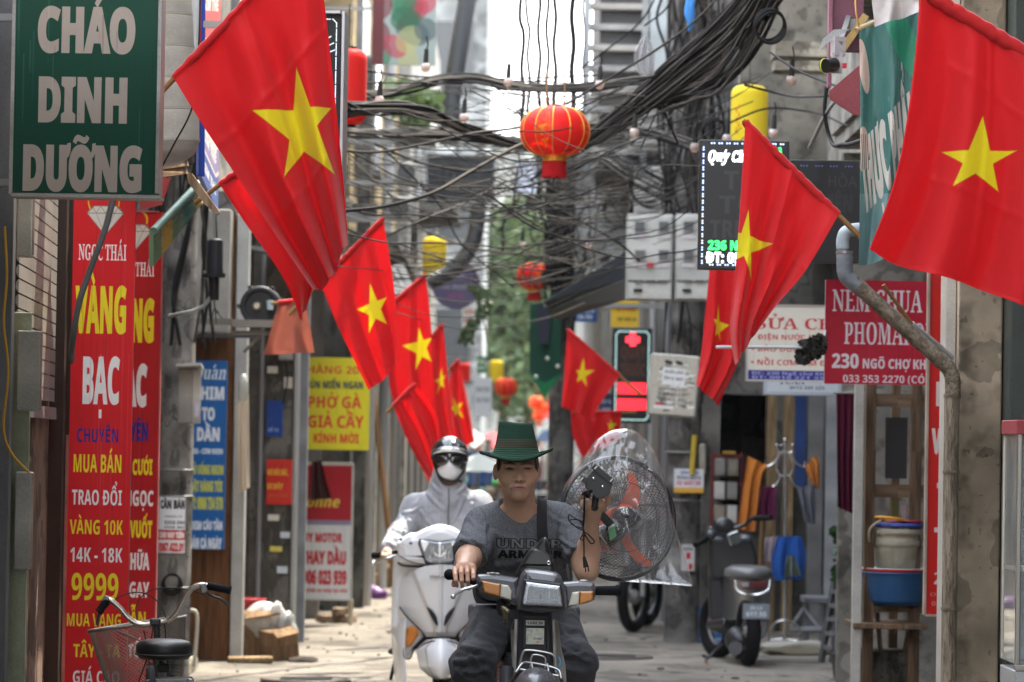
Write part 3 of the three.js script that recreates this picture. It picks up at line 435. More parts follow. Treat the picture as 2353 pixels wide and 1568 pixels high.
// lines: [text, x0, y0, x1, y1 in picture units, colour, font]
function signTex(x0, y0, x1, y1, bg, lines, px = 3, extra, emis) {
  const W = Math.round((x1 - x0) * px), H = Math.round((y1 - y0) * px);
  return canv(Math.min(2048, W), Math.min(2048, H), (g, w, h) => {
    const sx = w / (x1 - x0), sy = h / (y1 - y0); fillc(g, bg, 0, 0, w, h); const X = (v) => (v - x0) * sx, Y = (v) => (v - y0) * sy;
    if (extra) extra(g, X, Y, w, h, sx);
    for (const [s, a, b, c, e, col, f, st] of lines) txt(g, s, X(a), Y(b), (c - a) * sx, (e - b) * sy, col, f ?? FS, st ?? 0);
    if (!emis) wear(g, w, h, Math.round(w * h / 2500), 0.05);
  });
}
function sign(name, label, x0, y0, x1, y1, d, tex, o = {}) {
  const t = thing(name, label, o.cat ?? 'sign', o.group), th = o.t ?? 0.05;
  part(t, 'panel', slab(x0 - (o.b ?? 0), y0 - (o.b ?? 0), x1 + (o.b ?? 0), y1 + (o.b ?? 0), d, th, o.yaw ?? 0), o.frame ?? whitePaint);
  part(t, 'printed_face', face(x0, y0, x1, y1, d, o.yaw ?? 0, 0.003), print(tex, o.mat));
  if (o.rim) { const m = o.rimMat ?? painted([0.5, 0.47, 0.44], { metalness: 0.4 }), r = o.rim; for (const [a, b, c, e] of [[x0 - r, y0 - r, x1 + r, y0], [x0 - r, y1, x1 + r, y1 + r], [x0 - r, y0, x0, y1], [x1, y0, x1 + r, y1]]) part(t, 'frame_bar', slab(a, b, c, e, d - 0.012, th + 0.02, o.yaw ?? 0), m); }
  if (o.arms) for (const [xa, ya] of o.arms) part(t, 'bracket', bar(Q(xa, ya, d + 0.02), V(o.side ?? -2.0, Q(xa, ya, d).y, -d - 0.02), 0.025, 0.025), dullMetal);
  return t;
}
sign('porridge_sign', 'dark green light box lettered in pale capitals under the unseen near canopy', 32, -40, 360, 446, 13.05, signTex(32, -40, 360, 446, '#09402f', [['CHÁO', 82, 20, 310, 117, '#ad9d91'], ['DINH', 84, 182, 297, 278, '#ad9d91'], ['DƯỠNG', 52, 340, 332, 436, '#ad9d91']], 3), { t: 0.13, rim: 8, side: -1.86, arms: [[40, 40], [40, 420]] });
const diamond = (g, X, Y, cx, cy, w) => { const p = (a, b) => [X(cx + a * w), Y(cy + b * w)]; g.beginPath(); [[-0.5, -0.18], [-0.3, -0.38], [0.3, -0.38], [0.5, -0.18], [0, 0.42]].forEach((q, i) => (i ? g.lineTo(...p(...q)) : g.moveTo(...p(...q)))); g.closePath(); g.fillStyle = '#d9d2c8'; g.fill(); g.strokeStyle = '#8b7d74'; g.lineWidth = 3; g.stroke(); for (const [a, b] of [[-0.5, -0.18], [-0.25, -0.18], [0, -0.18], [0.25, -0.18]]) { g.beginPath(); g.moveTo(...p(a, b)); g.lineTo(...p(a + 0.12, -0.38)); g.lineTo(...p(a + 0.25, -0.18)); g.lineTo(...p(0, 0.42)); g.stroke(); } g.beginPath(); g.moveTo(...p(-0.5, -0.18)); g.lineTo(...p(0.5, -0.18)); g.stroke(); g.strokeStyle = '#e3c21a'; g.lineWidth = 12; g.beginPath(); g.ellipse(X(cx - 0.05 * w), Y(cy - 0.52 * w), (X(cx + 0.42 * w) - X(cx)), (X(cx + 0.2 * w) - X(cx)), 0, 2.6, 6.6); g.stroke(); };
{
  const Yl = '#f6e024', W = '#f4f0ec', B = '#1d2a8a', x = (y) => -17 * (y - 460) / 1108; // the banner hangs straight; the camera is slightly rolled
  const L = (s, a, y0, b, y1, c, f) => [s, a - x(y0), y0, b - x(y0), y1, c, f];
  const tex = signTex(167, 452, 309, 1640, '#da1a22', [L('NGỌC THÁI', 178, 562, 289, 598, W, FB), L('VÀNG', 173, 662, 291, 763, Yl), L('BẠC', 187, 824, 275, 926, W), L('CHUYÊN', 175, 986, 274, 1017, B), L('MUA BÁN', 167, 1045, 281, 1086, Yl), L('TRAO ĐỔI', 165, 1127, 281, 1161, W), L('VÀNG 10K', 161, 1195, 283, 1228, Yl), L('14K - 18K', 161, 1259, 282, 1292, W), L('9999', 164, 1318, 275, 1379, Yl), L('MUA VÀNG', 153, 1410, 281, 1439, Yl), L('TÂY - TA', 170, 1480, 278, 1510, Yl), L('GIÁ CAO', 168, 1541, 278, 1571, W)], 4, (g, X, Y) => diamond(g, X, Y, 240, 505, 84));
  // the picture places it by its middle; build with world-vertical edges
  const d = 15.8, mid = (y) => 238 + x(y), t = sign('jewellery_banner', 'tall red banner of yellow and white lettering behind the bicycle', mid(1046) - 71, 452, mid(1046) + 71, 1640, d, tex, { t: 0.03, frame: painted([0.35, 0.02, 0.025]) });
  part(t, 'side_fold', slab(mid(1046) - 84, 1000, mid(1046) - 72, 1640, d + 0.1, 0.02), painted([0.62, 0.34, 0.28]));
  const tex2 = signTex(236, 487, 362, 1640, '#bd151d', [L('NGỌC THÁI', 246, 603, 345, 635, W, FB), L('VÀNG', 246, 692, 346, 782, Yl), L('BẠC', 252, 842, 329, 930, W), L('CHUYÊN', 246, 972, 333, 1012, B), L('NHẪN CƯỚI', 236, 1057, 342, 1090, Yl), L('ĐÁ NGỌC', 240, 1128, 345, 1162, W), L('VÀNG VUỐT', 234, 1198, 342, 1234, Yl), L('SỬA CHỮA', 232, 1272, 335, 1308, W), L('HÀN GAY', 232, 1338, 335, 1372, W), L('NHẪN', 250, 1405, 330, 1440, Yl), L('GIÁ TỐT', 240, 1480, 330, 1510, W)], 3, (g, X, Y) => diamond(g, X, Y, 300, 545, 76));
  const m2 = 299 + x(1046) + 8; sign('jewellery_banner', 'second tall red banner half hidden behind the first', m2 - 63, 487, m2 + 63, 1640, 18, tex2, { t: 0.03, frame: painted([0.35, 0.02, 0.025]), rim: 3, rimMat: painted([0.5, 0.12, 0.12]) });
  single('stay_rod', tube([Q(262, 448, 15.3), Q(240, 530, 15.3), Q(205, 625, 15.3), Q(180, 700, 15.3), Q(166, 790, 15.35), Q(164, 830, 15.6)], 0.013, 8, 40), painted([0.12, 0.12, 0.12]), 'bent dark grey stay rod crossing the first red banner', 'rod');
}
{ // grey junction boxes and strip on the shutter side
  for (const [a, b, c, e, l] of [[38, 420, 80, 590, 'pale plastic trunking box on the shutter above two others'], [38, 760, 97, 945, 'pale plastic trunking box midway down the rolling shutter'], [32, 1085, 76, 1310, 'pale plastic trunking box on the pink wall below the shutter']]) { const t = thing('trunking_box', l, 'junction box', 'pale trunking boxes on the shutter side'); part(t, 'casing', slab(a, b, c - 8, e, 13.5, 0.09, 0, 0.006), painted([0.44, 0.43, 0.38])); part(t, 'lid_edge', slab(c - 7.5, b + 2, c, e - 3, 13.52, 0.07, 0.35, 0.004), painted([0.5, 0.38, 0.33])); }
  single('yellow_cable', tube([[10, 520], [15, 640], [8, 740], [18, 850], [9, 1000], [30, 1048], [66, 1086]].map(([x, y]) => Q(x, y, 13.0)), 0.005, 6, 60), M([0.55, 0.3, 0.03]), 'thin yellow cable dangling past the rolling shutter', 'cable');
}
{ // big cream duct with seams, behind the green sign
  const t = thing('ventilation_duct', 'fat cream ventilation duct hanging behind the green sign', 'duct'), c = Q(372, 150, 15.6), R = 90 / S(15.6), m = painted([0.5, 0.46, 0.40], { roughness: 0.4 });
  for (let i = 0; i < 6; i++) { const y0 = Q(372, 330 - i * 72, 15.6).y, y1 = Q(372, 330 - (i + 1) * 72 + 1, 15.6).y; part(t, 'duct_section', at(lathe([[R * 1.0, 0], [R * 1.012, 0.006], [R, 0.014], [R, y1 - y0 - 0.004], [R * 0.985, y1 - y0]], 36).rotateZ(0.06), V(c.x - 0.01 * i, y0, c.z)), m); }
  part(t, 'elbow', at(lathe([[0.02, -0.1], [R * 0.5, -0.088], [R * 0.86, -0.05], [R, 0]], 36).rotateZ(0.1), V(c.x, Q(372, 330, 15.6).y - 0.002, c.z)), m);
  part(t, 'white_post', cyl(Q(450, -60, 16), Q(447, 300, 16), 0.02, 0.02, 10), painted([0.62, 0.64, 0.66]));
  part(t, 'strap', tube([Q(460, -20, 15.4), Q(455, 120, 15.3), Q(440, 250, 15.35), Q(400, 330, 15.4), Q(368, 390, 15.4)], 0.004, 5), black);
  const b = thing('plank_stack', 'stack of bent weathered boards under the cream duct', 'boards'), wm = wood([0.42, 0.33, 0.24], 2);
  for (let i = 0; i < 5; i++) part(b, 'plank', board([[352, 322 + i * 18, 15.8], [436 - i * 2, 318 + i * 18 - 6, 16.4], [440 - i * 2, 333 + i * 18 - 6, 16.4], [352, 338 + i * 18, 15.8]], 0.25), wm);
  part(b, 'plank_end', poly([[428, 395], [440, 398], [505, 488], [498, 494], [470, 470], [432, 420]], 16.45, 0.05), wood([0.5, 0.42, 0.32], 2));
}
{ // angled box sign and striped awning
  const tx = canv(256, 1024, (g, w, h) => { fillc(g, '#e3d6d6', 0, 0, w, h); fillc(g, '#d05a5a', 0, 0, w, h * 0.30); fillc(g, '#d99a94', 0, h * 0.3, w, h * 0.3); fillc(g, '#9a90b8', 0, h * 0.72, w, h * 0.1); fillc(g, '#5c6fae', 0, h * 0.84, w, h * 0.16); for (let i = 0; i < 6; i++) txt(g, 'SIM THẺ', 30, 60 + i * 170, 190, 50, '#f0ece8'); wear(g, w, h, 300); });
  const t = thing('box_sign', 'red and blue box sign turned edgeways beside the satin flag', 'sign');
  part(t, 'printed_face', board([[463, -40, 16.6], [508, -30, 18.6], [501, 486, 18.6], [461, 402, 16.6]], 0.02), print(tx));
  part(t, 'edge', board([[452, -40, 16.62], [462.5, -40, 16.58], [460.5, 406, 16.58], [450, 404, 16.62]], 0.02), print(canv(32, 512, (g) => { fillc(g, '#a8202c', 0, 0, 32, 350); fillc(g, '#26459c', 0, 350, 32, 162); })));
  part(t, 'bracket', bar(Q(460, 30, 16.7), V(-2.0, Q(460, 30, 16.7).y, -16.7), 0.03, 0.03), dullMetal);
  const aw = thing('striped_awning', 'sloping awning striped yellow and green above the second banner', 'awning');
  part(aw, 'canvas', board([[352, 530, 17.2], [452, 425, 18.6], [470, 462, 18.6], [352, 612, 17.2]], 0.02), print(canv(256, 256, (g, w, h) => { fillc(g, '#6d8a6c', 0, 0, w, h); fillc(g, '#b79c4a', 40, 0, 50, h); fillc(g, '#4d7f72', 150, 0, 40, h); fillc(g, '#c7b36a', 210, 90, 46, 166); wear(g, w, h, 500, 0.2); }), { roughness: 0.9 }));
  part(aw, 'edge_roll', cyl(Q(352, 532, 17.2), Q(460, 420, 18.6), 0.02, 0.02, 8), painted([0.16, 0.3, 0.22]));
  part(aw, 'red_corner', poly([[318, 412], [392, 408], [372, 470], [322, 482]], 17.6, 0.02), painted([0.5, 0.07, 0.07]));
}
{ // cable splice enclosure on its bracket
  const t = thing('cable_enclosure', 'black cylindrical cable joint hanging on a steel bracket', 'cable joint'), d = 21, c = (x, y) => Q(x, y, d);
  part(t, 'dome', at(lathe([[0, 0.2], [0.03, 0.198], [0.043, 0.185], [0.046, 0.02], [0.046, 0]].reverse(), 20), c(493, 630)), M(0x1c1d22, { roughness: 0.55 }));
  part(t, 'flange', cyl(c(491, 638), c(491, 629), 0.066, 0.066, 20), M(0x191a1d));
  part(t, 'neck', cyl(c(492, 690), c(491, 638), 0.026, 0.032, 14), M(0x151518));
  part(t, 'bolt', [cyl(c(470, 640), c(470, 622), 0.008), cyl(c(511, 640), c(511, 622), 0.008)], dullMetal);
  part(t, 'arm', tube([c(486, 680), c(466, 705), c(440, 716), c(412, 722), Q(392, 725, 22.9)], 0.011, 8), dullMetal);
  part(t, 'hanger', cyl(c(493, 555), c(492, 470), 0.006), dullMetal);
  for (const [x, y] of [[497, 745], [510, 732], [486, 752], [503, 715]]) part(t, 'lead', tube([c(492, 690), c(493, 705), c((x + 492) / 2, 720), c(x, y)], 0.0035, 5), cableGrey);
}
{ // left utility pole with cables, meter box and paper notices
  const t = thing('utility_pole', 'left concrete utility pole wrapped in cables with notices pasted on', 'pole', 'concrete utility poles'), d = 23.2, px = 392;
  const b = Q(px, 1500, d), top = V(b.x + 0.02, 4.6, -d);
  part(t, 'shaft', metres(cyl(V(b.x, -0.02, -d), top, 0.115, 0.1, 24)), concrete([0.3, 0.285, 0.265], 1.5));
  for (let i = 0; i < 22; i++) { const ph = rnd(6.28), pts = []; for (let k = 0; k <= 8; k++) { const y = 4.5 - k * 0.3 - rnd(0.05), a = ph + 0.3 * Math.sin(k * 1.3 + i), r = 0.115 + rnd(0.05) + 0.03 * (i % 3); pts.push(V(b.x + r * Math.cos(a) * 1.15, y, -d + Math.abs(Math.sin(a)) * r)); } if (i > 10) pts.splice(6); part(t, 'cable', tube(pts, rnd(0.007, 0.013), 5), i % 4 ? cableMat : cableGrey); }
  part(t, 'coil', [0, 1, 2].map((k) => torus(V(b.x + 0.01, Q(0, 1330 + k * 3, d).y, -d + 0.125), 0.05 + k * 0.006, 0.006, 0, 0.2)), cableMat);
  for (const y of [1140, 1080, 1350]) part(t, 'strap', at(new THREE.TorusGeometry(0.118, 0.006, 6, 28).rotateX(Math.PI / 2), V(b.x, Q(px, y, d).y, -d)), dullMetal);
  const curl = (x0, y0, x1, y1, tex, name) => { const g = new THREE.CylinderGeometry(0.1195, 0.1195, (y1 - y0) / S(d), 14, 1, true, -0.75, 1.5), p = Q(px, (y0 + y1) / 2, d); return part(t, name, at(g, V(b.x, p.y, -d)), print(tex)); };
  curl(352, 1140, 412, 1217, signTex(352, 1140, 412, 1217, '#e9e9ee', [['CẦN BÁN', 356, 1150, 411, 1168, '#16161c'], ['CHUNG CƯ', 366, 1184, 404, 1189, '#55555c'], ['0358.884', 366, 1196, 411, 1204, '#16161c'], ['0348.862', 366, 1208, 411, 1214, '#16161c']], 5), 'white_notice');
  curl(352, 1218, 412, 1270, signTex(352, 1218, 412, 1270, '#e2dcdc', [['CHO VAY TIỀN', 354, 1223, 410, 1235, '#f2f0ee'], ['0367.422.01', 354, 1248, 410, 1266, '#c22126']], 5, (g, X, Y, w) => fillc(g, '#c22126', 0, 0, w, Y(1240))), 'red_notice');
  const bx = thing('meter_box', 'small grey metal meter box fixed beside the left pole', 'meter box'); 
  part(bx, 'case', [slab(409, 848, 440, 972, 22.6, 0.22, 0, 0.006)], painted([0.36, 0.34, 0.31])); part(bx, 'side', slab(440.5, 850, 462, 974, 22.62, 0.2, 0.3, 0.006), painted([0.5, 0.47, 0.42])); part(bx, 'hood', board([[404, 842, 22.45], [462, 840, 22.5], [468, 850, 22.75], [408, 850, 22.75]], 0.015), painted([0.4, 0.38, 0.35]));  // side face coloured lighter than the case, for light falling from the right
  part(bx, 'sticker', slab(447, 925, 457, 958, 22.5, 0.004, 0.3), painted([0.55, 0.5, 0.6]));
}
sign('eatery_sign', 'blue vertical sign with white and yellow lettering on the brown pier', 433, 829, 519, 1262, 25.42, signTex(433, 829, 519, 1262, '#1460a8', [['Quán', 440, 842, 515, 872, '#dfe6ee', FI], ['CHIM', 440, 890, 514, 918, '#dfe6ee'], ['TO', 462, 938, 492, 965, '#dfe6ee'], ['DẦN', 450, 984, 505, 1013, '#dfe6ee'], ['BIA - CƠM RƯỢU', 440, 1032, 512, 1043, '#dfe6ee'], ['ĐỒ UỐNG NGON', 438, 1070, 514, 1090, '#c9c94a'], ['ĐẶT HÀNG TỚI', 438, 1107, 512, 1129, '#c9c94a'], ['ĐT: 0986 734 578', 438, 1144, 514, 1170, '#c9c94a'], ['CHIM CÂU TẦN', 438, 1199, 514, 1217, '#dfe6ee'], ['BÁN CẢ NGÀY', 438, 1238, 512, 1260, '#dfe6ee']], 4), { t: 0.02 });
{
  const t = thing('hanging_cloth', 'beige cloth sheet hanging on the white pier edge', 'cloth'), c = cloth({ A: [545, 930], B: [572, 905], C: [574, 1120], D: [548, 1134], d: 25.3, amp: 0.02, k: 1.5, n: 20, crease: 0 });
  part(t, 'sheet', c.g, M([0.5, 0.42, 0.33], { roughness: 0.9, transmission: 0.2 }));
  part(t, 'hook', tube([Q(556, 860, 25.35), Q(558, 885, 25.32), Q(560, 912, 25.3)], 0.004, 5), dullMetal);
  const b = thing('plastic_bag', 'crumpled plastic bag tied to the pier above the beige cloth', 'bag', 'plastic bags'); part(b, 'bag_body', crumple(Q(558, 898, 25.2), 0.035, 0.09, 0.03, 3), M([0.6, 0.6, 0.55], { roughness: 0.3, transmission: 0.4 }));
}
function crumple(c, rx, ry, rz, s, amt = 0.35) { const g = new THREE.IcosahedronGeometry(1, 4), p = g.attributes.position; for (let i = 0; i < p.count; i++) { const x = p.getX(i), y = p.getY(i), z = p.getZ(i), k = 1 + amt * (fbm(x * 0.11 + z * 0.07 + s, y * 0.12 + z * 0.05 + s * 0.3, 4, 8) - 0.5) * 2; p.setXYZ(i, x * k * rx, y * k * ry, z * k * rz); } const m = mergeVertices(g.deleteAttribute('normal').deleteAttribute('uv')); m.computeVertexNormals(); return at(m, c); }
{ // old black motor on a bracket
  const t = thing('exhaust_motor', 'greasy black exhaust motor on a rusty wall bracket', 'motor'), d = 24, c = Q(600, 705, d);
  part(t, 'housing', [cyl(c.clone().add(V(0, 0, 0.1)), c.clone().add(V(0, 0, -0.15)), 0.115, 0.13, 24), torus(c.clone().add(V(0, 0, 0.1)), 0.11, 0.02)], M([0.02, 0.02, 0.022], { roughness: 0.5 }));
  part(t, 'hub', cyl(c.clone().add(V(-0.02, 0.0, 0.1)), c.clone().add(V(-0.02, 0, 0.14)), 0.03, 0.02), metal(0xbcb6a4));
  for (let k = 0; k < 6; k++) part(t, 'fin', obox(c.clone().add(V(0.13 * Math.cos(k * 1.05), 0.13 * Math.sin(k * 1.05), 0)), 0.04, 0.025, 0.2, 0, 0, k * 1.05, 0.004), M([0.03, 0.03, 0.03]));
  part(t, 'bracket', [slab(533, 735, 650, 752, 23.8, 0.12), slab(527, 761, 665, 768, 23.9, 0.2), bar(Q(560, 810, 24), Q(600, 768, 24), 0.02, 0.02), bar(Q(535, 740, 23.9), V(-2.1, Q(535, 740, 23.9).y, -23.9), 0.04, 0.04)], painted([0.22, 0.2, 0.17]));
  part(t, 'glass_cup', cyl(Q(620, 712, 23.85), Q(620, 690, 23.85), 0.02, 0.024, 12), M([0.4, 0.5, 0.55], { roughness: 0.1 }));
}
sign('blue_plate', 'small blue plate on the grey pier above the red poster', 612, 921, 650, 1004, 27.98, signTex(612, 921, 650, 1004, '#14418f', [['SỐ 12', 616, 985, 640, 992, '#9db2da']], 5), { t: 0.015 });
sign('red_poster', 'red poster with yellow writing on the grey pier', 612, 1056, 671, 1160, 27.96, signTex(612, 1056, 671, 1160, '#c62a1c', [['MỞ ĐỐC BẮC,', 614, 1080, 662, 1092, '#d8a52a'], ['ĐI ĐÂY', 614, 1112, 650, 1124, '#d8a52a'], ['giá rẻ mỗi ngày', 618, 1136, 662, 1141, '#b86a24']], 5), { t: 0.008 });
sign('noodle_banner', 'yellow vinyl banner of red noodle dishes above the workshop board', 690, 822, 849, 1034, 29.7, signTex(690, 822, 849, 1034, '#d8cd22', [['HÀNG 202', 703, 842, 840, 859, '#cc3a1c'], ['BÚN MIẾN NGAN', 701, 877, 834, 893, '#23304a'], ['PHỞ GÀ', 705, 912, 830, 938, '#d2361e'], ['GIẢ CẦY', 706, 956, 836, 983, '#d2361e'], ['KÍNH MỜI', 720, 998, 826, 1018, '#d2361e']], 4), { t: 0.01, arms: [[700, 826], [700, 1030]], side: -2.2 });
{
  const t = sign('workshop_board', 'white and crimson workshop board standing on legs by the pier', 682, 1066, 806, 1376, 30.6, signTex(682, 1066, 806, 1376, '#d6d8d8', [['yonne', 684, 1141, 778, 1166, '#e8d94a', 'italic bold 200px sans-serif'], ['HUY MOTOR', 684, 1226, 786, 1246, '#b7232e'], ['XE-THAY DẦU', 660, 1268, 797, 1296, '#b7232e'], ['0906 023 939', 688, 1312, 798, 1342, '#b7232e'], ['Sửa chữa xe máy tại nhà', 686, 1352, 800, 1361, '#b7232e']], 4, (g, X, Y, w) => { fillc(g, '#b01226', 0, 0, w, Y(1196)); fillc(g, '#8a8aa6', 0, Y(1196), w, Y(1207) - Y(1196)); fillc(g, '#d6d8d8', 0, 0, w, Y(1070)); }), { t: 0.04, rim: 4, rimMat: whitePaint });
  const b = (x) => { const p = Q(x, 1378, 30.63); return cyl(p, V(p.x, 0, p.z), 0.02, 0.02, 8); };
  part(t, 'leg', b(806), painted([0.6, 0.52, 0.38])); part(t, 'leg', b(688), painted([0.2, 0.2, 0.2]));
  const k = thing('dark_cloth', 'dark brown cloth thrown over the workshop board', 'cloth'); part(k, 'fabric', cloth({ A: [716, 1062], B: [738, 1058], bc: [[748, 1100]], C: [762, 1146], D: [712, 1150], ad: [[716, 1100]], d: 30.5, amp: 0.03, k: 2, n: 20, crease: 0 }).g, M([0.06, 0.02, 0.022], { roughness: 0.95 }));
}
// ---------------------------------------------------------------- right-hand and overhead signs
const dotRing = (g, pts, step, r, c1, skip = 0) => { let k = 0; for (let i = 1; i < pts.length; i++) { const [a, b] = [pts[i - 1], pts[i]], L = Math.hypot(b[0] - a[0], b[1] - a[1]); for (let s = 0; s < L; s += step) { k++; if (skip && k % skip === 0) continue; g.fillStyle = c1; g.beginPath(); g.arc(a[0] + (b[0] - a[0]) * s / L, a[1] + (b[1] - a[1]) * s / L, r, 0, 7); g.fill(); } } };
function ledSign(name, label, x0, y0, x1, y1, d, lit, unlit, o = {}) {
  const t = thing(name, label, 'light board', o.group), px = o.px ?? Math.min(4, 2040 / (y1 - y0)), W = Math.round((x1 - x0) * px), H = Math.round((y1 - y0) * px), mk = (bg, f) => canv(W, H, (g, w, h) => { fillc(g, bg, 0, 0, w, h); f(g, (v) => (v - x0) * px, (v) => (v - y0) * px, w, h, px); });
  part(t, 'cabinet', slab(x0, y0, x1, y1, d, o.t ?? 0.09, o.yaw ?? 0, 0.005), o.frame ?? M(0x0c0c0f, { roughness: 0.4 }));
  const base = mk('#0b0c10', (g, ...r) => { if (unlit) unlit(g, ...r); lit(g, ...r); });
  part(t, 'display', face(x0 + 2, y0 + 2, x1 - 2, y1 - 2, d, o.yaw ?? 0, 0.004), M(0xffffff, { map: base, roughness: 0.35, emissive: 0xffffff, emissiveMap: mk('#000', lit), emissiveIntensity: o.glow ?? 0.75 }));
  return t;
}
{
  const t = ledSign('dotted_sign', 'black sign edged with white light dots behind the satin flag', 690, 30, 781, 582, 16.5, (g, X, Y) => {
    dotRing(g, [[X(696), Y(41)], [X(762), Y(41)], [X(771), Y(50)], [X(771), Y(570)]], 11, 4.2, '#dfe8ff', 11);
    for (const [a, b, c, e] of [[738, 76, 746, 65], [742, 90, 760, 80], [748, 104, 766, 96], [750, 120, 768, 112]]) dotRing(g, [[X(a), Y(b)], [X(c), Y(e)]], 11, 4.4, '#cfe0ff');
    dotRing(g, Array.from({ length: 13 }, (_, i) => [X(748 + 11 * Math.sin(i * 0.5)), Y(162 - 13 * Math.cos(i * 0.5))]), 9, 4, '#ffb21e'); dotRing(g, [[X(738), Y(182)], [X(760), Y(192)], [X(738), Y(222)]], 9, 4, '#ffb21e');
  }, null, { yaw: -0.1, glow: 0.9 });
  for (const [a, b, c, e] of [[690, 24, 782, 30], [781, 24, 787, 582]]) part(t, 'frame_bar', slab(a, b, c, e, 16.46, 0.14, -0.1), M([0.5, 0.5, 0.52], { metalness: 0.7, roughness: 0.4 }));
  part(t, 'bracket', bar(Q(700, 60, 16.6), V(-2.0, Q(700, 60, 16.6).y, -16.6), 0.03, 0.03), dullMetal);
}
const out = (s, a, b, c, e, col) => (g, X, Y, px) => { g.save(); g.globalAlpha = 1; txt(g, s, X(a), Y(b), X(c) - X(a), Y(e) - Y(b), col, FS); g.restore(); };
ledSign('hair_sign', 'black light board with white script and green street number', 1606, 322, 1812, 621, 18, (g, X, Y, w, h, px) => {
  for (let y = 338; y < 612; y += 15.6) for (const k of [0, 5.4]) { g.fillStyle = '#b9ccff'; g.beginPath(); g.arc(X(1613), Y(y + k), 8, 0, 7); g.fill(); }
  for (let x = 1632; x < 1800; x += 18) for (const k of [0, 6]) for (const y of [612, 328]) { g.fillStyle = '#b9ccff'; g.beginPath(); g.arc(X(x + k), Y(y), 8, 0, 7); g.fill(); }
  txt(g, 'Quý Chi', X(1622), Y(346), X(1718) - X(1622), Y(370) - Y(346), '#f4faff', FI, 14); txt(g, '236 NGÕ', X(1626), Y(556), X(1738) - X(1626), Y(577) - Y(556), '#35f06a', FS, 10); txt(g, 'ĐT: 0987', X(1622), Y(583), X(1735) - X(1622), Y(607) - Y(583), '#f0f5ff', FS, 10); txt(g, '3', X(1788), Y(336), 36, 56, '#35f06a', FS, 10);
}, (g, X, Y) => { for (const [s, a, b, e] of [['TÓC', 1660, 392, 436], ['TÓC', 1650, 450, 492], ['TRẺ EM', 1630, 508, 548]]) txt(g, s, X(a), Y(b), X(1795) - X(a), Y(e) - Y(b), '#26272b', FS); }, { glow: 1.0 });
ledSign('black_board', 'wide black board with a row of faint blue dots beside the lit board', 1814, 368, 2000, 604, 18.3, (g, X, Y) => { for (let x = 1838; x < 1990; x += 7) if (Math.floor(x / 7) % 5 > 1) { g.fillStyle = '#5a5fb4'; g.beginPath(); g.arc(X(x), Y(380), 5, 0, 7); g.fill(); } }, (g, X, Y) => { txt(g, 'HÒA', X(1900), Y(403), 280, 100, '#2c2c2f', FR); txt(g, 'ĐIỆN', X(1880), Y(448), 330, 150, '#202023', FS); }, { glow: 0.6 });
ledSign('pharmacy_sign', 'narrow light board with red cross and ring of pale dots', 1407, 754, 1498, 973, 32, (g, X, Y, w, h) => {
  const r = [[X(1413), Y(768)], [X(1420), Y(760)], [X(1485), Y(760)], [X(1492), Y(768)], [X(1492), Y(960)], [X(1485), Y(967)], [X(1420), Y(967)], [X(1413), Y(960)], [X(1413), Y(768)]];
  dotRing(g, r, 22, 7, '#9fc4c0'); g.fillStyle = '#ff3340'; g.fillRect(X(1446), Y(762), 56, 130); g.fillRect(X(1436), Y(772), 136, 58); fillc(g, '#e8222f', X(1418), Y(880), X(1487) - X(1418), 108); fillc(g, '#e8222f', X(1418), Y(918), X(1487) - X(1418), 104);
}, (g, X, Y) => { for (const [y, s] of [[796, 'QUẦY'], [836, 'THUỐC']]) txt(g, s, X(1424), Y(y), 240, 110, '#4a2412', FS); }, { glow: 0.9, t: 0.12 });
{ // meter boxes
  const make = (x0, label) => {
    const t = thing('electric_meter_box', label, 'meter box', 'grey electric meter boxes on the cable pole'), d = 27.6, m = painted([0.5, 0.5, 0.47]);
    part(t, 'case', slab(x0, 492, x0 + 106, 690, d, 0.22, 0, 0.008), m); part(t, 'lid', slab(x0 + 4, 497, x0 + 102, 645, d - 0.02, 0.02, 0, 0.004), painted([0.56, 0.56, 0.53])); part(t, 'lower_lid', slab(x0 + 4, 652, x0 + 102, 687, d - 0.02, 0.02, 0, 0.004), painted([0.53, 0.53, 0.5]));
    for (const [i, j] of [[0, 0], [1, 0], [0, 1], [1, 1]]) { const wx = x0 + 17 + i * 55, wy = 507 + j * 66, w = part(t, 'window', slab(wx, wy, wx + 27, wy + 29, d - 0.032, 0.01), painted([0.4, 0.4, 0.38])); part(w, 'pane', slab(wx + 3, wy + 3, wx + 24, wy + 24, d - 0.044, 0.006), M([0.09, 0.095, 0.1], { roughness: 0.15 })); part(w, 'label_plate', slab(wx - 1, wy + 32, wx + 28, wy + 42, d - 0.028, 0.006), painted([0.55, 0.52, 0.54])); }
    for (const i of [0.15, 0.5, 0.82]) part(t, 'latch', slab(x0 + 6 + i * 80, 644, x0 + 26 + i * 80, 648, d - 0.045, 0.02), painted([0.1, 0.1, 0.1]));
    part(t, 'cable_hole', slab(x0 + 16, 664, x0 + 36, 670, d - 0.043, 0.02), black); return t;
  };
  const a = make(1440, 'grey four-window meter box left of the pole with a red tag'); part(a, 'red_tag', slab(1486, 604, 1502, 614, 27.55, 0.01), M([0.55, 0.03, 0.05])); make(1552, 'grey four-window meter box partly behind the lit board');
}
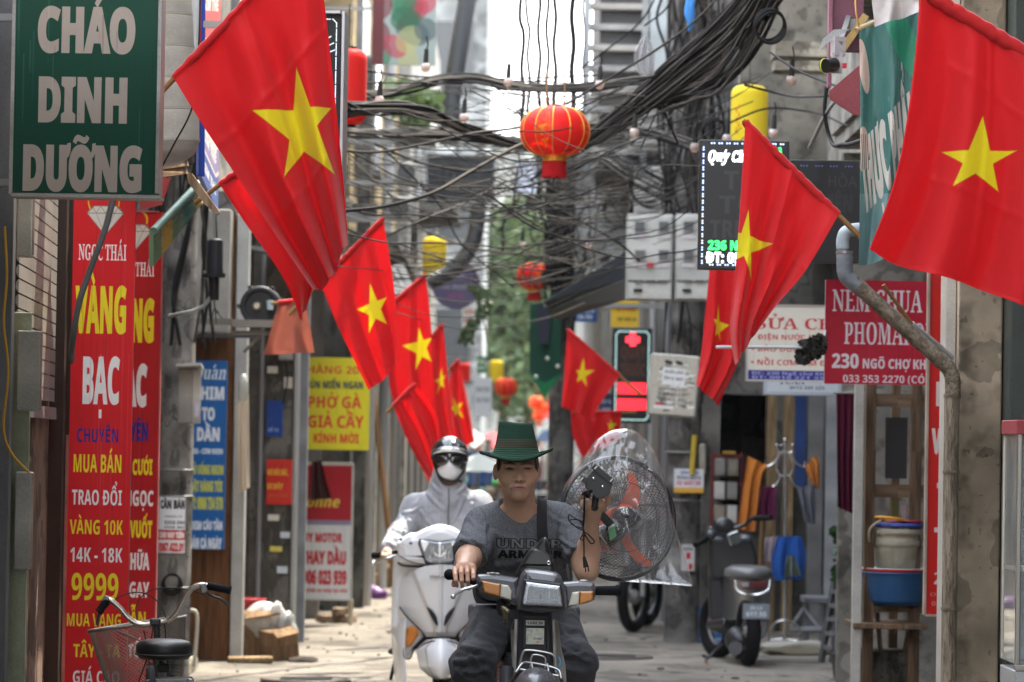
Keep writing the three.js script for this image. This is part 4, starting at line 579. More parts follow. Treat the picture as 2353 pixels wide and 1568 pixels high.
{ // right utility pole with cables and notices
  const t = thing('utility_pole', 'right concrete utility pole carrying the grey meter boxes', 'pole', 'concrete utility poles'), g = G(1565, 1478), d = -g.z, top = V(g.x + 0.02, 6, g.z);
  part(t, 'shaft', metres(cyl(V(g.x, -0.02, g.z), top, 0.135, 0.11, 28)), concrete([0.21, 0.2, 0.19], 1.6));
  for (let i = 0; i < 26; i++) { const ph = rnd(6.28), pts = []; const y0 = rnd(4.6, 5.6), n = 8, len = rnd(1.6, 3.2); for (let k = 0; k <= n; k++) { const a = ph + 0.5 * Math.sin(k * 0.9 + i), r = 0.13 + rnd(0.09) * (i % 2); pts.push(V(g.x + r * Math.cos(a) * 1.3, y0 - k * len / n, g.z + Math.abs(Math.sin(a)) * r)); } part(t, 'cable', tube(pts, rnd(0.006, 0.012), 5), i % 5 ? cableMat : cableGrey); }
  for (const y of [1150, 900, 1040]) part(t, 'strap', at(new THREE.TorusGeometry(0.137, 0.008, 6, 28).rotateX(Math.PI / 2), V(g.x, Q(1565, y, d).y, g.z)), dullMetal);
  part(t, 'yellow_pipe', cyl(Q(1590, 1090, d - 0.2), Q(1597, 1000, d - 0.2), 0.022), M([0.5, 0.36, 0.04])); part(t, 'cream_lamp', slab(1606, 1020, 1622, 1092, d - 0.1, 0.06, 0, 0.02), painted([0.5, 0.47, 0.38]));
  const s = sign('parking_notice', 'small white notice with yellow foot on the right pole', 1549, 1078, 1617, 1133, d - 0.18, signTex(1549, 1078, 1617, 1133, '#d5d8df', [['BẢNG GIÁ', 1564, 1083, 1605, 1090, '#3b54b4'], ['TRÔNG GIỮ XE', 1554, 1095, 1612, 1102, '#444a62'], ['XE MÁY 5K', 1555, 1106, 1611, 1115, '#c2283c']], 6, (g, X, Y, w, h) => fillc(g, '#d9a53c', 0, Y(1121), w, h)), { t: 0.012 });
  sign('red_cross_notice', 'white notice with red block low on the right pole', 1566, 1252, 1596, 1312, d - 0.15, signTex(1566, 1252, 1596, 1312, '#b9b9bb', [['BÁN', 1570, 1258, 1592, 1266, '#333']], 6, (g, X, Y) => { fillc(g, '#b5242c', X(1577), Y(1270), 60, 90); fillc(g, '#b5242c', X(1583), Y(1296), 54, 80); }), { t: 0.01 });
}
{ // old white box covered with stickers
  const t = thing('stickered_box', 'tilted white metal box plastered with torn stickers', 'box'), d = 26.8, c = Q(1548, 886, d), R = -0.06;
  part(t, 'case', obox(c.clone().add(V(0, 0, -0.06)), 112 / S(d), 142 / S(d), 0.12, 0, 0.15, R, 0.02), painted([0.5, 0.48, 0.43]));
  const tx = canv(512, 640, (g, w, h) => { fillc(g, '#bdb8ab', 0, 0, w, h); for (let i = 0; i < 70; i++) { g.fillStyle = ['#8f8d88', '#d9d9d9', '#6f6d69', '#a8a49a', '#e2e0dc'][i % 5]; g.save(); g.translate(rnd(60, 440), rnd(60, 580)); g.rotate(rnd(-0.3, 0.3)); g.fillRect(0, 0, rnd(20, 110), rnd(10, 50)); g.restore(); } fillc(g, '#e4e4e6', 120, 130, 260, 190); txt(g, 'NHẬN HÀN', 140, 160, 220, 30, '#444'); txt(g, '0912 445', 140, 230, 220, 34, '#444'); for (let i = 0; i < 4; i++) txt(g, 'KHOAN CẮT', 90, 350 + i * 56, 330, 30, '#55524d'); fillc(g, '#b33', 60, 520, 90, 26); fillc(g, '#e0dedd', 40, 546, 230, 40); for (let i = 0; i < 2; i++) { g.fillStyle = '#3c3a38'; g.beginPath(); g.ellipse(180 + i * 120, 70, 50, 22, 0.2, 0, 7); g.fill(); } wear(g, w, h, 900, 0.2); });
  part(t, 'sticker_face', at(new THREE.PlaneGeometry(104 / S(d), 134 / S(d)).translate(0, 0, 0.004).applyMatrix4(new THREE.Matrix4().makeRotationFromEuler(new THREE.Euler(0, 0.15, R))), c), print(tx));
  part(t, 'bracket', bar(c.clone().add(V(0, 0.1, -0.12)), V(1.27, c.y + 0.1, -28), 0.04, 0.04), dullMetal);
}
sign('yellow_sign', 'small yellow sign hanging under the dark awning', 1404, 690, 1468, 752, 33, signTex(1404, 690, 1468, 752, '#caa624', [['0.1986', 1418, 706, 1458, 716, '#c24a26'], ['TẠP HÓA 24', 1418, 730, 1462, 738, '#4a4538']], 5), { t: 0.03, arms: [[1465, 700]], side: 1.4 });
{
  const t = thing('green_awning', 'dark green awning with pointed valance below the cable trunk', 'awning');
  part(t, 'sheet', board([[1248, 695, 33], [1438, 578, 29], [1440, 640, 29], [1262, 712, 33]], 0.03), painted([0.035, 0.045, 0.055], { roughness: 0.7 }));
  part(t, 'under_sheet', board([[1262, 713, 33], [1440, 642, 29], [1436, 690, 29], [1275, 738, 33]], 0.02), painted([0.06, 0.058, 0.055]));
  part(t, 'valance', poly([[1218, 700], [1288, 690], [1290, 862], [1252, 912], [1216, 860]], 34, 0.01), M([0.01, 0.05, 0.03], { roughness: 0.8 })); part(t, 'valance_tip', poly([[1216, 858], [1252, 880], [1290, 858], [1252, 914]], 33.96, 0.01), M([0.015, 0.15, 0.06], { roughness: 0.8 }));
  part(t, 'dark_cloth', poly([[1234, 702], [1262, 698], [1262, 790], [1238, 792]], 33.93, 0.01), M([0.012, 0.014, 0.03])); part(t, 'arm', bar(Q(1250, 700, 33), V(1.36, Q(1250, 700, 33).y, -33), 0.04, 0.04), dullMetal);
  for (const [x, y] of [[1258, 824], [1282, 842], [1232, 866]]) part(t, 'button', ball(Q(x, y, 33.9), 0.02), M([0.5, 0.5, 0.42]));
}
sign('repair_sign', 'white repair shop sign with red lettering and navy foot', 1717, 702, 1915, 876, 22.3, signTex(1717, 702, 1915, 876, '#d3cec2', [['SỬA CHỮA', 1734, 732, 1990, 757, '#b8242a', FB], ['ĐIỆN NƯỚC DÂN DỤNG', 1741, 770, 1962, 781, '#b8242a'], ['• BẢO DƯỠNG MÁY', 1726, 798, 1925, 809, '#b8242a'], ['• NỒI CƠM- ẤM ĐIỆN', 1726, 828, 1935, 840, '#b8242a']], 4, (g, X, Y, w, h) => { fillc(g, '#2c2a78', X(1720), Y(852), w, h - Y(852) - 8); txt(g, 'ĐC: 230 Ngõ chợ Khâm Thiên', X(1728), Y(855), 1000, 30, '#9aa0cc'); txt(g, 'ĐT: 0916 221 330 - 09', X(1728), Y(865), 900, 28, '#9aa0cc'); }), { t: 0.04, rim: 2, arms: [[1900, 720]], side: 2.5 });
sign('rounded_plate', 'pale blue rounded plate behind the foot of the repair sign', 1757, 862, 1932, 907, 23.4, signTex(1757, 862, 1932, 907, '#c3cad2', [['TUẤN', 1790, 870, 1850, 884, '#33384a', FB], ['0912 345 223', 1815, 888, 1895, 895, '#44485a']], 4, (g, X, Y, w, h) => { g.strokeStyle = '#8e9aa8'; g.lineWidth = 8; g.strokeRect(14, 14, w - 28, h - 28); }), { t: 0.02, b: 3, frame: painted([0.35, 0.4, 0.46]), arms: [[1920, 880]], side: 2.5 });
sign('snack_sign', 'crimson snack sign with pale serif lettering behind the drainpipe', 1896, 645, 2150, 884, 18.8, signTex(1896, 645, 2150, 884, '#a8142c', [['NEM CHUA RÁN', 1911, 667, 2212, 717, '#d0c8cc', FB], ['PHOMAI QUE', 1939, 742, 2175, 792, '#d0c8cc', FB], ['230', 1912, 815, 1975, 847, '#d0c8cc'], ['NGÕ CHỢ KHÂM THIÊN', 1982, 826, 2245, 847, '#c9c0c4'], ['033 353 2270 (CÓ SHIP)', 1938, 863, 2195, 880, '#c9c0c4']], 4), { t: 0.03, frame: painted([0.45, 0.36, 0.36]), arms: [[2140, 660], [2140, 870]], side: 2.6 });
sign('vertical_red_sign', 'narrow red vertical sign partly hidden behind the drainpipe', 2134, 560, 2215, 1413, 17.2, signTex(2134, 560, 2215, 1413, '#b81a14', [['MẸT', 2160, 665, 2230, 702, '#c8b8b4'], ['BÚN', 2158, 760, 2225, 802, '#c8b8b4'], ['BÁNH', 2148, 880, 2260, 932, '#c8b8b4'], ['VE SẦU', 2143, 988, 2250, 1040, '#c8b8b4'], ['TRÀ', 2155, 1112, 2225, 1160, '#c8b8b4'], ['TRÀ', 2150, 1214, 2235, 1264, '#c8b8b4'], ['230', 2150, 1315, 2210, 1343, '#c8b8b4'], ['CHỢ KHÂM', 2142, 1362, 2220, 1370, '#b07a74'], ['033 353', 2146, 1382, 2216, 1392, '#b07a74']], 3), { t: 0.04, rim: 5, rimMat: painted([0.42, 0.33, 0.26]) });
{ // drainpipe
  const t = thing('drainpipe', 'mouldy grey and tan plastic drainpipe slanting to the tan column', 'pipe'), d = 15.2, tan = plaster([0.42, 0.35, 0.27], 3), gy = painted([0.2, 0.22, 0.24], { roughness: 0.45 }), g2 = painted([0.36, 0.42, 0.45], { roughness: 0.4 }), r = 0.031;
  part(t, 'top_elbow', [tube([Q(2000, 527, d), Q(1965, 528, d), Q(1944, 534, d), Q(1937, 552, d), Q(1937, 572, d)], r * 0.86, 14, 40)], g2);
  part(t, 'neck', cyl(Q(1937, 586, d), Q(1937, 552, d), r * 0.8, r * 0.8, 16), gy); part(t, 'socket', cyl(Q(1942, 626, d), Q(1941, 580, d), r * 1.08, r * 1.08, 18), gy); part(t, 'socket_rim', cyl(Q(1941, 583, d), Q(1941, 577, d), r * 1.13, r * 1.13, 18), metal(0xaaaaaa));
  part(t, 'bend', tube([Q(1942, 618, d), Q(1945, 634, d), Q(1956, 646, d), Q(1974, 660, d)], r * 1.06, 14, 30), gy);
  part(t, 'slanting_pipe', tube([Q(1960, 646, d), Q(2000, 683, d), Q(2090, 764, d), Q(2170, 836, d)], r, 16, 40), tan); for (const [x, y] of [[2058, 735], [2112, 784], [1978, 663], [2160, 827]]) part(t, 'joint', cyl(Q(x - 5, y - 4.5, d), Q(x + 5, y + 4.5, d), r * 1.07, r * 1.07, 16), tan);
  part(t, 'lower_elbow', tube([Q(2160, 827, d), Q(2178, 844, d), Q(2188, 864, d), Q(2190, 915, d)], r * 1.03, 14, 30), tan);
  const b = Q(2188, 905, d); part(t, 'downpipe', cyl(b, V(b.x + 0.002, 0, b.z), r, r, 18), tan); for (const y of [910, 1085, 1400]) { const p = Q(2185, y, d); part(t, 'clamp', cyl(V(b.x, p.y - 0.006, b.z), V(b.x, p.y + 0.006, b.z), r * 1.1, r * 1.1, 18), tan); part(t, 'clamp_arm', bar(V(b.x, p.y, b.z), V(b.x + 0.06, p.y, b.z - 0.25), 0.012, 0.012), rustPaint); }
  const s = thing('flag_holder', 'slim metal flag holder tube fixed on the column edge', 'tube'); part(s, 'tube_body', cyl(Q(2095, 745, 15.4), Q(2190, 865 - 95, 15.5).setY(Q(2180, 822, 15.4).y), 0.014), painted([0.4, 0.39, 0.36])); part(s, 'stick', cyl(Q(2030, 655, 15.35), Q(2098, 748, 15.4), 0.008), poleMat);
}
{ // green tarp with lettering
  const t = thing('green_tarpaulin', 'sagging green vinyl tarpaulin with warped white lettering', 'banner'), c = cloth({ A: [2112, 20], B: [1974, 70], bc: [[1976, 300]], C: [1972, 612], D: [2080, 560], dc: [[2020, 600]], ad: [[2100, 300]], d: 14.2, amp: 0.035, k: 1.8, ph: 0.3, n: 60, crease: 0 });
  const tx = canv(768, 1024, (g, w, h) => { fillc(g, '#3f6f68', 0, 0, w, h); g.fillStyle = '#2c8a6a'; g.beginPath(); g.ellipse(w * 0.75, h * 0.12, w * 0.4, h * 0.09, 0.5, 0, 7); g.fill(); g.fillStyle = '#6f8f8e'; g.fillRect(0, h * 0.72, w, h * 0.28); g.save(); g.translate(20, h * 0.6); g.rotate(-0.32); txt(g, 'THỰC PHẨM', 0, -60, w * 1.0, 260, '#cfc7bd'); g.restore(); g.fillStyle = '#cfb4a4'; g.beginPath(); g.ellipse(70, 230, 60, 120, -0.5, 0, 7); g.fill(); g.beginPath(); g.ellipse(60, 560, 80, 90, 0, 0, 7); g.fill(); g.strokeStyle = '#2c4a48'; g.lineWidth = 8; for (let i = 0; i < 5; i++) { g.beginPath(); g.moveTo(10 + i * 26, 500); g.lineTo(30 + i * 26, 640); g.stroke(); } wear(g, w, h, 500, 0.12); });
  part(t, 'vinyl', c.g, M(0xffffff, { map: tx, roughness: 0.4, transmission: 0.15 }));
  part(t, 'rail', cyl(Q(1968, 70, 14.2), Q(2230, -40, 14.4), 0.012), painted([0.4, 0.3, 0.16])); part(t, 'tie', tube([Q(1976, 68, 14.2), Q(1968, 30, 14.2), Q(1966, -40, 14.3)], 0.004, 5), M([0.4, 0.2, 0.05]));
  const p = thing('torn_paper', 'torn white paper sheet curling over the green tarpaulin', 'paper'); part(p, 'sheet', cloth({ A: [2110, -30], B: [2000, -40], C: [2012, 60], D: [2110, 30], d: 14.05, amp: 0.03, k: 1.5, n: 24, crease: 0 }).g, M([0.55, 0.5, 0.48], { roughness: 0.7, transmission: 0.2 }));
}
{ // maroon framed box and spotlight beside the tarp
  const t = thing('maroon_signboard', 'maroon painted frame with yellow edge behind the spotlight', 'signboard'), d = 15.8;
  part(t, 'panel', slab(1914, -60, 1985, 118, d, 0.06), painted([0.15, 0.05, 0.075])); part(t, 'edge_bar', slab(1905, -60, 1913, 200, d - 0.02, 0.08), painted([0.28, 0.1, 0.14])); part(t, 'yellow_bar', bar(Q(1925, 130, d - 0.05), Q(1990, 35, d - 0.05), 0.03, 0.03), painted([0.5, 0.34, 0.12])); part(t, 'red_plate', poly([[1905, 210], [1975, 150], [1985, 268], [1960, 262], [1908, 228]], d - 0.1, 0.02), painted([0.28, 0.06, 0.07])); part(t, 'mount', bar(Q(1950, 60, d), V(2.0, Q(1950, 60, d).y, -15.9), 0.05, 0.05), dullMetal);
  const s = thing('spotlight', 'black and grey spotlight clamped by the green tarpaulin', 'lamp'), e = 15.3; part(s, 'barrel', cyl(Q(1896, 152, e - 0.05), Q(1918, 148, e), 0.03, 0.028, 20), M(0x0d0d10, { roughness: 0.35 })); part(s, 'rim', torus(Q(1895, 152.3, e - 0.053), 0.03, 0.003, 0, 0.9), M([0.45, 0.45, 0.05])); part(s, 'yoke', [slab(1912, 120, 1936, 168, e, 0.02), slab(1918, 84, 1945, 128, e, 0.05, 0.3)], painted([0.4, 0.36, 0.36])); part(s, 'red_switch', slab(1937, 145, 1946, 156, e - 0.02, 0.02), M([0.5, 0.02, 0.03])); part(s, 'flap', poly([[1880, 120], [1892, 88], [1916, 68], [1955, 66], [1900, 100]], e + 0.02, 0.008), painted([0.36, 0.36, 0.35])); part(s, 'clamp', bar(Q(1930, 100, e), Q(1950, 40, 15.8), 0.02, 0.02), dullMetal);
}
{ // feather duster on its stick
  const t = thing('feather_duster', 'dark feather duster on a pale stick by the crimson sign', 'duster'), d = 18.4; part(t, 'stick', cyl(Q(1645, 798, d), Q(1856, 799, d), 0.008), painted([0.55, 0.56, 0.56]));
  part(t, 'feathers', Array.from({ length: 260 }, () => { const u = rnd(), p = Q(1850 + u * 46, 806 + 20 * (0.4 - u) + rnd(-6, 6), d), a = rnd(6.28), r = rnd(0.03, 0.06), q = p.clone().add(V(-0.02 + 0.02 * Math.cos(a), r * Math.sin(a) * 0.9, r * Math.cos(a))); const g = new THREE.PlaneGeometry(0.014, 0.05); return at(g.rotateX(rnd(3)).rotateZ(a), q); }), M([0.035, 0.033, 0.03], { roughness: 1 })); part(t, 'hanger', cyl(Q(1890, 800, d), Q(1898, 760, 18.8), 0.005), dullMetal);
}
// ---------------------------------------------------------------- bodies: distance fields meshed by marching cubes
function cap(a, b, r1, r2, sz = 1) { const d = b.clone().sub(a); d.z /= sz; const L = d.dot(d) || 1e-9; return (x, y, z) => { const px = x - a.x, py = y - a.y, pz = (z - a.z) / sz; let h = (px * d.x + py * d.y + pz * d.z) / L; h = h < 0 ? 0 : h > 1 ? 1 : h; const qx = px - d.x * h, qy = py - d.y * h, qz = pz - d.z * h; return Math.sqrt(qx * qx + qy * qy + qz * qz) - (r1 + (r2 - r1) * h); }; }
function ell(c, rx, ry, rz) { const m = Math.min(rx, ry, rz); return (x, y, z) => { const px = (x - c.x) / rx, py = (y - c.y) / ry, pz = (z - c.z) / rz, k = Math.sqrt(px * px + py * py + pz * pz); return (k - 1) * m; }; }
const smin = (a, b, k) => { const h = Math.max(0, k - Math.abs(a - b)) / k; return Math.min(a, b) - h * h * k * 0.25; };
function union(fs, k = 0.03) { return (x, y, z) => { let d = fs[0](x, y, z); for (let i = 1; i < fs.length; i++) d = smin(d, fs[i](x, y, z), k); return d; }; }
function sdfMesh(fn, lo, hi, cell) {
  const size = hi.clone().sub(lo), n = Math.ceil(Math.max(size.x, size.y, size.z) / cell) + 4, mc = new MarchingCubes(n, new THREE.MeshStandardMaterial(), false, false, 400000); mc.isolation = 0;
  const s = Math.max(size.x, size.y, size.z) * (n / (n - 4)), st = s / n, f = mc.field, o = lo.clone().add(hi).multiplyScalar(0.5).subScalar(s / 2);
  const far = 3 * st; let p = 0;
  for (let k = 0; k < n; k++) for (let j = 0; j < n; j++) for (let i = 0; i < n; i++, p++) { const x = o.x + i * st, y = o.y + j * st, z = o.z + k * st; f[p] = x < lo.x - far || x > hi.x + far || y < lo.y - far || y > hi.y + far || z < lo.z - far || z > hi.z + far ? -1 : -fn(x, y, z); }
  mc.update();
  const pos = new Float32Array(mc.count * 3); for (let i = 0; i < mc.count; i++) for (let c = 0; c < 3; c++) pos[i * 3 + c] = o.getComponent(c) + (mc.positionArray[i * 3 + c] + 1) / 2 * s;
  let g = new THREE.BufferGeometry(); g.setAttribute('position', new THREE.BufferAttribute(pos, 3)); g = mergeVertices(g, st * 0.02); g.computeVertexNormals(); return g;
}
function planarUV(g, x0, y0, w, h) { const p = g.attributes.position, uv = new Float32Array(p.count * 2); for (let i = 0; i < p.count; i++) { uv[i * 2] = (p.getX(i) - x0) / w; uv[i * 2 + 1] = (p.getY(i) - y0) / h; } return g.setAttribute('uv', new THREE.BufferAttribute(uv, 2)); }
// creases in cloth: moves vertices along their normals
function wrinkle(g, amp, fx, fy, s = 0, skew = 0.4) { const p = g.attributes.position, n = g.attributes.normal; for (let i = 0; i < p.count; i++) { const x = p.getX(i) + p.getZ(i) * 0.6, y = p.getY(i), f = fbm(x * fx + s + 0.15 * Math.sin(y * 9), y * fy + s * 1.7 + skew * x, 3, 8), r = Math.max(-0.4, 1 - Math.abs(f * 2 - 1) * 4.5), k = amp * (r - 0.3); p.setXYZ(i, p.getX(i) + n.getX(i) * k, p.getY(i) + n.getY(i) * k, p.getZ(i) + n.getZ(i) * k); } g.computeVertexNormals(); return g; }
// folds of cloth: raised lines given in picture units on the side that faces the alley mouth, [x0, y0, x1, y1, half width]
function folds(g, list, h) { const p = g.attributes.position, n = g.attributes.normal, v = V(); for (let i = 0; i < p.count; i++) { if (n.getZ(i) < 0.05) continue; v.fromBufferAttribute(p, i).applyMatrix4(camera.matrixWorldInverse); const x = 1176.5 - F * v.x / v.z, y = 784 + F * v.y / v.z; let k = 0; for (const [a, b, c, d, w] of list) { const L = (c - a) ** 2 + (d - b) ** 2, t = Math.max(0, Math.min(1, ((x - a) * (c - a) + (y - b) * (d - b)) / L)), bow = 4 * t * (1 - t) * w * 0.8, q = Math.hypot(x - a - (c - a) * t, y - b - (d - b) * t - bow) / w; k += (1 - 0.5 * t) * (Math.exp(-q * q) - 0.55 * Math.exp(-((q - 1.7) ** 2) * 1.5)); } k *= h * n.getZ(i); p.setXYZ(i, p.getX(i) + n.getX(i) * k, p.getY(i) + n.getY(i) * k, p.getZ(i) + n.getZ(i) * k); } g.computeVertexNormals(); return g; }
function paint(g, fn) { const p = g.attributes.position, c = new Float32Array(p.count * 3); for (let i = 0; i < p.count; i++) c.set(fn(p.getX(i), p.getY(i), p.getZ(i)), i * 3); return g.setAttribute('color', new THREE.BufferAttribute(c, 3)); }
function joinSkin(list) { return mergeGeometries(list.map((g) => { g = g.index ? g.toNonIndexed() : g; for (const k of Object.keys(g.attributes)) if (!['position', 'normal', 'color'].includes(k)) g.deleteAttribute(k); return g; })); }
// a finger as a bent chain of tapered capsules
const finger = (pts, r) => { const f = []; for (let i = 1; i < pts.length; i++) f.push(cap(pts[i - 1], pts[i], r * (1 - 0.08 * (i - 1)), r * (1 - 0.08 * i))); return f; };

// ---------------------------------------------------------------- the man on the motorbike
const skin = [0.44, 0.262, 0.175], skinMat = M(0xffffff, { vertexColors: true, roughness: 0.46, sheen: 0.15, sheenColor: new THREE.Color(1, 0.7, 0.6) });
{
  const t = thing('person', 'person in grey t-shirt and green hat riding a motorbike, holding a bagged fan', 'person', 'people');
  const P = (x, y, d) => Q(x, y, d), up = (p, dx, dy, dz) => p.clone().add(V(dx, dy, dz));
  const shL = P(1110, 1214, 14.2), shR = P(1294, 1206, 14.2), elL = P(1076, 1284, 14.02), wrL = P(1064, 1314, 13.80), elR = P(1348, 1312, 14.06), wrR = P(1361, 1192, 13.96), neck = P(1196, 1165, 14.18), head = P(1189, 1086, 14.10), chest = P(1198, 1250, 14.24), waist = P(1195, 1360, 14.36), hipL = P(1152, 1402, 14.46), hipR = P(1256, 1402, 14.46), knL = P(1088, 1532, 13.95), knR = P(1318, 1532, 13.95), ankL = P(1085, 1760, 14.15), ankR = P(1330, 1760, 14.15);
  // --- arms and torso core
  const core = union([cap(neck, up(neck, 0, 0.1, 0.015), 0.056, 0.052), cap(up(shL, 0.03, 0.0, 0), up(shR, -0.03, 0, 0), 0.055, 0.055), cap(up(chest, 0, 0, -0.03), up(waist, 0, 0, -0.03), 0.08, 0.075), cap(shL, elL, 0.046, 0.041), cap(elL, wrL, 0.043, 0.031), cap(shR, elR, 0.046, 0.042), cap(elR, up(elR, 0.004, 0.07, -0.01), 0.036, 0.041), cap(up(elR, 0.004, 0.07, -0.01), wrR, 0.041, 0.027)], 0.035);
  const bodyG = paint(sdfMesh(core, P(1030, 1380, 14.5).setZ(-14.5), P(1420, 1090, 13.6).setZ(-13.68), 0.011), (x, y, z) => { const k = 0.86 + 0.28 * fbm(x * 1.5 + z, y * 1.5, 4, 8), r = 1 + 0.12 * (fbm(x * 0.9 + 3, y * 0.9 + z, 3, 8) - 0.5); return [skin[0] * k * r, skin[1] * k, skin[2] * k]; });
  // --- gripping hand on the left bar
  const kn = [[1045, 1308], [1059, 1303], [1073, 1302], [1087, 1307]], tip = [[1050, 1347], [1063, 1354], [1077, 1354], [1089, 1338]];
  const hl = [cap(wrL, P(1068, 1308, 13.74), 0.032, 0.030, 0.8), cap(P(1056, 1310, 13.74), P(1082, 1308, 13.74), 0.022, 0.022)];
  kn.forEach(([x, y], i) => hl.push(...finger([P(x, y, 13.735), P(x + 1, y + 15, 13.685), P((x + tip[i][0]) / 2, (y + tip[i][1]) / 2 + 7, 13.672), P(tip[i][0], tip[i][1], 13.70)], 0.0090)));
  hl.push(...finger([P(1062, 1318, 13.79), P(1046, 1332, 13.78), P(1043, 1344, 13.75)], 0.0115));
  const handL = paint(sdfMesh(union(hl, 0.0045), P(1030, 1368, 13.85).setZ(-13.86), P(1102, 1282, 13.6).setZ(-13.63), 0.0034), (x, y) => { const k = 0.92 + 0.16 * fbm(x * 3, y * 3, 3, 8); return [skin[0] * 1.08 * k, skin[1] * k, skin[2] * k]; });
  // --- raised hand round the fan stem
  const hr = [cap(wrR, P(1364, 1168, 13.93), 0.03, 0.034, 0.8), cap(P(1350, 1158, 13.92), P(1380, 1160, 13.92), 0.026, 0.024)];
  for (const [x, y, i] of [[1338, 1150, 0], [1352, 1147, 1], [1366, 1147, 2], [1380, 1150, 3]]) hr.push(...finger([P(x + 5, y + 14, 13.93), P(x, y - 4, 13.945), P(x + 2, y - 13, 13.91), P(x + 6, y - 8, 13.875)], 0.0092));
  hr.push(...finger([P(1384, 1170, 13.93), P(1397, 1154, 13.9), P(1398, 1138, 13.88)], 0.0115));
  const handR = paint(sdfMesh(union(hr, 0.0045), P(1322, 1200, 14).setZ(-14.0), P(1412, 1122, 13.8).setZ(-13.83), 0.0034), (x, y) => { const k = 0.92 + 0.16 * fbm(x * 3, y * 3, 3, 8); return [skin[0] * k, skin[1] * k, skin[2] * k]; });
  // --- head: skull, jaw, brow, nose, lips, ears; eye sockets are pressed in
  const hx = head.x, hy = head.y, hz = head.z, H = (dx, dy, dz) => V(hx + dx, hy + dy, hz + dz);
  const headF = union([ell(H(0, 0.03, -0.01), 0.071, 0.1, 0.095), ell(H(0.004, -0.042, 0.015), 0.052, 0.064, 0.07), ell(H(0.006, -0.083, 0.038), 0.026, 0.024, 0.034), ell(H(-0.044, -0.016, 0.04), 0.025, 0.026, 0.032), ell(H(0.049, -0.016, 0.038), 0.024, 0.026, 0.032)], 0.032);
  const feat = union([headF, cap(H(0.005, 0.016, 0.082), H(0.008, -0.022, 0.099), 0.0075, 0.0125), ell(H(-0.008, -0.026, 0.088), 0.009, 0.007, 0.01), ell(H(0.019, -0.026, 0.088), 0.009, 0.007, 0.01), cap(H(-0.05, 0.034, 0.066), H(-0.014, 0.032, 0.082), 0.008, 0.009), cap(H(0.018, 0.032, 0.082), H(0.054, 0.034, 0.066), 0.009, 0.008), cap(H(-0.02, -0.0545, 0.078), H(0.026, -0.0525, 0.078), 0.0065, 0.0065), cap(H(-0.014, -0.0635, 0.077), H(0.021, -0.062, 0.077), 0.0075, 0.0075)], 0.012);
  const eyeL = H(-0.031, 0.014, 0.083), eyeR = H(0.037, 0.015, 0.083), mouth = H(0.003, -0.0585, 0.09);
  const face2 = (x, y, z) => { let d = feat(x, y, z); const press = (c, rx, ry, rz, k) => { const q = ((x - c.x) / rx) ** 2 + ((y - c.y) / ry) ** 2 + ((z - c.z) / rz) ** 2; if (q < 1) d += k * (1 - q) ** 2; }; press(eyeL, 0.022, 0.013, 0.03, 0.008); press(eyeR, 0.022, 0.013, 0.03, 0.008); press(mouth, 0.03, 0.004, 0.03, 0.005); return d; };
  const ears = union([ell(H(-0.082, 0.0, 0.0), 0.011, 0.031, 0.018), ell(H(0.079, 0.004, -0.012), 0.009, 0.029, 0.016)], 0.01);
  const headG = paint(sdfMesh((x, y, z) => smin(face2(x, y, z), ears(x, y, z), 0.012), H(-0.11, -0.125, -0.12), H(0.11, 0.15, 0.125), 0.0034), (x, y, z) => {
    const dx = x - hx, dy = y - hy, dz = z - hz; let k = 0.86 + 0.28 * fbm(x * 2.5, y * 2.5, 4, 8), c = [skin[0] * k * (1 + 0.25 * (fbm(x * 1.3 + 2, y * 1.3, 3, 8) - 0.5)), skin[1] * k, skin[2] * k]; if (dz < 0.02) return c;
    const mix = (m, a) => { c = c.map((v, i) => v + (m[i] - v) * a); };
    for (const [e, s] of [[eyeL, -1], [eyeR, 1]]) { const ex = (x - e.x) / 0.017, ey = (y - e.y + 0.0015 * (ex * ex)) / 0.0042; if (ex * ex + ey * ey < 1) mix([0.018, 0.012, 0.01], 0.92); const bx = (x - e.x) / 0.027, by = (y - e.y - 0.0205 + 0.004 * bx * bx * 1) / 0.0046; if (bx * bx + by * by < 1) mix([0.03, 0.02, 0.016], 0.8); }
    const lx = (dx - 0.003) / 0.029, ly = (dy + 0.0585) / 0.0115; if (lx * lx + ly * ly < 1) mix([0.26, 0.09, 0.07], 0.75); if (Math.abs(dy + 0.0588 - 0.002 * lx) < 0.0017 && Math.abs(lx) < 1) mix([0.08, 0.03, 0.025], 0.8);
    for (const s of [-1, 1]) if (((dx - 0.005 - s * 0.0085) / 0.005) ** 2 + ((dy + 0.0325) / 0.003) ** 2 < 1 && dz > 0.07) mix([0.08, 0.035, 0.025], 0.8);
    if (dy < -0.04 && dy > -0.1) mix([0.22, 0.15, 0.12], 0.22 * Math.min(1, vnoise(x * 900 + 500, y * 900 + 500)));
    return c;
  });
  const neckG = paint(sdfMesh(union([cap(up(neck, 0, -0.03, 0), H(0, -0.05, -0.02), 0.058, 0.056), cap(up(neck, -0.11, -0.035, -0.01), up(neck, 0.11, -0.035, -0.01), 0.03, 0.03)], 0.05), up(neck, -0.17, -0.1, -0.12), up(neck, 0.17, 0.14, 0.12), 0.008), (x, y) => skin.map((v) => v * (0.95 + 0.1 * fbm(x * 2, y * 2, 2, 8))));
  part(t, 'body', joinSkin([bodyG, handL, handR, headG, neckG]), skinMat);
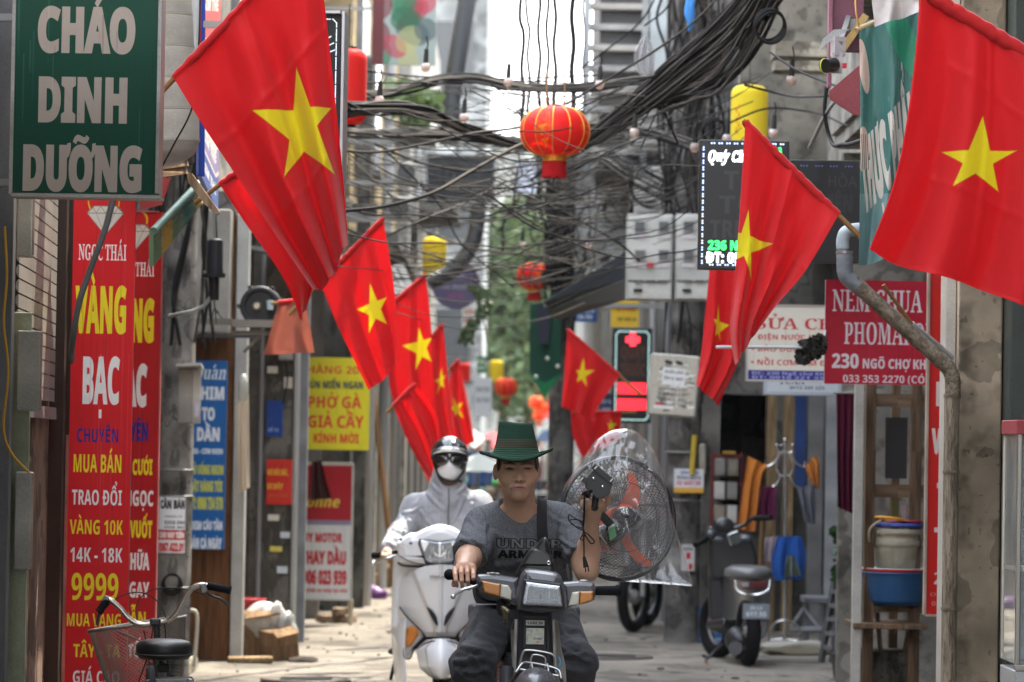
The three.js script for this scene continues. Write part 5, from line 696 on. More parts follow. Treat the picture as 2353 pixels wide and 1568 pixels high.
  // --- hair under the hat
  part(t, 'hair', sdfMesh((x, y, z) => Math.max(ell(H(0, 0.03, -0.012), 0.0805, 0.106, 0.1)(x, y, z), z - hz - 0.052 + (Math.abs(x - hx) < 0.064 ? 0.04 : 0), -(y - hy + 0.005 + 0.3 * Math.max(0, z - hz))), H(-0.1, -0.1, -0.12), H(0.1, 0.15, 0.1), 0.0045), M([0.014, 0.011, 0.01], { roughness: 0.6 }));
  // --- t-shirt
  const shirtF = union([cap(up(shL, 0.02, 0.004, 0), up(shR, -0.02, 0.004, 0), 0.072, 0.072), cap(up(chest, -0.055, 0.01, 0), up(chest, 0.055, 0.01, 0), 0.118, 0.118, 0.95), cap(up(waist, -0.06, 0.02, 0), up(waist, 0.06, 0.02, 0), 0.115, 0.115), cap(up(chest, -0.09, 0.06, 0), up(waist, -0.09, 0, 0), 0.085, 0.085), cap(up(chest, 0.09, 0.06, 0), up(waist, 0.09, 0, 0), 0.085, 0.085), cap(shL, elL, 0.068, 0.071), cap(shR, up(elR, -0.006, 0.03, 0), 0.066, 0.062), cap(up(neck, -0.045, -0.005, -0.02), shL, 0.045, 0.05), cap(up(neck, 0.045, -0.005, -0.02), shR, 0.045, 0.05)], 0.045);
  const dL = elL.clone().sub(shL).normalize(), dR = elR.clone().sub(shR).normalize(), cutL = shL.clone().addScaledVector(dL, elL.distanceTo(shL) * 0.88), cutR = shR.clone().addScaledVector(dR, elR.distanceTo(shR) * 0.72);
  const shirtCut = (x, y, z) => { let d = shirtF(x, y, z); const L = (x - cutL.x) * dL.x + (y - cutL.y) * dL.y + (z - cutL.z) * dL.z, R = (x - cutR.x) * dR.x + (y - cutR.y) * dR.y + (z - cutR.z) * dR.z; if (x < shL.x + 0.01) d = Math.max(d, L); if (x > shR.x - 0.005) d = Math.max(d, R); const nx = x - neck.x, nz = z - neck.z - 0.02, ny = y - neck.y; d = Math.max(d, 0.082 - Math.sqrt(nx * nx + nz * nz * 0.55 + (ny < 0.01 ? (ny - 0.01) ** 2 * 3.4 : 0))); return Math.max(d, waist.y - 0.05 - y); };
  const b0 = P(1035, 1395, 14.3), b1 = P(1345, 1140, 14.3), sh = wrinkle(sdfMesh(shirtCut, V(b0.x, b0.y, -14.55), V(b1.x, b1.y, -13.85), 0.0078), 0.005, 0.8, 0.6, 2.3, 1.3); folds(sh, [[1078, 1192, 1112, 1216, 5], [1062, 1214, 1106, 1236, 5], [1056, 1234, 1096, 1252, 5], [1116, 1206, 1112, 1284, 5], [1132, 1222, 1184, 1240, 6], [1140, 1300, 1204, 1288, 6], [1288, 1200, 1286, 1292, 5], [1262, 1184, 1306, 1206, 5], [1122, 1260, 1150, 1312, 5], [1290, 1240, 1330, 1262, 5], [1292, 1262, 1328, 1284, 5], [1210, 1212, 1236, 1300, 6]], 0.008);
  const X0 = P(1030, 1400, 14.05), X1 = P(1350, 1130, 14.05), sw = X1.x - X0.x, shh = X1.y - X0.y;
  planarUV(sh, X0.x, X0.y, sw, shh);
  const stx = canv(1600, 1350, (g, w, h) => {
    const X = (v) => (v - 1030) * 5, Y = (v) => (v - 1130) * 5; fillc(g, '#5b5c60', 0, 0, w, h);
    for (let y = 0; y < h; y += 3) for (let x = 0; x < w; x += 6) { const v = rnd(-24, 24); g.fillStyle = v > 0 ? `rgba(190,195,205,${v / 100})` : `rgba(10,10,16,${-v / 60})`; g.fillRect(x, y, 6, y % 9 ? 3 : 2); }
    txt(g, 'UNDER', X(1138), Y(1241), 5 * 155, 5 * 20, '#1d1d20', 'bold 200px sans-serif', 26); txt(g, 'UNDER', X(1138), Y(1241), 5 * 155, 5 * 20, '#6b686b', FS, 0); txt(g, 'ARMOUR', X(1144), Y(1267), 5 * 150, 5 * 17, '#101012', FS, 12);
    g.strokeStyle = 'rgba(20,20,24,0.75)'; g.lineWidth = 4; for (const l of [[[1092, 1165], [1112, 1185], [1118, 1240], [1116, 1290]], [[1296, 1165], [1285, 1190], [1280, 1240], [1282, 1290]]]) { g.beginPath(); l.forEach(([a, b], i) => (i ? g.lineTo(X(a), Y(b)) : g.moveTo(X(a), Y(b)))); g.stroke(); }
  });
  part(t, 't_shirt', sh, M(0xffffff, { map: stx, roughness: 0.85, bumpMap: rep(weaveTex, 12), bumpScale: 0.0008 }));
  const front = (x, y, off = 0.004) => { const p = P(x, y, 14.1), q = P(x, y, 13.6), dir = p.clone().sub(q).normalize(); const c = q.clone(); for (let i = 0; i < 60; i++) { const d = shirtF(c.x, c.y, c.z) - 0.006 - off; if (d < 0.0008) break; c.addScaledVector(dir, d * 0.9); if (c.z < -14.5) break; } return c; };
  const ribbon = (path, w0, w1) => { const pos = [], idx = [], uv = []; path.forEach(([x, y], i) => { const w = w0 + (w1 - w0) * i / (path.length - 1); for (const s of [-1, -0.33, 0.33, 1]) { const c = front(x + s * w, y); pos.push(c.x, c.y, c.z); uv.push((s + 1) * 0.02, i * 0.02); } if (i) for (let k = 0; k < 3; k++) { const a = (i - 1) * 4 + k; idx.push(a, a + 4, a + 1, a + 1, a + 4, a + 5); } }); const g = new THREE.BufferGeometry(); g.setAttribute('position', new THREE.Float32BufferAttribute(pos, 3)); g.setAttribute('uv', new THREE.Float32BufferAttribute(uv, 2)); g.setIndex(idx); g.computeVertexNormals(); return g; };
  const strap = []; for (let i = 0; i <= 22; i++) { const u = i / 22; strap.push([1246 - 8 * Math.sin(u * 2) + 12 * u, 1140 + u * 130]); }
  part(t, 'shoulder_strap', ribbon(strap, 11, 13), M([0.022, 0.021, 0.023], { roughness: 0.7 }));
  // --- trousers
  const tr = union([cap(hipL, hipR, 0.12, 0.12), cap(hipL, knL, 0.1, 0.078), cap(hipR, knR, 0.1, 0.078), cap(knL, ankL, 0.082, 0.062), cap(knR, ankR, 0.082, 0.062), cap(waist, up(waist, 0, -0.1, -0.05), 0.13, 0.13, 0.9)], 0.05);
  const q0 = P(1010, 1680, 14.2), q1 = P(1400, 1372, 14.2);
  const trG = wrinkle(sdfMesh((x, y, z) => Math.max(tr(x, y, z), y - P(0, 1377, 14.3).y), V(q0.x, q0.y, -14.75), V(q1.x, q1.y, -13.7), 0.0085), 0.009, 0.32, 0.95, 7.1, 1.3); folds(trG, [[1101, 1411, 1178, 1447, 6], [1091, 1422, 1068, 1466, 4], [1097, 1456, 1168, 1484, 6], [1063, 1484, 1174, 1500, 6], [1046, 1520, 1135, 1500, 7], [1082, 1508, 1128, 1550, 6], [1070, 1545, 1120, 1536, 6], [1110, 1436, 1170, 1462, 5], [1276, 1433, 1340, 1446, 6], [1280, 1467, 1354, 1456, 6], [1282, 1484, 1356, 1520, 6], [1284, 1506, 1348, 1500, 5], [1300, 1535, 1360, 1545, 7], [1290, 1448, 1330, 1480, 5], [1330, 1420, 1352, 1470, 5]], 0.014);
  part(t, 'trousers', metres(trG), M([0.05, 0.05, 0.056], { roughness: 0.7, map: rep(grimeTex, 3), sheen: 0.3, sheenColor: new THREE.Color(0.5, 0.5, 0.55) }));
  for (const [k, a] of [[ankL, -0.06], [ankR, 0.06]]) part(t, 'shoe', loft([[up(k, 0, -0.09, 0.06), 0.045, 0.12], [up(k, 0, -0.05, 0.06), 0.048, 0.125], [up(k, 0, -0.02, 0.02), 0.045, 0.08], [up(k, 0, 0.03, 0), 0.042, 0.05]], 18), M([0.03, 0.03, 0.03], { roughness: 0.6 }));
  // --- crocheted hat
  {
    const hc = P(1186, 1046, 14.06), R0 = 0.0865, ht = 74 / S(14.06), rings = [], N = 64, pos = [], uv = [], idx = [], prof = [];
    prof.push([R0 * 1.5, 0.004], [R0 * 1.56, 0.0], [R0 * 1.52, -0.008], [R0 * 1.3, -0.008], [R0 * 1.12, 0.0], [R0 * 1.0, 0.012], [R0 * 0.94, 0.03]); for (let i = 1; i <= 14; i++) { const v = i / 14; prof.push([R0 * (0.93 - 0.22 * v - (v > 0.93 ? (v - 0.93) * 0.9 : 0)), 0.03 + (ht - 0.03) * v]); } prof.push([R0 * 0.5, ht - 0.006], [R0 * 0.2, ht - 0.014], [0.001, ht - 0.016]);
    prof.forEach(([r, y], j) => { for (let i = 0; i <= N; i++) { const a = i / N * 6.2832, c = Math.cos(a), s = Math.sin(a), brim = Math.max(0, (r - R0) / (R0 * 0.56)), crown = y > 0.05 ? (y - 0.05) / ht : 0; pos.push(hc.x + r * c * (1 + 0.04 * brim * Math.abs(c)) - crown * 0.006 * 1, hc.y + y + brim * (0.022 * c * c * (c > 0 ? 1.35 : 0.55) - 0.016 * Math.max(0, s) + 0.004 * Math.sin(a * 3)) + (y > ht - 0.02 ? 0.006 * c * c - 0.004 * c : 0), hc.z + r * s * (crown ? 1.0 : 1.02) - crown * 0.01); uv.push(i / N * 3, j / (prof.length - 1)); } });
    for (let j = 0; j < prof.length - 1; j++) for (let i = 0; i < N; i++) { const a = j * (N + 1) + i; idx.push(a, a + N + 1, a + 1, a + 1, a + N + 1, a + N + 2); }
    const g = new THREE.BufferGeometry(); g.setAttribute('position', new THREE.Float32BufferAttribute(pos, 3)); g.setAttribute('uv', new THREE.Float32BufferAttribute(uv, 2)); g.setIndex(idx); g.computeVertexNormals();
    const mk = (dark) => canv(256, 1024, (c, w, h) => { for (let y = 0; y < h; y += 1) { const v = 1 - y / h, row = Math.sin(v * 6.2832 * 46), band = v > 0.235 && v < 0.47 && Math.sin(v * 6.2832 * 46 * 0.5) > -0.3; const b = dark ? 128 + 100 * row : 1; for (let x = 0; x < w; x += 4) { const n = rnd(0.85, 1.1) * (0.82 + 0.18 * row); c.fillStyle = dark ? `rgb(${b},${b},${b})` : band ? `rgb(${98 * n},${80 * n},${66 * n})` : `rgb(${44 * n},${76 * n},${60 * n})`; c.fillRect(x, y, 4, 1); } } });
    const bt = mk(true); bt.colorSpace = THREE.NoColorSpace; part(t, 'hat', g, M(0xffffff, { map: mk(false), bumpMap: bt, bumpScale: 0.002, roughness: 0.9 }));
  }
  // --- leather bag on the strap
  const bag = thing('shoulder_bag', 'black leather bag slung on the chest strap behind the headlight', 'bag', undefined);
  const bg = poly([[1182, 1322], [1200, 1290], [1216, 1266], [1230, 1256], [1246, 1238], [1258, 1240], [1266, 1270], [1273, 1322]], 13.86, 0.1, 0.018, true);
  part(bag, 'pouch', bg, M([0.012, 0.012, 0.014], { roughness: 0.32 })); part(bag, 'flap', poly([[1198, 1300], [1218, 1268], [1234, 1262], [1264, 1276], [1266, 1300]], 13.852, 0.03, 0.008, true), M([0.016, 0.017, 0.02], { roughness: 0.28 })); part(bag, 'eyelet', torus(P(1261, 1294, 13.842), 0.006, 0.0022), chrome);
}
// ---------------------------------------------------------------- the man's motorbike
{
  const t = thing('motorbike', 'worn grey underbone motorbike with square headlight ridden by the hatted person', 'motorbike', 'motorbikes and scooters'), P = Q;
  const body = M([0.085, 0.085, 0.098], { roughness: 0.42, clearcoat: 0.25, map: rep(grimeTex, 6), roughnessMap: rep(roughTex, 5) }), dark = M([0.025, 0.024, 0.028], { roughness: 0.55 }), dirty = M([0.33, 0.31, 0.28], { roughness: 0.6, map: rep(grimeTex, 5) }), amber = M([0.46, 0.16, 0.015], { roughness: 0.25, clearcoat: 0.6 }), clear = M([0.5, 0.48, 0.40], { roughness: 0.25, clearcoat: 0.5 });
  part(t, 'headlight_housing', poly([[1188, 1402], [1186, 1372], [1194, 1334], [1203, 1316], [1216, 1311], [1272, 1318], [1288, 1326], [1297, 1346], [1303, 1386], [1297, 1404], [1240, 1410]], 13.52, 0.24, 0.03, true), body);
  part(t, 'bezel', poly([[1203, 1331], [1289, 1342], [1299, 1396], [1292, 1401], [1200, 1397], [1196, 1390]], 13.50, 0.04, 0.01), dark);
  const ribs = canv(256, 128, (g, w, h) => { fillc(g, '#aab0b8', 0, 0, w, h); for (let x = 0; x < w; x += 9) { fillc(g, '#d2d8de', x, 0, 4, h); fillc(g, '#858c96', x + 5, 0, 2, h); } fillc(g, '#8b949e', 0, 92, w, 3); wear(g, w, h, 200, 0.12); });
  const lensG = poly([[1209, 1338], [1286, 1348], [1293, 1393], [1288, 1396], [1204, 1391], [1201, 1387]], 13.482, 0.03, 0.012); 
  const rm = rep(ribs, 12, 12); rm.wrapS = rm.wrapT = THREE.RepeatWrapping; part(t, 'headlight', lensG, M(0xffffff, { map: rm, bumpMap: rm, bumpScale: 0.002, roughness: 0.18, metalness: 0.55, clearcoat: 1 }));
  part(t, 'handlebar_cover', poly([[1098, 1322], [1130, 1321], [1190, 1330], [1194, 1386], [1170, 1382], [1114, 1366], [1096, 1354], [1094, 1334]], 13.60, 0.11, 0.015), body);
  part(t, 'handlebar_cover', poly([[1292, 1340], [1330, 1337], [1364, 1339], [1371, 1352], [1366, 1380], [1352, 1386], [1300, 1398]], 13.60, 0.11, 0.015), body);
  part(t, 'turn_signal', poly([[1107, 1335], [1150, 1343], [1148, 1372], [1112, 1362]], 13.585, 0.03, 0.006), amber); part(t, 'turn_signal_clear', poly([[1151, 1343.5], [1168, 1346], [1176, 1360], [1174, 1380], [1149, 1372]], 13.583, 0.03, 0.006), clear);
  part(t, 'turn_signal', poly([[1333, 1360], [1363, 1359], [1362, 1380], [1331, 1390]], 13.585, 0.03, 0.006), amber); part(t, 'turn_signal_clear', poly([[1315, 1362], [1332, 1360], [1330, 1391], [1306, 1393]], 13.583, 0.03, 0.006), clear);
  part(t, 'grip', [cyl(P(1366, 1358, 13.66), P(1418, 1358, 13.72), 0.0165, 0.0185, 18), cyl(P(1417, 1358, 13.718), P(1421, 1358, 13.722), 0.021, 0.021, 18)], blackRubber); part(t, 'grip', [cyl(P(1102, 1338, 13.68), P(1032, 1320, 13.76), 0.0165, 0.0175, 18), ball(P(1033, 1321, 13.755), 0.021, 1, 1, 1, 14)], blackRubber);
  part(t, 'brake_lever', [tube([P(1103, 1343, 13.62), P(1090, 1349, 13.59), P(1066, 1355, 13.58), P(1052, 1362, 13.58), P(1042, 1371, 13.58)], 0.0058, 8), ball(P(1041, 1372, 13.58), 0.009)], metal(0xb8b8b8, 0.3)); part(t, 'lever_mount', slab(1097, 1333, 1112, 1352, 13.60, 0.05, 0, 0.008), dark); part(t, 'brake_hose', tube([P(1096, 1352, 13.62), P(1098, 1368, 13.62), P(1115, 1380, 13.64), P(1150, 1386, 13.7)], 0.005, 6), black);
  part(t, 'switch', [slab(1118, 1317, 1148, 1322, 13.62, 0.04, 0, 0.004)], M([0.2, 0.2, 0.21], { roughness: 0.3 })); part(t, 'mirror_stub', [ball(P(1342, 1336, 13.63), 0.012, 1.6, 0.5, 1), torus(P(1132, 1318, 13.62), 0.008, 0.003, 1.57)], dullMetal);
  // front column and shields
  part(t, 'front_cover', poly([[1190, 1402], [1268, 1404], [1274, 1470], [1276, 1560], [1180, 1560], [1186, 1470]], 13.62, 0.12, 0.02), M([0.055, 0.05, 0.062], { roughness: 0.5, map: rep(grimeTex, 6) }));
  part(t, 'cover_trim', [bar(P(1186, 1424, 13.6), P(1182, 1552, 13.6), 0.012, 0.05, 0.004), bar(P(1272, 1424, 13.6), P(1276, 1552, 13.6), 0.012, 0.05, 0.004)], dirty);
  part(t, 'badge_frame', poly([[1202, 1422], [1256, 1424], [1257, 1500], [1198, 1497]], 13.585, 0.03, 0.006), dark);
  part(t, 'badge', face(1209, 1426, 1251, 1438, 13.58, 0, 0.004), M(0xffffff, { map: canv(256, 76, (g, w, h) => { fillc(g, '#8f8d88', 0, 0, w, h); txt(g, 'LONCIN', 20, 20, 216, 38, '#3a3936', FS, 12); wear(g, w, h, 200, 0.2); }), roughness: 0.4, metalness: 0.3 }));
  part(t, 'name_plate', face(1209, 1444, 1250, 1481, 13.578, 0, 0.004), M(0xffffff, { map: canv(256, 232, (g, w, h) => { fillc(g, '#9a9a95', 0, 0, w, h); for (let i = 0; i < 60; i++) { g.fillStyle = `rgba(${rnd(70, 190)},${rnd(70, 190)},${rnd(70, 180)},0.25)`; g.beginPath(); g.arc(rnd(w), rnd(h), rnd(6, 30), 0, 7); g.fill(); } txt(g, 'Dream', 98, 130, 130, 36, '#2c2c2c', FI); txt(g, 'II', 150, 186, 40, 26, '#3a3a3a', FI); }), roughness: 0.3, metalness: 0.4 }));
  part(t, 'leg_shield', poly([[1150, 1640], [1156, 1570], [1178, 1540], [1181, 1424], [1176, 1446], [1182, 1450], [1184, 1640]], 13.75, 0.02, 0.004), dirty); part(t, 'leg_shield', poly([[1276, 1424], [1283, 1430], [1290, 1490], [1300, 1530], [1306, 1640], [1275, 1640]], 13.75, 0.02, 0.004), dirty);
  part(t, 'frame_tube', [cyl(P(1232, 1420, 13.72), V(P(1232, 1420, 13.72).x, 0.42, -14.15), 0.04, 0.05), cyl(V(0.08, 0.42, -14.1), V(0.07, 0.4, -14.75), 0.05, 0.05)], dark);
  // wire rack over the fender
  const rod = (pts, r = 0.0042) => tube(pts.map(([x, y, d]) => P(x, y, d ?? 13.5)), r, 8, pts.length * 10), steel = metal(0xb5b5b2, 0.35);
  part(t, 'rack_hoop', rod([[1190, 1540], [1194, 1528], [1201, 1503], [1206, 1496], [1262, 1502], [1272, 1507], [1276, 1516], [1277, 1545]]), steel); part(t, 'rack_hoop', rod([[1219, 1534], [1221, 1512], [1225, 1506], [1248, 1509], [1253, 1514], [1252, 1546]], 0.0035), steel);
  part(t, 'rack_bar', rod([[1186, 1545, 13.42], [1200, 1526, 13.44], [1208, 1523, 13.45], [1282, 1540, 13.45], [1290, 1560, 13.42]]), steel); part(t, 'rack_bar', rod([[1192, 1538, 13.44], [1284, 1554, 13.44]], 0.004), steel); for (const x of [1222, 1258]) part(t, 'rack_clip', rod([[x, 1526, 13.44], [x + 2, 1545, 13.42], [x - 2, 1556, 13.40]], 0.0035), steel); part(t, 'rack_stay', [rod([[1188, 1545, 13.43], [1165, 1580, 13.5]], 0.006), rod([[1288, 1555, 13.43], [1298, 1590, 13.5]], 0.006)], M([0.2, 0.17, 0.14], { metalness: 0.6, roughness: 0.5 }));
  part(t, 'blue_tie', rod([[1284, 1510, 13.5], [1287, 1528, 13.46], [1280, 1540, 13.46]], 0.003), M([0.02, 0.2, 0.3]));
  // keys
  part(t, 'ignition', cyl(P(1162, 1388, 13.68), P(1162, 1388, 13.74), 0.016), dark); for (const [x, y, l] of [[1157, 1398, 34], [1165, 1404, 40], [1160, 1400, 22]]) part(t, 'key', [bar(P(x, y, 13.66), P(x + 1, y + l, 13.65), 0.009, 0.003), ball(P(x, y, 13.66), 0.011, 1, 1, 0.3, 10)], metal(0x8d8672, 0.35)); part(t, 'key_fob', crumple(P(1152, 1396, 13.68), 0.02, 0.03, 0.015, 5), dark);
  // front fender, fork and wheels
  const hub = V(0.075, 0.275, -13.32), wheel = (c, name) => { const w = new THREE.Group(); const y = part(t, name, torus(c, 0.235, 0.036, 0, Math.PI / 2, 0, 6.2832, 14, 44), blackRubber); part(y, 'rim', torus(c, 0.2, 0.014, 0, Math.PI / 2, 0, 6.2832, 8, 40), chrome); part(y, 'hub', cyl(c.clone().add(V(-0.05, 0, 0)), c.clone().add(V(0.05, 0, 0)), 0.05, 0.05, 18), dullMetal); for (let k = 0; k < 18; k++) part(y, 'spoke', cyl(c.clone().add(V(0.02 * (k % 2 ? 1 : -1), 0, 0)), c.clone().add(V(0, 0.2 * Math.cos(k * 0.349), 0.2 * Math.sin(k * 0.349))), 0.0018, 0.0018, 4), chrome); };
  wheel(hub, 'front_wheel'); wheel(V(0.07, 0.275, -14.62), 'rear_wheel');
  part(t, 'front_fender', at(new THREE.CylinderGeometry(0.3, 0.3, 0.12, 32, 1, true, -0.6, 2.1).rotateZ(Math.PI / 2).rotateX(1.9), hub), body); part(t, 'fender_cap', ball(P(1232, 1578, 13.38), 0.09, 0.85, 0.75, 1.6, 20), body);
  for (const s of [-0.075, 0.075]) part(t, 'fork_leg', cyl(hub.clone().add(V(s, 0, 0)), hub.clone().add(V(s, 0.42, -0.2)), 0.022, 0.026), dark);
  part(t, 'seat', loft([[V(0.06, 0.72, -14.5), 0.12, 0.36], [V(0.06, 0.78, -14.5), 0.14, 0.38], [V(0.06, 0.80, -14.5), 0.11, 0.34]], 24), M([0.02, 0.02, 0.02], { roughness: 0.5 })); part(t, 'side_cover', loft([[V(0.065, 0.42, -14.4), 0.09, 0.3], [V(0.065, 0.6, -14.5), 0.12, 0.38], [V(0.06, 0.715, -14.5), 0.12, 0.37]], 24), body); part(t, 'engine', obox(V(0.07, 0.35, -14.0), 0.2, 0.2, 0.34, 0, 0, 0, 0.04), dullMetal);
  part(t, 'footrest', cyl(V(-0.25, 0.27, -14.12), V(0.4, 0.27, -14.12), 0.016), dark); part(t, 'exhaust', cyl(V(0.2, 0.28, -14.0), V(0.22, 0.32, -14.9), 0.035, 0.045), chrome);
}
// ---------------------------------------------------------------- the bagged wall fan
{
  const t = thing('wall_fan', 'black caged wall fan with orange blades carried aloft in a clear bag', 'fan'), P = Q, c = P(1420, 1192, 14.28), R = 0.232, rot = new THREE.Matrix4().makeRotationFromEuler(new THREE.Euler(-0.12, 0.36, 0.05)), L = (x, y, z) => V(x, y, z).applyMatrix4(rot).add(c), bm = M([0.012, 0.012, 0.014], { roughness: 0.4 }), wire = M([0.02, 0.02, 0.022], { roughness: 0.35 });
  const ring = (r, z, w) => at(new THREE.TorusGeometry(r, w, 8, 72).translate(0, 0, z).applyMatrix4(rot), c);
  part(t, 'rim', ring(R, 0, 0.009), bm);
  const cage = (z1, tw) => { const gs = []; for (let k = 0; k < 72; k++) { const a = k / 72 * 6.2832, pts = []; for (let i = 0; i <= 6; i++) { const u = i / 6, r = 0.05 + (R - 0.05) * u, b = a + tw * (1 - u) * 0.9, z = z1 * (1 - u * u * u); pts.push(L(r * Math.cos(b), r * Math.sin(b), z)); } gs.push(tube(pts, 0.0015, 3, 10)); } for (const u of [0.45, 0.75]) gs.push(ring(0.05 + (R - 0.05) * u, z1 * (1 - u * u * u), 0.0017)); return gs; };
  part(t, 'rear_cage', cage(0.075, 1.1), wire).userData.kind = 'stuff'; part(t, 'front_cage', cage(-0.075, -1.1), wire).userData.kind = 'stuff';
  const motor = L(0, 0, 0.1); part(t, 'motor_housing', at(lathe([[0.001, 0.073], [0.02, 0.06], [0.034, 0.05], [0.04, 0.03], [0.04, -0.01], [0.03, -0.02]].reverse(), 28).rotateX(Math.PI / 2).applyMatrix4(rot), L(0, 0, 0.045)), M([0.014, 0.014, 0.016], { roughness: 0.25 }));
  part(t, 'motor_tail', cyl(P(1462, 1180, 14.24), P(1384, 1240, 14.22), 0.03, 0.05, 20), M([0.014, 0.014, 0.016], { roughness: 0.22 })); part(t, 'green_label', poly([[1397, 1218], [1412, 1208], [1417, 1232], [1402, 1244]], 14.16, 0.004), M([0.03, 0.16, 0.05], { roughness: 0.3 })); part(t, 'white_label', poly([[1398, 1211], [1411, 1203], [1412, 1208], [1397, 1218]], 14.159, 0.004), M([0.4, 0.5, 0.42]));
  const bl = M([0.85, 0.12, 0.012], { roughness: 0.35, transmission: 0.25 });
  part(t, 'blade', poly([[1416, 1178], [1430, 1150], [1443, 1120], [1444, 1088], [1452, 1086], [1464, 1104], [1470, 1130], [1469, 1156], [1456, 1180], [1440, 1198], [1426, 1196]], 14.3, 0.005, 0.001, true), bl); part(t, 'blade', poly([[1426, 1206], [1442, 1222], [1456, 1250], [1478, 1276], [1496, 1292], [1497, 1302], [1480, 1300], [1460, 1288], [1442, 1268], [1430, 1246]], 14.3, 0.005, 0.001, true), bl); part(t, 'blade', poly([[1404, 1190], [1380, 1184], [1350, 1190], [1330, 1206], [1336, 1222], [1366, 1224], [1396, 1212]], 14.3, 0.005, 0.001, true), bl); part(t, 'blade_hub', at(new THREE.CylinderGeometry(0.045, 0.045, 0.05, 24).rotateX(Math.PI / 2).applyMatrix4(rot), c), bl);
  // stem and mounting plate
  part(t, 'stem', [cyl(P(1366, 1168, 13.9), P(1372, 1118, 13.9), 0.014), cyl(P(1366, 1165, 13.9), P(1402, 1205, 14.2), 0.016)], bm);
  part(t, 'mount_plate', poly([[1364, 1080], [1374, 1074], [1408, 1106], [1402, 1136], [1386, 1144], [1372, 1146], [1346, 1122], [1343, 1106], [1350, 1098]], 13.84, 0.012, 0.002, false), bm); part(t, 'plate_flange', poly([[1358, 1076], [1368, 1066], [1412, 1103], [1404, 1112]], 13.825, 0.006, 0.001), bm); part(t, 'plate_ear', poly([[1332, 1102], [1337, 1094], [1350, 1099], [1350, 1110], [1344, 1112]], 13.83, 0.006, 0.001), bm);
  for (const [x, y] of [[1364, 1100], [1385, 1119]]) part(t, 'screw', ball(P(x, y, 13.826), 0.0055, 1, 1, 0.5, 10), chrome); for (const [x, y, r] of [[1369, 1075, -0.7], [1405, 1104, -0.7], [1337, 1101, -0.7]]) part(t, 'keyhole', obox(P(x, y, 13.822), 0.005, 0.014, 0.003, 0, 0, r), M([0.5, 0.5, 0.5]));
  // cord: coil, loops and plug
  part(t, 'cord_coil', [0, 1, 2, 3, 4].map((k) => torus(P(1349 + k * 1.5, 1133 + k * 0.8, 13.84), 0.019 - 0.001 * k, 0.003, 1.2, 0.3 + 0.2 * k, 0.5)), black); 
  part(t, 'cord', [tube([P(1345, 1128, 13.83), P(1343, 1150, 13.83), P(1342, 1190, 13.84), P(1340, 1212, 13.86)], 0.0042, 6), tube([P(1340, 1200, 13.85), P(1318, 1190, 13.85), P(1308, 1183, 13.86), P(1307, 1195, 13.86), P(1325, 1212, 13.85), P(1341, 1222, 13.85), P(1334, 1240, 13.85), P(1341, 1240, 13.84), P(1345, 1225, 13.84), P(1356, 1233, 13.83), P(1366, 1246, 13.84), P(1360, 1250, 13.84), P(1348, 1236, 13.84), P(1340, 1215, 13.84)], 0.0026, 6, 120), tube([P(1342, 1215, 13.85), P(1314, 1205, 13.86), P(1310, 1196, 13.86), P(1330, 1196, 13.85), P(1341, 1212, 13.85)], 0.0026, 6, 60), tube([P(1341, 1230, 13.84), P(1342, 1260, 13.84), P(1342, 1282, 13.84)], 0.003, 6)], black);
  part(t, 'plug', [cyl(P(1342, 1280, 13.84), P(1347, 1304, 13.84), 0.006, 0.011, 10), cyl(P(1345, 1303, 13.84), P(1346, 1315, 13.84), 0.0024), cyl(P(1351, 1302, 13.84), P(1353, 1314, 13.84), 0.0024)], black);
  // clear bag
  const b = thing('plastic_bag', 'large clear plastic bag wrapped round the fan', 'bag', 'plastic bags');
  const bagTex = dataTex(512, (u, v) => { const r = 1 - Math.abs(fbm(u, v, 5, 10) * 2 - 1), q = 1 - Math.abs(fbm(u + 0.37, v * 0.5 + 0.2, 4, 18) * 2 - 1); return g3(255 * Math.pow(Math.max(r, q * 0.9), 6)); }, false);
  const film = M([0.985, 0.985, 0.99], { transmission: 0.955, roughness: 0.07, bumpMap: rep(bagTex, 0.45), bumpScale: 0.0035, specularIntensity: 1, ior: 1.6 });
  const sheet = (sides, z0, bulge, s) => { const c2 = cloth({ ...sides, d: 14.28, amp: 0, n: 90, crease: 0 }), g = c2.g, p = g.attributes.position, n = 91; for (let i = 0; i < p.count; i++) { const u = (i % n) / 90, v = Math.floor(i / n) / 90, e = Math.pow(16 * u * (1 - u) * v * (1 - v), 0.45), r = 1 - Math.abs(fbm(u * 0.4 + s, v * 0.4 + s * 0.3, 4, 8) * 2 - 1); p.setZ(i, p.getZ(i) + z0 + bulge * e + 0.05 * (r - 0.6) * e); } g.computeVertexNormals(); return g; };
  const sides = { A: [1335, 1066], ab: [[1368, 1014], [1412, 988], [1462, 992]], B: [1502, 1034], bc: [[1526, 1095], [1546, 1190]], C: [1594, 1348], D: [1372, 1314], dc: [[1420, 1334], [1500, 1341]], ad: [[1292, 1135], [1312, 1232]] };
  part(b, 'near_film', sheet(sides, 0.0, 0.11, 0.2), film); part(b, 'far_film', sheet(sides, 0.0, -0.12, 1.3), film);
}
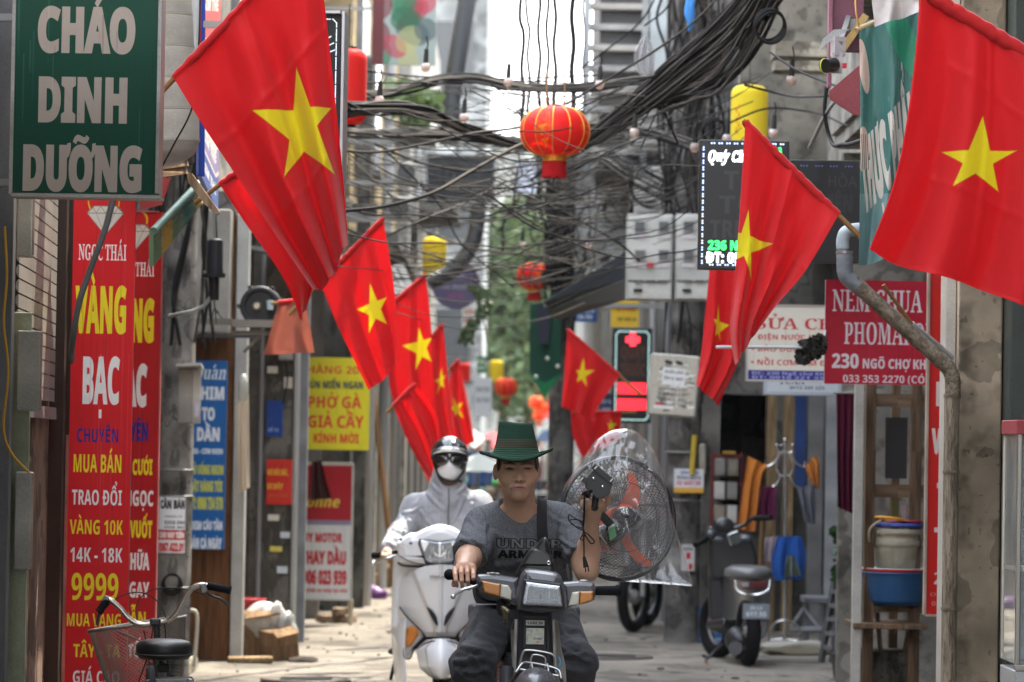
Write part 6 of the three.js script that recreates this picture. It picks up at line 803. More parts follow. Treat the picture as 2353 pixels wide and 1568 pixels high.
// ---------------------------------------------------------------- masked rider and white scooter
function gridSurf(fn, nu = 40, nv = 40) { const pos = [], uv = [], idx = []; for (let j = 0; j <= nv; j++) for (let i = 0; i <= nu; i++) { const p = fn(-1 + 2 * i / nu, j / nv); pos.push(p.x, p.y, p.z); uv.push(i / nu, j / nv); } for (let j = 0; j < nv; j++) for (let i = 0; i < nu; i++) { const a = j * (nu + 1) + i; idx.push(a, a + nu + 1, a + 1, a + 1, a + nu + 1, a + nu + 2); } const g = new THREE.BufferGeometry(); g.setAttribute('position', new THREE.Float32BufferAttribute(pos, 3)); g.setAttribute('uv', new THREE.Float32BufferAttribute(uv, 2)); g.setIndex(idx); g.computeVertexNormals(); return g; }
{
  const t = thing('person', 'person in grey hooded jacket, white mask and black helmet on the white scooter', 'person', 'people'), P = Q, d0 = 22.1, up = (p, x, y, z) => p.clone().add(V(x, y, z));
  const shL = P(952, 1168, d0), shR = P(1102, 1164, d0), elL = P(918, 1232, 21.95), wrL = P(892, 1264, 21.75), neck = P(1030, 1130, d0), chest = P(1028, 1200, d0), waist = P(1026, 1300, d0 + 0.15), head = P(1033, 1058, d0 - 0.05), elR = P(1132, 1232, 21.95), wrR = P(1150, 1266, 21.75);
  const H = (x, y, z) => up(head, x, y, z), m = (x, y, z) => V(x, y, z);
  const headF = union([ell(H(0, 0.02, -0.01), 0.076, 0.1, 0.092), ell(H(0, -0.045, 0.02), 0.058, 0.06, 0.066), cap(neck, H(0, -0.04, -0.02), 0.055, 0.055), cap(H(0, 0.01, 0.085), H(0, -0.02, 0.096), 0.008, 0.012)], 0.03);
  const hand = union([cap(wrL, P(886, 1272, 21.66), 0.028, 0.028), ...[[878, 1276], [884, 1277], [890, 1277], [896, 1275]].flatMap(([x, y]) => finger([P(x + 2, y - 8, 21.66), P(x, y + 1, 21.61), P(x, y + 9, 21.63)], 0.009)), ...finger([P(896, 1268, 21.68), P(900, 1276, 21.66), P(898, 1283, 21.64)], 0.01)], 0.005);
  const handRR = union([cap(wrR, P(1152, 1272, 21.66), 0.028, 0.028), ...[[1142, 1276], [1148, 1277], [1154, 1277], [1160, 1275]].flatMap(([x, y]) => finger([P(x + 2, y - 8, 21.66), P(x, y + 1, 21.61), P(x, y + 9, 21.63)], 0.009)), ...finger([P(1140, 1268, 21.68), P(1136, 1276, 21.66), P(1138, 1283, 21.64)], 0.01)], 0.005);
  const tint = () => [0.42, 0.25, 0.18];
  const core = union([cap(shL, elL, 0.035, 0.033), cap(elL, wrL, 0.033, 0.028), cap(shR, elR, 0.035, 0.033), cap(elR, wrR, 0.033, 0.028), cap(shL, shR, 0.05, 0.05), cap(neck, waist, 0.07, 0.08)], 0.03);
  part(t, 'body', joinSkin([paint(sdfMesh(headF, H(-0.1, -0.18, -0.13), H(0.1, 0.14, 0.13), 0.0045), tint), paint(sdfMesh(core, V(P(870, 1320, 22).x, waist.y - 0.1, -22.4), V(P(1180, 1130, 22).x, neck.y + 0.08, -21.6), 0.013), tint), paint(sdfMesh(hand, P(868, 1292, 21.8).setZ(-21.82), P(908, 1250, 21.5).setZ(-21.55), 0.004), tint), paint(sdfMesh(handRR, P(1128, 1292, 21.8).setZ(-21.82), P(1170, 1250, 21.5).setZ(-21.55), 0.004), tint)]), skinMat);
  const jf = union([cap(up(shL, 0.02, 0, 0), up(shR, -0.02, 0, 0), 0.085, 0.085), cap(up(chest, -0.07, 0, 0), up(waist, -0.07, 0, 0), 0.12, 0.12), cap(up(chest, 0.07, 0, 0), up(waist, 0.07, 0, 0), 0.12, 0.12), cap(shL, elL, 0.078, 0.062), cap(elL, up(wrL, -0.002, 0.006, 0), 0.064, 0.05), cap(shR, elR, 0.078, 0.062), cap(elR, wrR, 0.064, 0.05), cap(neck, H(0, -0.05, -0.02), 0.1, 0.096), cap(up(neck, 0, -0.04, 0.02), up(neck, 0, -0.06, 0), 0.11, 0.13)], 0.05);
  const jk = (x, y, z) => { let v = jf(x, y, z); const fx = x - head.x, fy = y - head.y + 0.02, fz = z - head.z; v = Math.max(v, Math.min(0.9, 0.088 - Math.sqrt(fx * fx * 1.15 + (fy * 0.66) ** 2 + Math.min(0, fz - 0.02) ** 2))); return Math.max(v, waist.y - 0.12 - y); };
  const jg = wrinkle(sdfMesh(jk, V(P(862, 1300, 22).x, waist.y - 0.14, -22.5), V(P(1185, 1000, 22).x, head.y + 0.16, -21.6), 0.0095), 0.006, 0.55, 0.5, 4.4, 1.2); folds(jg, [[928, 1178, 962, 1168, 4], [905, 1214, 938, 1226, 4], [898, 1230, 930, 1242, 4], [892, 1246, 922, 1254, 4], [984, 1136, 1020, 1172, 4], [1068, 1140, 1040, 1200, 4], [966, 1176, 1002, 1222, 4], [1084, 1158, 1072, 1206, 4], [990, 1112, 1020, 1136, 4], [1074, 1112, 1044, 1136, 4], [940, 1196, 960, 1230, 4], [1092, 1180, 1110, 1215, 4]], 0.016);
  part(t, 'hooded_jacket', metres(jg), M([0.4, 0.41, 0.45], { roughness: 0.6, sheen: 0.3, sheenColor: new THREE.Color(1, 1, 1), map: rep(grimeTex, 3) }));
  part(t, 'zip', ribbonAlong(jf, [[1031, 1122], [1031, 1140], [1031, 1160], [1030, 1180], [1030, 1200], [1030, 1215]], 1.6, 21.5, 0.012), M([0.1, 0.1, 0.11]));
  part(t, 'face_mask', sdfMesh((x, y, z) => { const a = ell(H(0, -0.055, 0.018), 0.076, 0.072, 0.09)(x, y, z), b = ell(H(0, -0.02, 0.06), 0.035, 0.05, 0.062)(x, y, z); return Math.max(smin(a, b, 0.03), y - head.y - 0.0 + 0.9 * Math.abs(x - head.x) - 0.012, head.z - 0.01 - z); }, H(-0.09, -0.14, -0.04), H(0.09, 0.06, 0.15), 0.005), M([0.72, 0.72, 0.74], { roughness: 0.8 }));
  for (const s of [-1, 1]) part(t, 'sunglass_lens', at(new THREE.SphereGeometry(0.042, 20, 14).scale(1.02, 0.72, 0.28).rotateY(s * 0.3), H(s * 0.044, -0.002, 0.108)), M([0.008, 0.008, 0.01], { roughness: 0.08, clearcoat: 1 })); part(t, 'sunglass_bridge', cyl(H(-0.012, 0.01, 0.122), H(0.012, 0.01, 0.122), 0.005), black);
  part(t, 'helmet', at(new THREE.SphereGeometry(0.115, 40, 24, 0, 6.2832, 0, 1.75).scale(0.98, 1.06, 1.12).rotateX(0.06), H(0, 0.02, -0.02)), M([0.008, 0.008, 0.01], { roughness: 0.12, clearcoat: 1 })); part(t, 'helmet_peak', gridSurf((u, v) => { const a = u * 1.15, r = 0.116 + 0.035 * v * Math.cos(a); return H(r * Math.sin(a), 0.082 - 0.018 * v - 0.026 * u * u, -0.02 + 1.1 * r * Math.cos(a)); }, 30, 6), M([0.008, 0.008, 0.01], { roughness: 0.15, clearcoat: 1 })); part(t, 'cap_brim', gridSurf((u, v) => { const a = u * 1.1, r = 0.105 + 0.035 * v * Math.cos(a); return H(r * Math.sin(a), 0.062 - 0.014 * v - 0.02 * u * u, -0.02 + 1.1 * r * Math.cos(a)); }, 30, 6), M([0.3, 0.3, 0.31], { roughness: 0.8 }));
  part(t, 'chin_strap', tube([H(0.1, 0.02, 0.02), H(0.085, -0.06, 0.06), H(0.04, -0.115, 0.08), H(0, -0.12, 0.085), H(-0.05, -0.1, 0.07), H(-0.095, -0.01, 0.02)], 0.007, 6, 40), black); part(t, 'strap_end', tube([H(0.04, -0.115, 0.085), H(0.062, -0.118, 0.09), H(0.075, -0.128, 0.09)], 0.008, 6), black);
  for (const s of [-1, 1]) part(t, 'trouser_leg', [cyl(V(waist.x + s * 0.09, 0.8, -22.35), V(waist.x + s * 0.16, 0.78, -21.95), 0.085, 0.07), cyl(V(waist.x + s * 0.16, 0.78, -21.95), V(waist.x + s * 0.13, 0.32, -22.0), 0.07, 0.05)], M([0.05, 0.05, 0.07], { roughness: 0.8 }));
}
function ribbonAlong(f, path, w, dFrom, off) { const pos = [], idx = [], uv = []; path.forEach(([x, y], i) => { for (const s of [-1, 1]) { const q = Q(x + s * w, y, dFrom), dir = Q(x + s * w, y, dFrom + 1).sub(q).normalize(); for (let k = 0; k < 80; k++) { const d = f(q.x, q.y, q.z) - off; if (d < 0.001) break; q.addScaledVector(dir, d * 0.9); } pos.push(q.x, q.y, q.z); uv.push(0, 0); } if (i) { const a = (i - 1) * 2; idx.push(a, a + 2, a + 1, a + 1, a + 2, a + 3); } }); const g = new THREE.BufferGeometry(); g.setAttribute('position', new THREE.Float32BufferAttribute(pos, 3)); g.setAttribute('uv', new THREE.Float32BufferAttribute(uv, 2)); g.setIndex(idx); g.computeVertexNormals(); return g; }
{
  const t = thing('white_scooter', 'glossy white scooter ridden by the masked person', 'scooter', 'motorbikes and scooters'), P = Q, cx = 1013, white = M([0.74, 0.76, 0.8], { roughness: 0.25, clearcoat: 0.8, clearcoatRoughness: 0.06 }), dark = M([0.014, 0.014, 0.017], { roughness: 0.5 });
  const lerpT = (tb, v) => { let i = 1; while (i < tb.length - 1 && tb[i][0] < v) i++; const [a, b] = [tb[i - 1], tb[i]], f = Math.max(0, Math.min(1, (v - a[0]) / (b[0] - a[0]))); return a[1] + (b[1] - a[1]) * f; };
  // apron: half width by height, bulging to a central keel with a V-shaped raised middle
  const hw = [[1306, 58], [1314, 74], [1330, 92], [1360, 96], [1396, 97], [1418, 80], [1448, 48], [1464, 36]];
  part(t, 'front_apron', gridSurf((u, v) => { const y = 1306 + 158 * v, w = lerpT(hw, y), dx = u * w, vx = 66 - 48 * Math.min(1, (y - 1320) / 120), inV = Math.max(0, Math.min(1, (vx - Math.abs(dx)) / 7)), keel = Math.max(0, 1 - Math.abs(dx) / 5); return P(cx + dx, y + 6 * u * u * (v < 0.3 ? 0.4 : 0) - (v < 0.06 ? 8 * (1 - u * u) : 0), 21.46 + 0.17 * Math.abs(u) ** 2.2 * (w / 97) - 0.036 * inV - 0.014 * keel + 0.05 * v - (v > 0.93 ? -0.4 * (v - 0.93) : 0)); }, 96, 80), white);
  const nac = [[911, 1247], [925, 1236], [940, 1227], [956, 1225], [982, 1213], [1010, 1206], [1038, 1212], [1064, 1225], [1080, 1227], [1096, 1236], [1109, 1247], [1106, 1276], [1102, 1292], [1064, 1299], [1011, 1305], [958, 1299], [918, 1294], [915, 1276]];
  part(t, 'handlebar_cowl', poly(nac, 21.5, 0.24, 0.045, true), white);
  part(t, 'headlight_frame', poly([[964, 1238], [1010, 1244], [1057, 1238], [1061, 1250], [1048, 1282], [1042, 1297], [1010, 1301], [978, 1297], [972, 1282], [960, 1250]], 21.487, 0.04, 0.008), dark);
  const lt = canv(512, 320, (g, w, h) => { fillc(g, '#6b7178', 0, 0, w, h); for (let i = 0; i < 46; i++) { g.fillStyle = `rgba(${i % 2 ? 240 : 70},${i % 2 ? 242 : 74},${i % 2 ? 245 : 80},${rnd(0.3, 0.8)})`; g.fillRect(120 + rnd(270), rnd(60, 220), rnd(5, 14), rnd(30, 100)); } g.strokeStyle = '#f4f4f4'; g.lineWidth = 14; g.beginPath(); g.arc(256, 150, 60, 0.2, 2.9); g.stroke(); fillc(g, '#8a8f96', 60, 236, 390, 30); fillc(g, '#dfe3e8', 244, 10, 26, 200); g.fillStyle = '#e9edf2'; g.beginPath(); g.moveTo(10, 10); g.lineTo(120, 40); g.lineTo(60, 160); g.fill(); g.beginPath(); g.moveTo(500, 10); g.lineTo(400, 40); g.lineTo(450, 160); g.fill(); });
  const lens = poly([[967, 1241], [1010, 1247], [1054, 1241], [1057, 1251], [1045, 1281], [1039, 1294], [1010, 1298], [981, 1294], [975, 1281], [963, 1251]], 21.47, 0.03, 0.008); { const p = lens.attributes.position, a = P(963, 1298, 21.47), b = P(1057, 1241, 21.47), uv = lens.attributes.uv; for (let i = 0; i < p.count; i++) uv.setXY(i, (p.getX(i) - a.x) / (b.x - a.x), (p.getY(i) - a.y) / (b.y - a.y)); }
  part(t, 'headlight', lens, M(0xffffff, { map: lt, roughness: 0.12, metalness: 0.35, clearcoat: 1 }));
  for (const [x, y] of [[921, 1240], [944, 1249]]) part(t, 'cowl_hole', ball(P(x, y, 21.475), 0.008, 1.4, 0.9, 0.8, 10), dark);
  for (const s of [-1, 1]) {
    const X = (x) => cx + s * (x - cx);
    part(t, 'air_vent', poly([[X(979), 1394], [X(993), 1404], [X(1003), 1418], [X(1006), 1438], [X(1001), 1436], [X(990), 1418]], 21.445, 0.02, 0.003, true), dark);
    part(t, 'side_panel', gridSurf((u, v) => { const y = 1396 + 190 * v, xl = lerpT([[1396, 912], [1450, 897], [1500, 902], [1586, 908]], y), xr = lerpT([[1396, 917], [1420, 934], [1490, 930], [1586, 936]], y), k = (u + 1) / 2; return P(X(xl + (xr - xl) * k), y, 21.78 - 0.2 * Math.sin(k * 1.5) + 0.02 * v); }, 12, 30), white);
    part(t, 'turn_signal_housing', poly([[X(931), 1417], [X(969), 1450], [X(974), 1464], [X(948), 1490], [X(940), 1512], [X(930), 1510], [X(927), 1470]], 21.62, 0.06, 0.008), M([0.45, 0.45, 0.46], { roughness: 0.15, metalness: 0.4 })); part(t, 'turn_signal', poly([[X(934), 1444], [X(946), 1438], [X(960), 1446], [X(962), 1460], [X(946), 1484], [X(934), 1490], [X(930), 1470]], 21.605, 0.05, 0.012), M([0.62, 0.20, 0.01], { roughness: 0.15, clearcoat: 1 })); part(t, 'trim', tube([P(X(928), 1490, 21.6), P(X(930), 1512, 21.6), P(X(941), 1514, 21.6), P(X(952), 1490, 21.6), P(X(976), 1466, 21.58)], 0.006, 6), dark);
    part(t, 'grip', cyl(P(X(914), 1272, 21.62), P(X(858), 1277, 21.75), 0.018, 0.02, 14), blackRubber); part(t, 'brake_lever', [tube([P(X(918), 1276, 21.55), P(X(900), 1280, 21.52), P(X(876), 1288, 21.52), P(X(858), 1296, 21.54)], 0.0075, 8), ball(P(X(857), 1296, 21.54), 0.013)], chrome); part(t, 'brake_hose', tube([P(X(914), 1294, 21.56), P(X(925), 1300, 21.55), P(X(950), 1302, 21.56), P(X(972), 1303, 21.6)], 0.007, 6), black);
    part(t, 'footboard', box(P(X(945), 0, 21.9).x, P(X(1012), 0, 21.9).x, 0.3, 0.34, 21.8, 22.4, 0.01), dark); part(t, 'side_mirror_stub', cyl(P(X(930), 1238, 21.65), P(X(928), 1222, 21.7), 0.008), dark);
  }
  for (const s of [-1, 1]) { const X = (x) => cx + s * (x - cx); part(t, 'panel_gap', tube([[918, 1396, 21.6], [932, 1416, 21.56], [950, 1432, 21.52], [966, 1448, 21.5], [978, 1463, 21.5]].map(([x, y, d]) => P(X(x), y, d - 0.012)), 0.004, 5, 40), dark); part(t, 'cowl_gap', tube([[914, 1276, 21.52], [940, 1290, 21.46], [978, 1299, 21.45], [1013, 1303, 21.45]].map(([x, y, d]) => P(X(x), y, d)), 0.003, 5, 30), dark); part(t, 'fender_gap', tube([[958, 1492, 21.46], [980, 1478, 21.4], [1013, 1470, 21.36]].map(([x, y, d]) => P(X(x), y, d)), 0.0035, 5, 24), dark); }
  part(t, 'badge', face(986, 1323, 1026, 1330, 21.42, 0, 0.002), M(0xffffff, { map: canv(256, 46, (g, w, h) => { fillc(g, '#c9cacd', 0, 0, w, h); txt(g, 'YAMAHA', 6, 6, 244, 34, '#5c5c60', FS, 14); }), roughness: 0.25, metalness: 0.3 }));
  part(t, 'inner_cowl', box(P(935, 0, 21.75).x, P(1092, 0, 21.75).x, 0.3, 0.62, 21.72, 21.9, 0.02), dark); part(t, 'leg_shield', box(P(925, 0, 21.8).x, P(1102, 0, 21.8).x, 0.42, 0.86, 21.7, 21.86, 0.03), white);
  const fw = [[1468, 34], [1490, 58], [1532, 50], [1552, 28], [1560, 10]]; part(t, 'front_fender', gridSurf((u, v) => { const y = 1468 + 92 * v, w = lerpT(fw, y), k = Math.abs(u); return P(cx + u * w, y + 3 * u * u, 21.36 + 0.16 * k ** 2 - 0.06 * Math.sin(v * 2.4) + (k > 0.62 ? 0.03 : 0)); }, 48, 30), white);
  const hub = V(P(cx, 1500, 21.35).x, 0.24, -21.70), wheel = (c, n) => { const y = part(t, n, torus(c, 0.19, 0.05, 0, Math.PI / 2, 0, 6.2832, 14, 44), blackRubber); part(y, 'rim', torus(c, 0.15, 0.02, 0, Math.PI / 2), dullMetal); part(y, 'hub', cyl(c.clone().add(V(-0.04, 0, 0)), c.clone().add(V(0.04, 0, 0)), 0.05), dullMetal); for (let k = 0; k < 5; k++) part(y, 'spoke', cyl(c.clone(), c.clone().add(V(0, 0.15 * Math.cos(k * 1.257), 0.15 * Math.sin(k * 1.257))), 0.016, 0.012, 8), dullMetal); };
  wheel(hub, 'front_wheel'); wheel(hub.clone().add(V(0, 0, -1.1)), 'rear_wheel'); for (const s of [-0.085, 0.085]) part(t, 'fork_leg', cyl(hub.clone().add(V(s, 0, 0)), hub.clone().add(V(s * 0.8, 0.4, -0.15)), 0.02), metal(0x8a8478, 0.4));
  part(t, 'seat', loft([[V(hub.x, 0.72, -22.45), 0.13, 0.34], [V(hub.x, 0.78, -22.45), 0.15, 0.36], [V(hub.x, 0.8, -22.45), 0.12, 0.32]], 24), dark); part(t, 'rear_body', loft([[V(hub.x, 0.36, -22.5), 0.12, 0.3], [V(hub.x, 0.55, -22.52), 0.19, 0.38], [V(hub.x, 0.715, -22.5), 0.15, 0.36]], 24), white); part(t, 'side_stand', [bar(P(898, 1560, 22.2), P(912, 1500, 22.1), 0.02, 0.03), bar(P(897, 1500, 22.2), P(912, 1490, 22.1), 0.03, 0.02)], dark);
}
// ---------------------------------------------------------------- bicycle parked by the red banners
{
  const t = thing('bicycle', 'old bicycle with wire basket and black saddle parked by the red banners', 'bicycle'), d = 15.3, P = (x, y, e = 0) => Q(x, y, d + e), chr = metal(0xc4beb4, 0.25);
  part(t, 'handlebar', tube([P(246, 1378), P(256, 1382), P(275, 1398), P(296, 1422), P(318, 1435), P(347, 1436), P(364, 1433), P(387, 1427), P(405, 1410), P(418, 1386), P(430, 1364), P(445, 1350), P(460, 1345), P(480, 1348)], 0.0115, 12, 90), chr);
  part(t, 'grip', [cyl(P(229, 1404, -0.02), P(246, 1377), 0.0165, 0.0155, 14), cyl(P(226, 1407, -0.022), P(229, 1404, -0.02), 0.0185, 0.0165, 14)], blackRubber); part(t, 'grip', [cyl(P(477, 1347), P(524, 1356, -0.02), 0.0155, 0.0165, 14), cyl(P(523, 1356, -0.02), P(529, 1357, -0.022), 0.0175, 0.0185, 14)], blackRubber);
  part(t, 'brake_lever', tube([P(466, 1351), P(478, 1366, 0.01), P(490, 1372, 0.02), P(508, 1378, 0.02), P(526, 1394, 0.02)], 0.0065, 8), M([0.04, 0.04, 0.045], { roughness: 0.3 })); part(t, 'brake_lever', tube([P(243, 1380), P(234, 1396, 0.03), P(226, 1416, 0.04), P(222, 1437, 0.04)], 0.0065, 8), M([0.04, 0.04, 0.045], { roughness: 0.3 })); part(t, 'lever_clamp', [obox(P(468, 1352), 0.03, 0.04, 0.035, 0, 0, 0.2, 0.008), obox(P(243, 1378), 0.026, 0.03, 0.035, 0, 0, -0.6, 0.008)], dullMetal);
  part(t, 'stem', [cyl(P(361, 1470), P(359, 1428), 0.014), obox(P(357, 1430), 0.045, 0.03, 0.04, 0, 0, 0, 0.008)], M([0.03, 0.03, 0.032], { roughness: 0.35 })); part(t, 'stem_bolt', cyl(P(360, 1430, -0.01), P(360, 1422, -0.01), 0.008), chrome);
  part(t, 'brake_cable', tube([P(238, 1402), P(262, 1380), P(290, 1366), P(318, 1362), P(345, 1370), P(368, 1390), P(381, 1420)], 0.0028, 6, 60), cableGrey); part(t, 'brake_cable', tube([P(314, 1422), P(312, 1396), P(325, 1372), P(350, 1356), P(390, 1352), P(430, 1355), P(470, 1368)], 0.0028, 6, 60), cableGrey); for (const [a, b] of [[[330, 1450], [342, 1568]], [[378, 1436], [372, 1500]], [[352, 1440], [318, 1568]], [[346, 1490], [356, 1560]]]) part(t, 'brake_cable', tube([P(a[0], a[1]), P((a[0] + b[0]) / 2 + 5, (a[1] + b[1]) / 2), P(b[0], b[1])], 0.0028, 6), cableMat);
  // basket
  const bw = M([0.22, 0.19, 0.155], { roughness: 0.45, metalness: 0.5 }), cA = P(315, 1434, 0.16), cB = P(335, 1590, 0.16), surf = (a, v) => { const R = (112 + (84 - 112) * v) / S(d), D = 0.125 - 0.03 * v, c = cA.clone().lerp(cB, v), k = 0.72, cs = Math.cos(a), sn = Math.sin(a), X = Math.sign(cs) * Math.abs(cs) ** k * R, Z = Math.sign(sn) * Math.abs(sn) ** k * D; return V(c.x + X, c.y + X * 0.17 * (1 - v * 0.5), c.z + Z); };
  part(t, 'basket_rim', tube(Array.from({ length: 40 }, (_, i) => surf(i / 40 * 6.2832, 0)), 0.0065, 8, 120, true), metal(0xa09a90, 0.4)); part(t, 'basket_base_ring', tube(Array.from({ length: 40 }, (_, i) => surf(i / 40 * 6.2832, 1)), 0.004, 6, 90, true), bw);
  const lat = []; for (let k = 0; k < 70; k++) for (const s of [-1, 1]) { const a0 = k / 70 * 6.2832; lat.push(tube([0, 0.25, 0.5, 0.75, 1].map((v) => surf(a0 + s * v * 1.5, v)), 0.0014, 3, 8)); } part(t, 'basket_mesh', lat, bw).userData.kind = 'stuff'; part(t, 'basket_stay', [0.35, 0.65].map((u) => cyl(surf(Math.PI / 2 + (u - 0.5) * 2, 0.02), P(358, 1450 + u * 60, 0.05), 0.004)), bw);
  // saddle and post
  const sd = P(377, 1492, -0.35); part(t, 'saddle', loft([[V(sd.x, sd.y - 0.044, sd.z), 0.03, 0.05], [V(sd.x, sd.y - 0.038, sd.z), 0.098, 0.11], [V(sd.x, sd.y - 0.018, sd.z), 0.113, 0.125], [V(sd.x, sd.y + 0.012, sd.z), 0.113, 0.125], [V(sd.x, sd.y + 0.03, sd.z), 0.1, 0.11], [V(sd.x, sd.y + 0.038, sd.z), 0.07, 0.08], [V(sd.x, sd.y + 0.04, sd.z), 0.02, 0.03]], 36), M([0.012, 0.012, 0.013], { roughness: 0.42 })); part(t, 'saddle_seam', at(new THREE.TorusGeometry(1, 0.03, 6, 48).scale(0.114, 0.126, 0.12).rotateX(Math.PI / 2), V(sd.x, sd.y - 0.02, sd.z)), M([0.05, 0.05, 0.05]));
  for (const s of [-0.05, 0.05]) part(t, 'spring', Array.from({ length: 4 }, (_, k) => torus(V(sd.x + s, sd.y - 0.06 - k * 0.012, sd.z + 0.04), 0.016, 0.003, 1.57)), dullMetal); part(t, 'seat_post', cyl(V(sd.x - 0.01, sd.y - 0.04, sd.z), V(sd.x, 0.45, sd.z - 0.1), 0.014), dullMetal); part(t, 'seat_clamp', obox(V(sd.x, sd.y - 0.075, sd.z), 0.05, 0.035, 0.06, 0, 0, 0, 0.01), M([0.03, 0.03, 0.03]));
  const fm = M([0.03, 0.03, 0.035], { roughness: 0.4 }), bx = sd.x, hz = -d; part(t, 'frame', [cyl(V(bx, 0.55, sd.z - 0.08), V(P(360, 1500).x, 0.68, hz), 0.016), cyl(V(bx, 0.28, sd.z - 0.14), V(P(360, 1500).x, 0.6, hz), 0.016), cyl(V(bx, 0.28, sd.z - 0.14), V(bx, 0.6, sd.z - 0.07), 0.014), cyl(P(361, 1470), V(P(361, 1470).x, 0.36, hz - 0.08), 0.018), cyl(V(bx, 0.28, sd.z - 0.14), V(bx, 0.31, sd.z + 0.32), 0.012)], fm);
  for (const [n, z] of [['front_wheel', hz - 0.15], ['rear_wheel', sd.z + 0.34]]) { const c = V(bx - 0.02, 0.31, z), w = part(t, n, torus(c, 0.29, 0.018, 0, Math.PI / 2 + 0.1), blackRubber); part(w, 'rim', torus(c, 0.27, 0.009, 0, Math.PI / 2 + 0.1), chr); for (let k = 0; k < 20; k++) part(w, 'spoke', cyl(c, c.clone().add(V(0, 0.27 * Math.cos(k * 0.314), 0.27 * Math.sin(k * 0.314))), 0.0012, 0.0012, 3), chr); }
  part(t, 'carrier', [bar(P(340, 1562, -0.4), P(440, 1560, -0.6), 0.012, 0.012), bar(P(335, 1566, -0.7), P(445, 1564, -0.7), 0.012, 0.012), bar(P(345, 1562, -0.4), P(340, 1566, -0.85), 0.012, 0.012), bar(P(430, 1560, -0.4), P(438, 1566, -0.85), 0.012, 0.012)], dullMetal); part(t, 'carrier_stay', [cyl(P(345, 1564, -0.6), V(bx - 0.04, 0.31, sd.z + 0.34), 0.005), cyl(P(435, 1564, -0.6), V(bx + 0.04, 0.31, sd.z + 0.34), 0.005)], dullMetal); part(t, 'crank', [cyl(V(bx - 0.09, 0.28, sd.z - 0.14), V(bx + 0.09, 0.28, sd.z - 0.14), 0.015), cyl(V(bx + 0.09, 0.28, sd.z - 0.14), V(bx + 0.1, 0.13, sd.z - 0.06), 0.01), cyl(V(bx - 0.09, 0.28, sd.z - 0.14), V(bx - 0.1, 0.43, sd.z - 0.22), 0.01)], dullMetal);
}
{ const t = thing('metal_stand', 'pale bent tube stand by the foot of the left pole', 'stand'), d = 24.2, P = (x, y) => Q(x, y, d); part(t, 'tube_frame', tube([P(425, 1530), P(424, 1412), P(428, 1404), P(446, 1404), P(451, 1410), P(446, 1534)], 0.012, 8, 60), painted([0.55, 0.52, 0.45])); part(t, 'cross_bar', cyl(P(425, 1520), P(446, 1524), 0.01), painted([0.55, 0.52, 0.45])); const s = thing('stone_step', 'worn pale concrete step at the foot of the left pole', 'step'); part(s, 'slab_body', box(Q(395, 0, 24.4).x, Q(478, 0, 24.4).x, -0.02, 0.09, 23.6, 24.6, 0.03), concrete([0.42, 0.37, 0.3], 2)); }
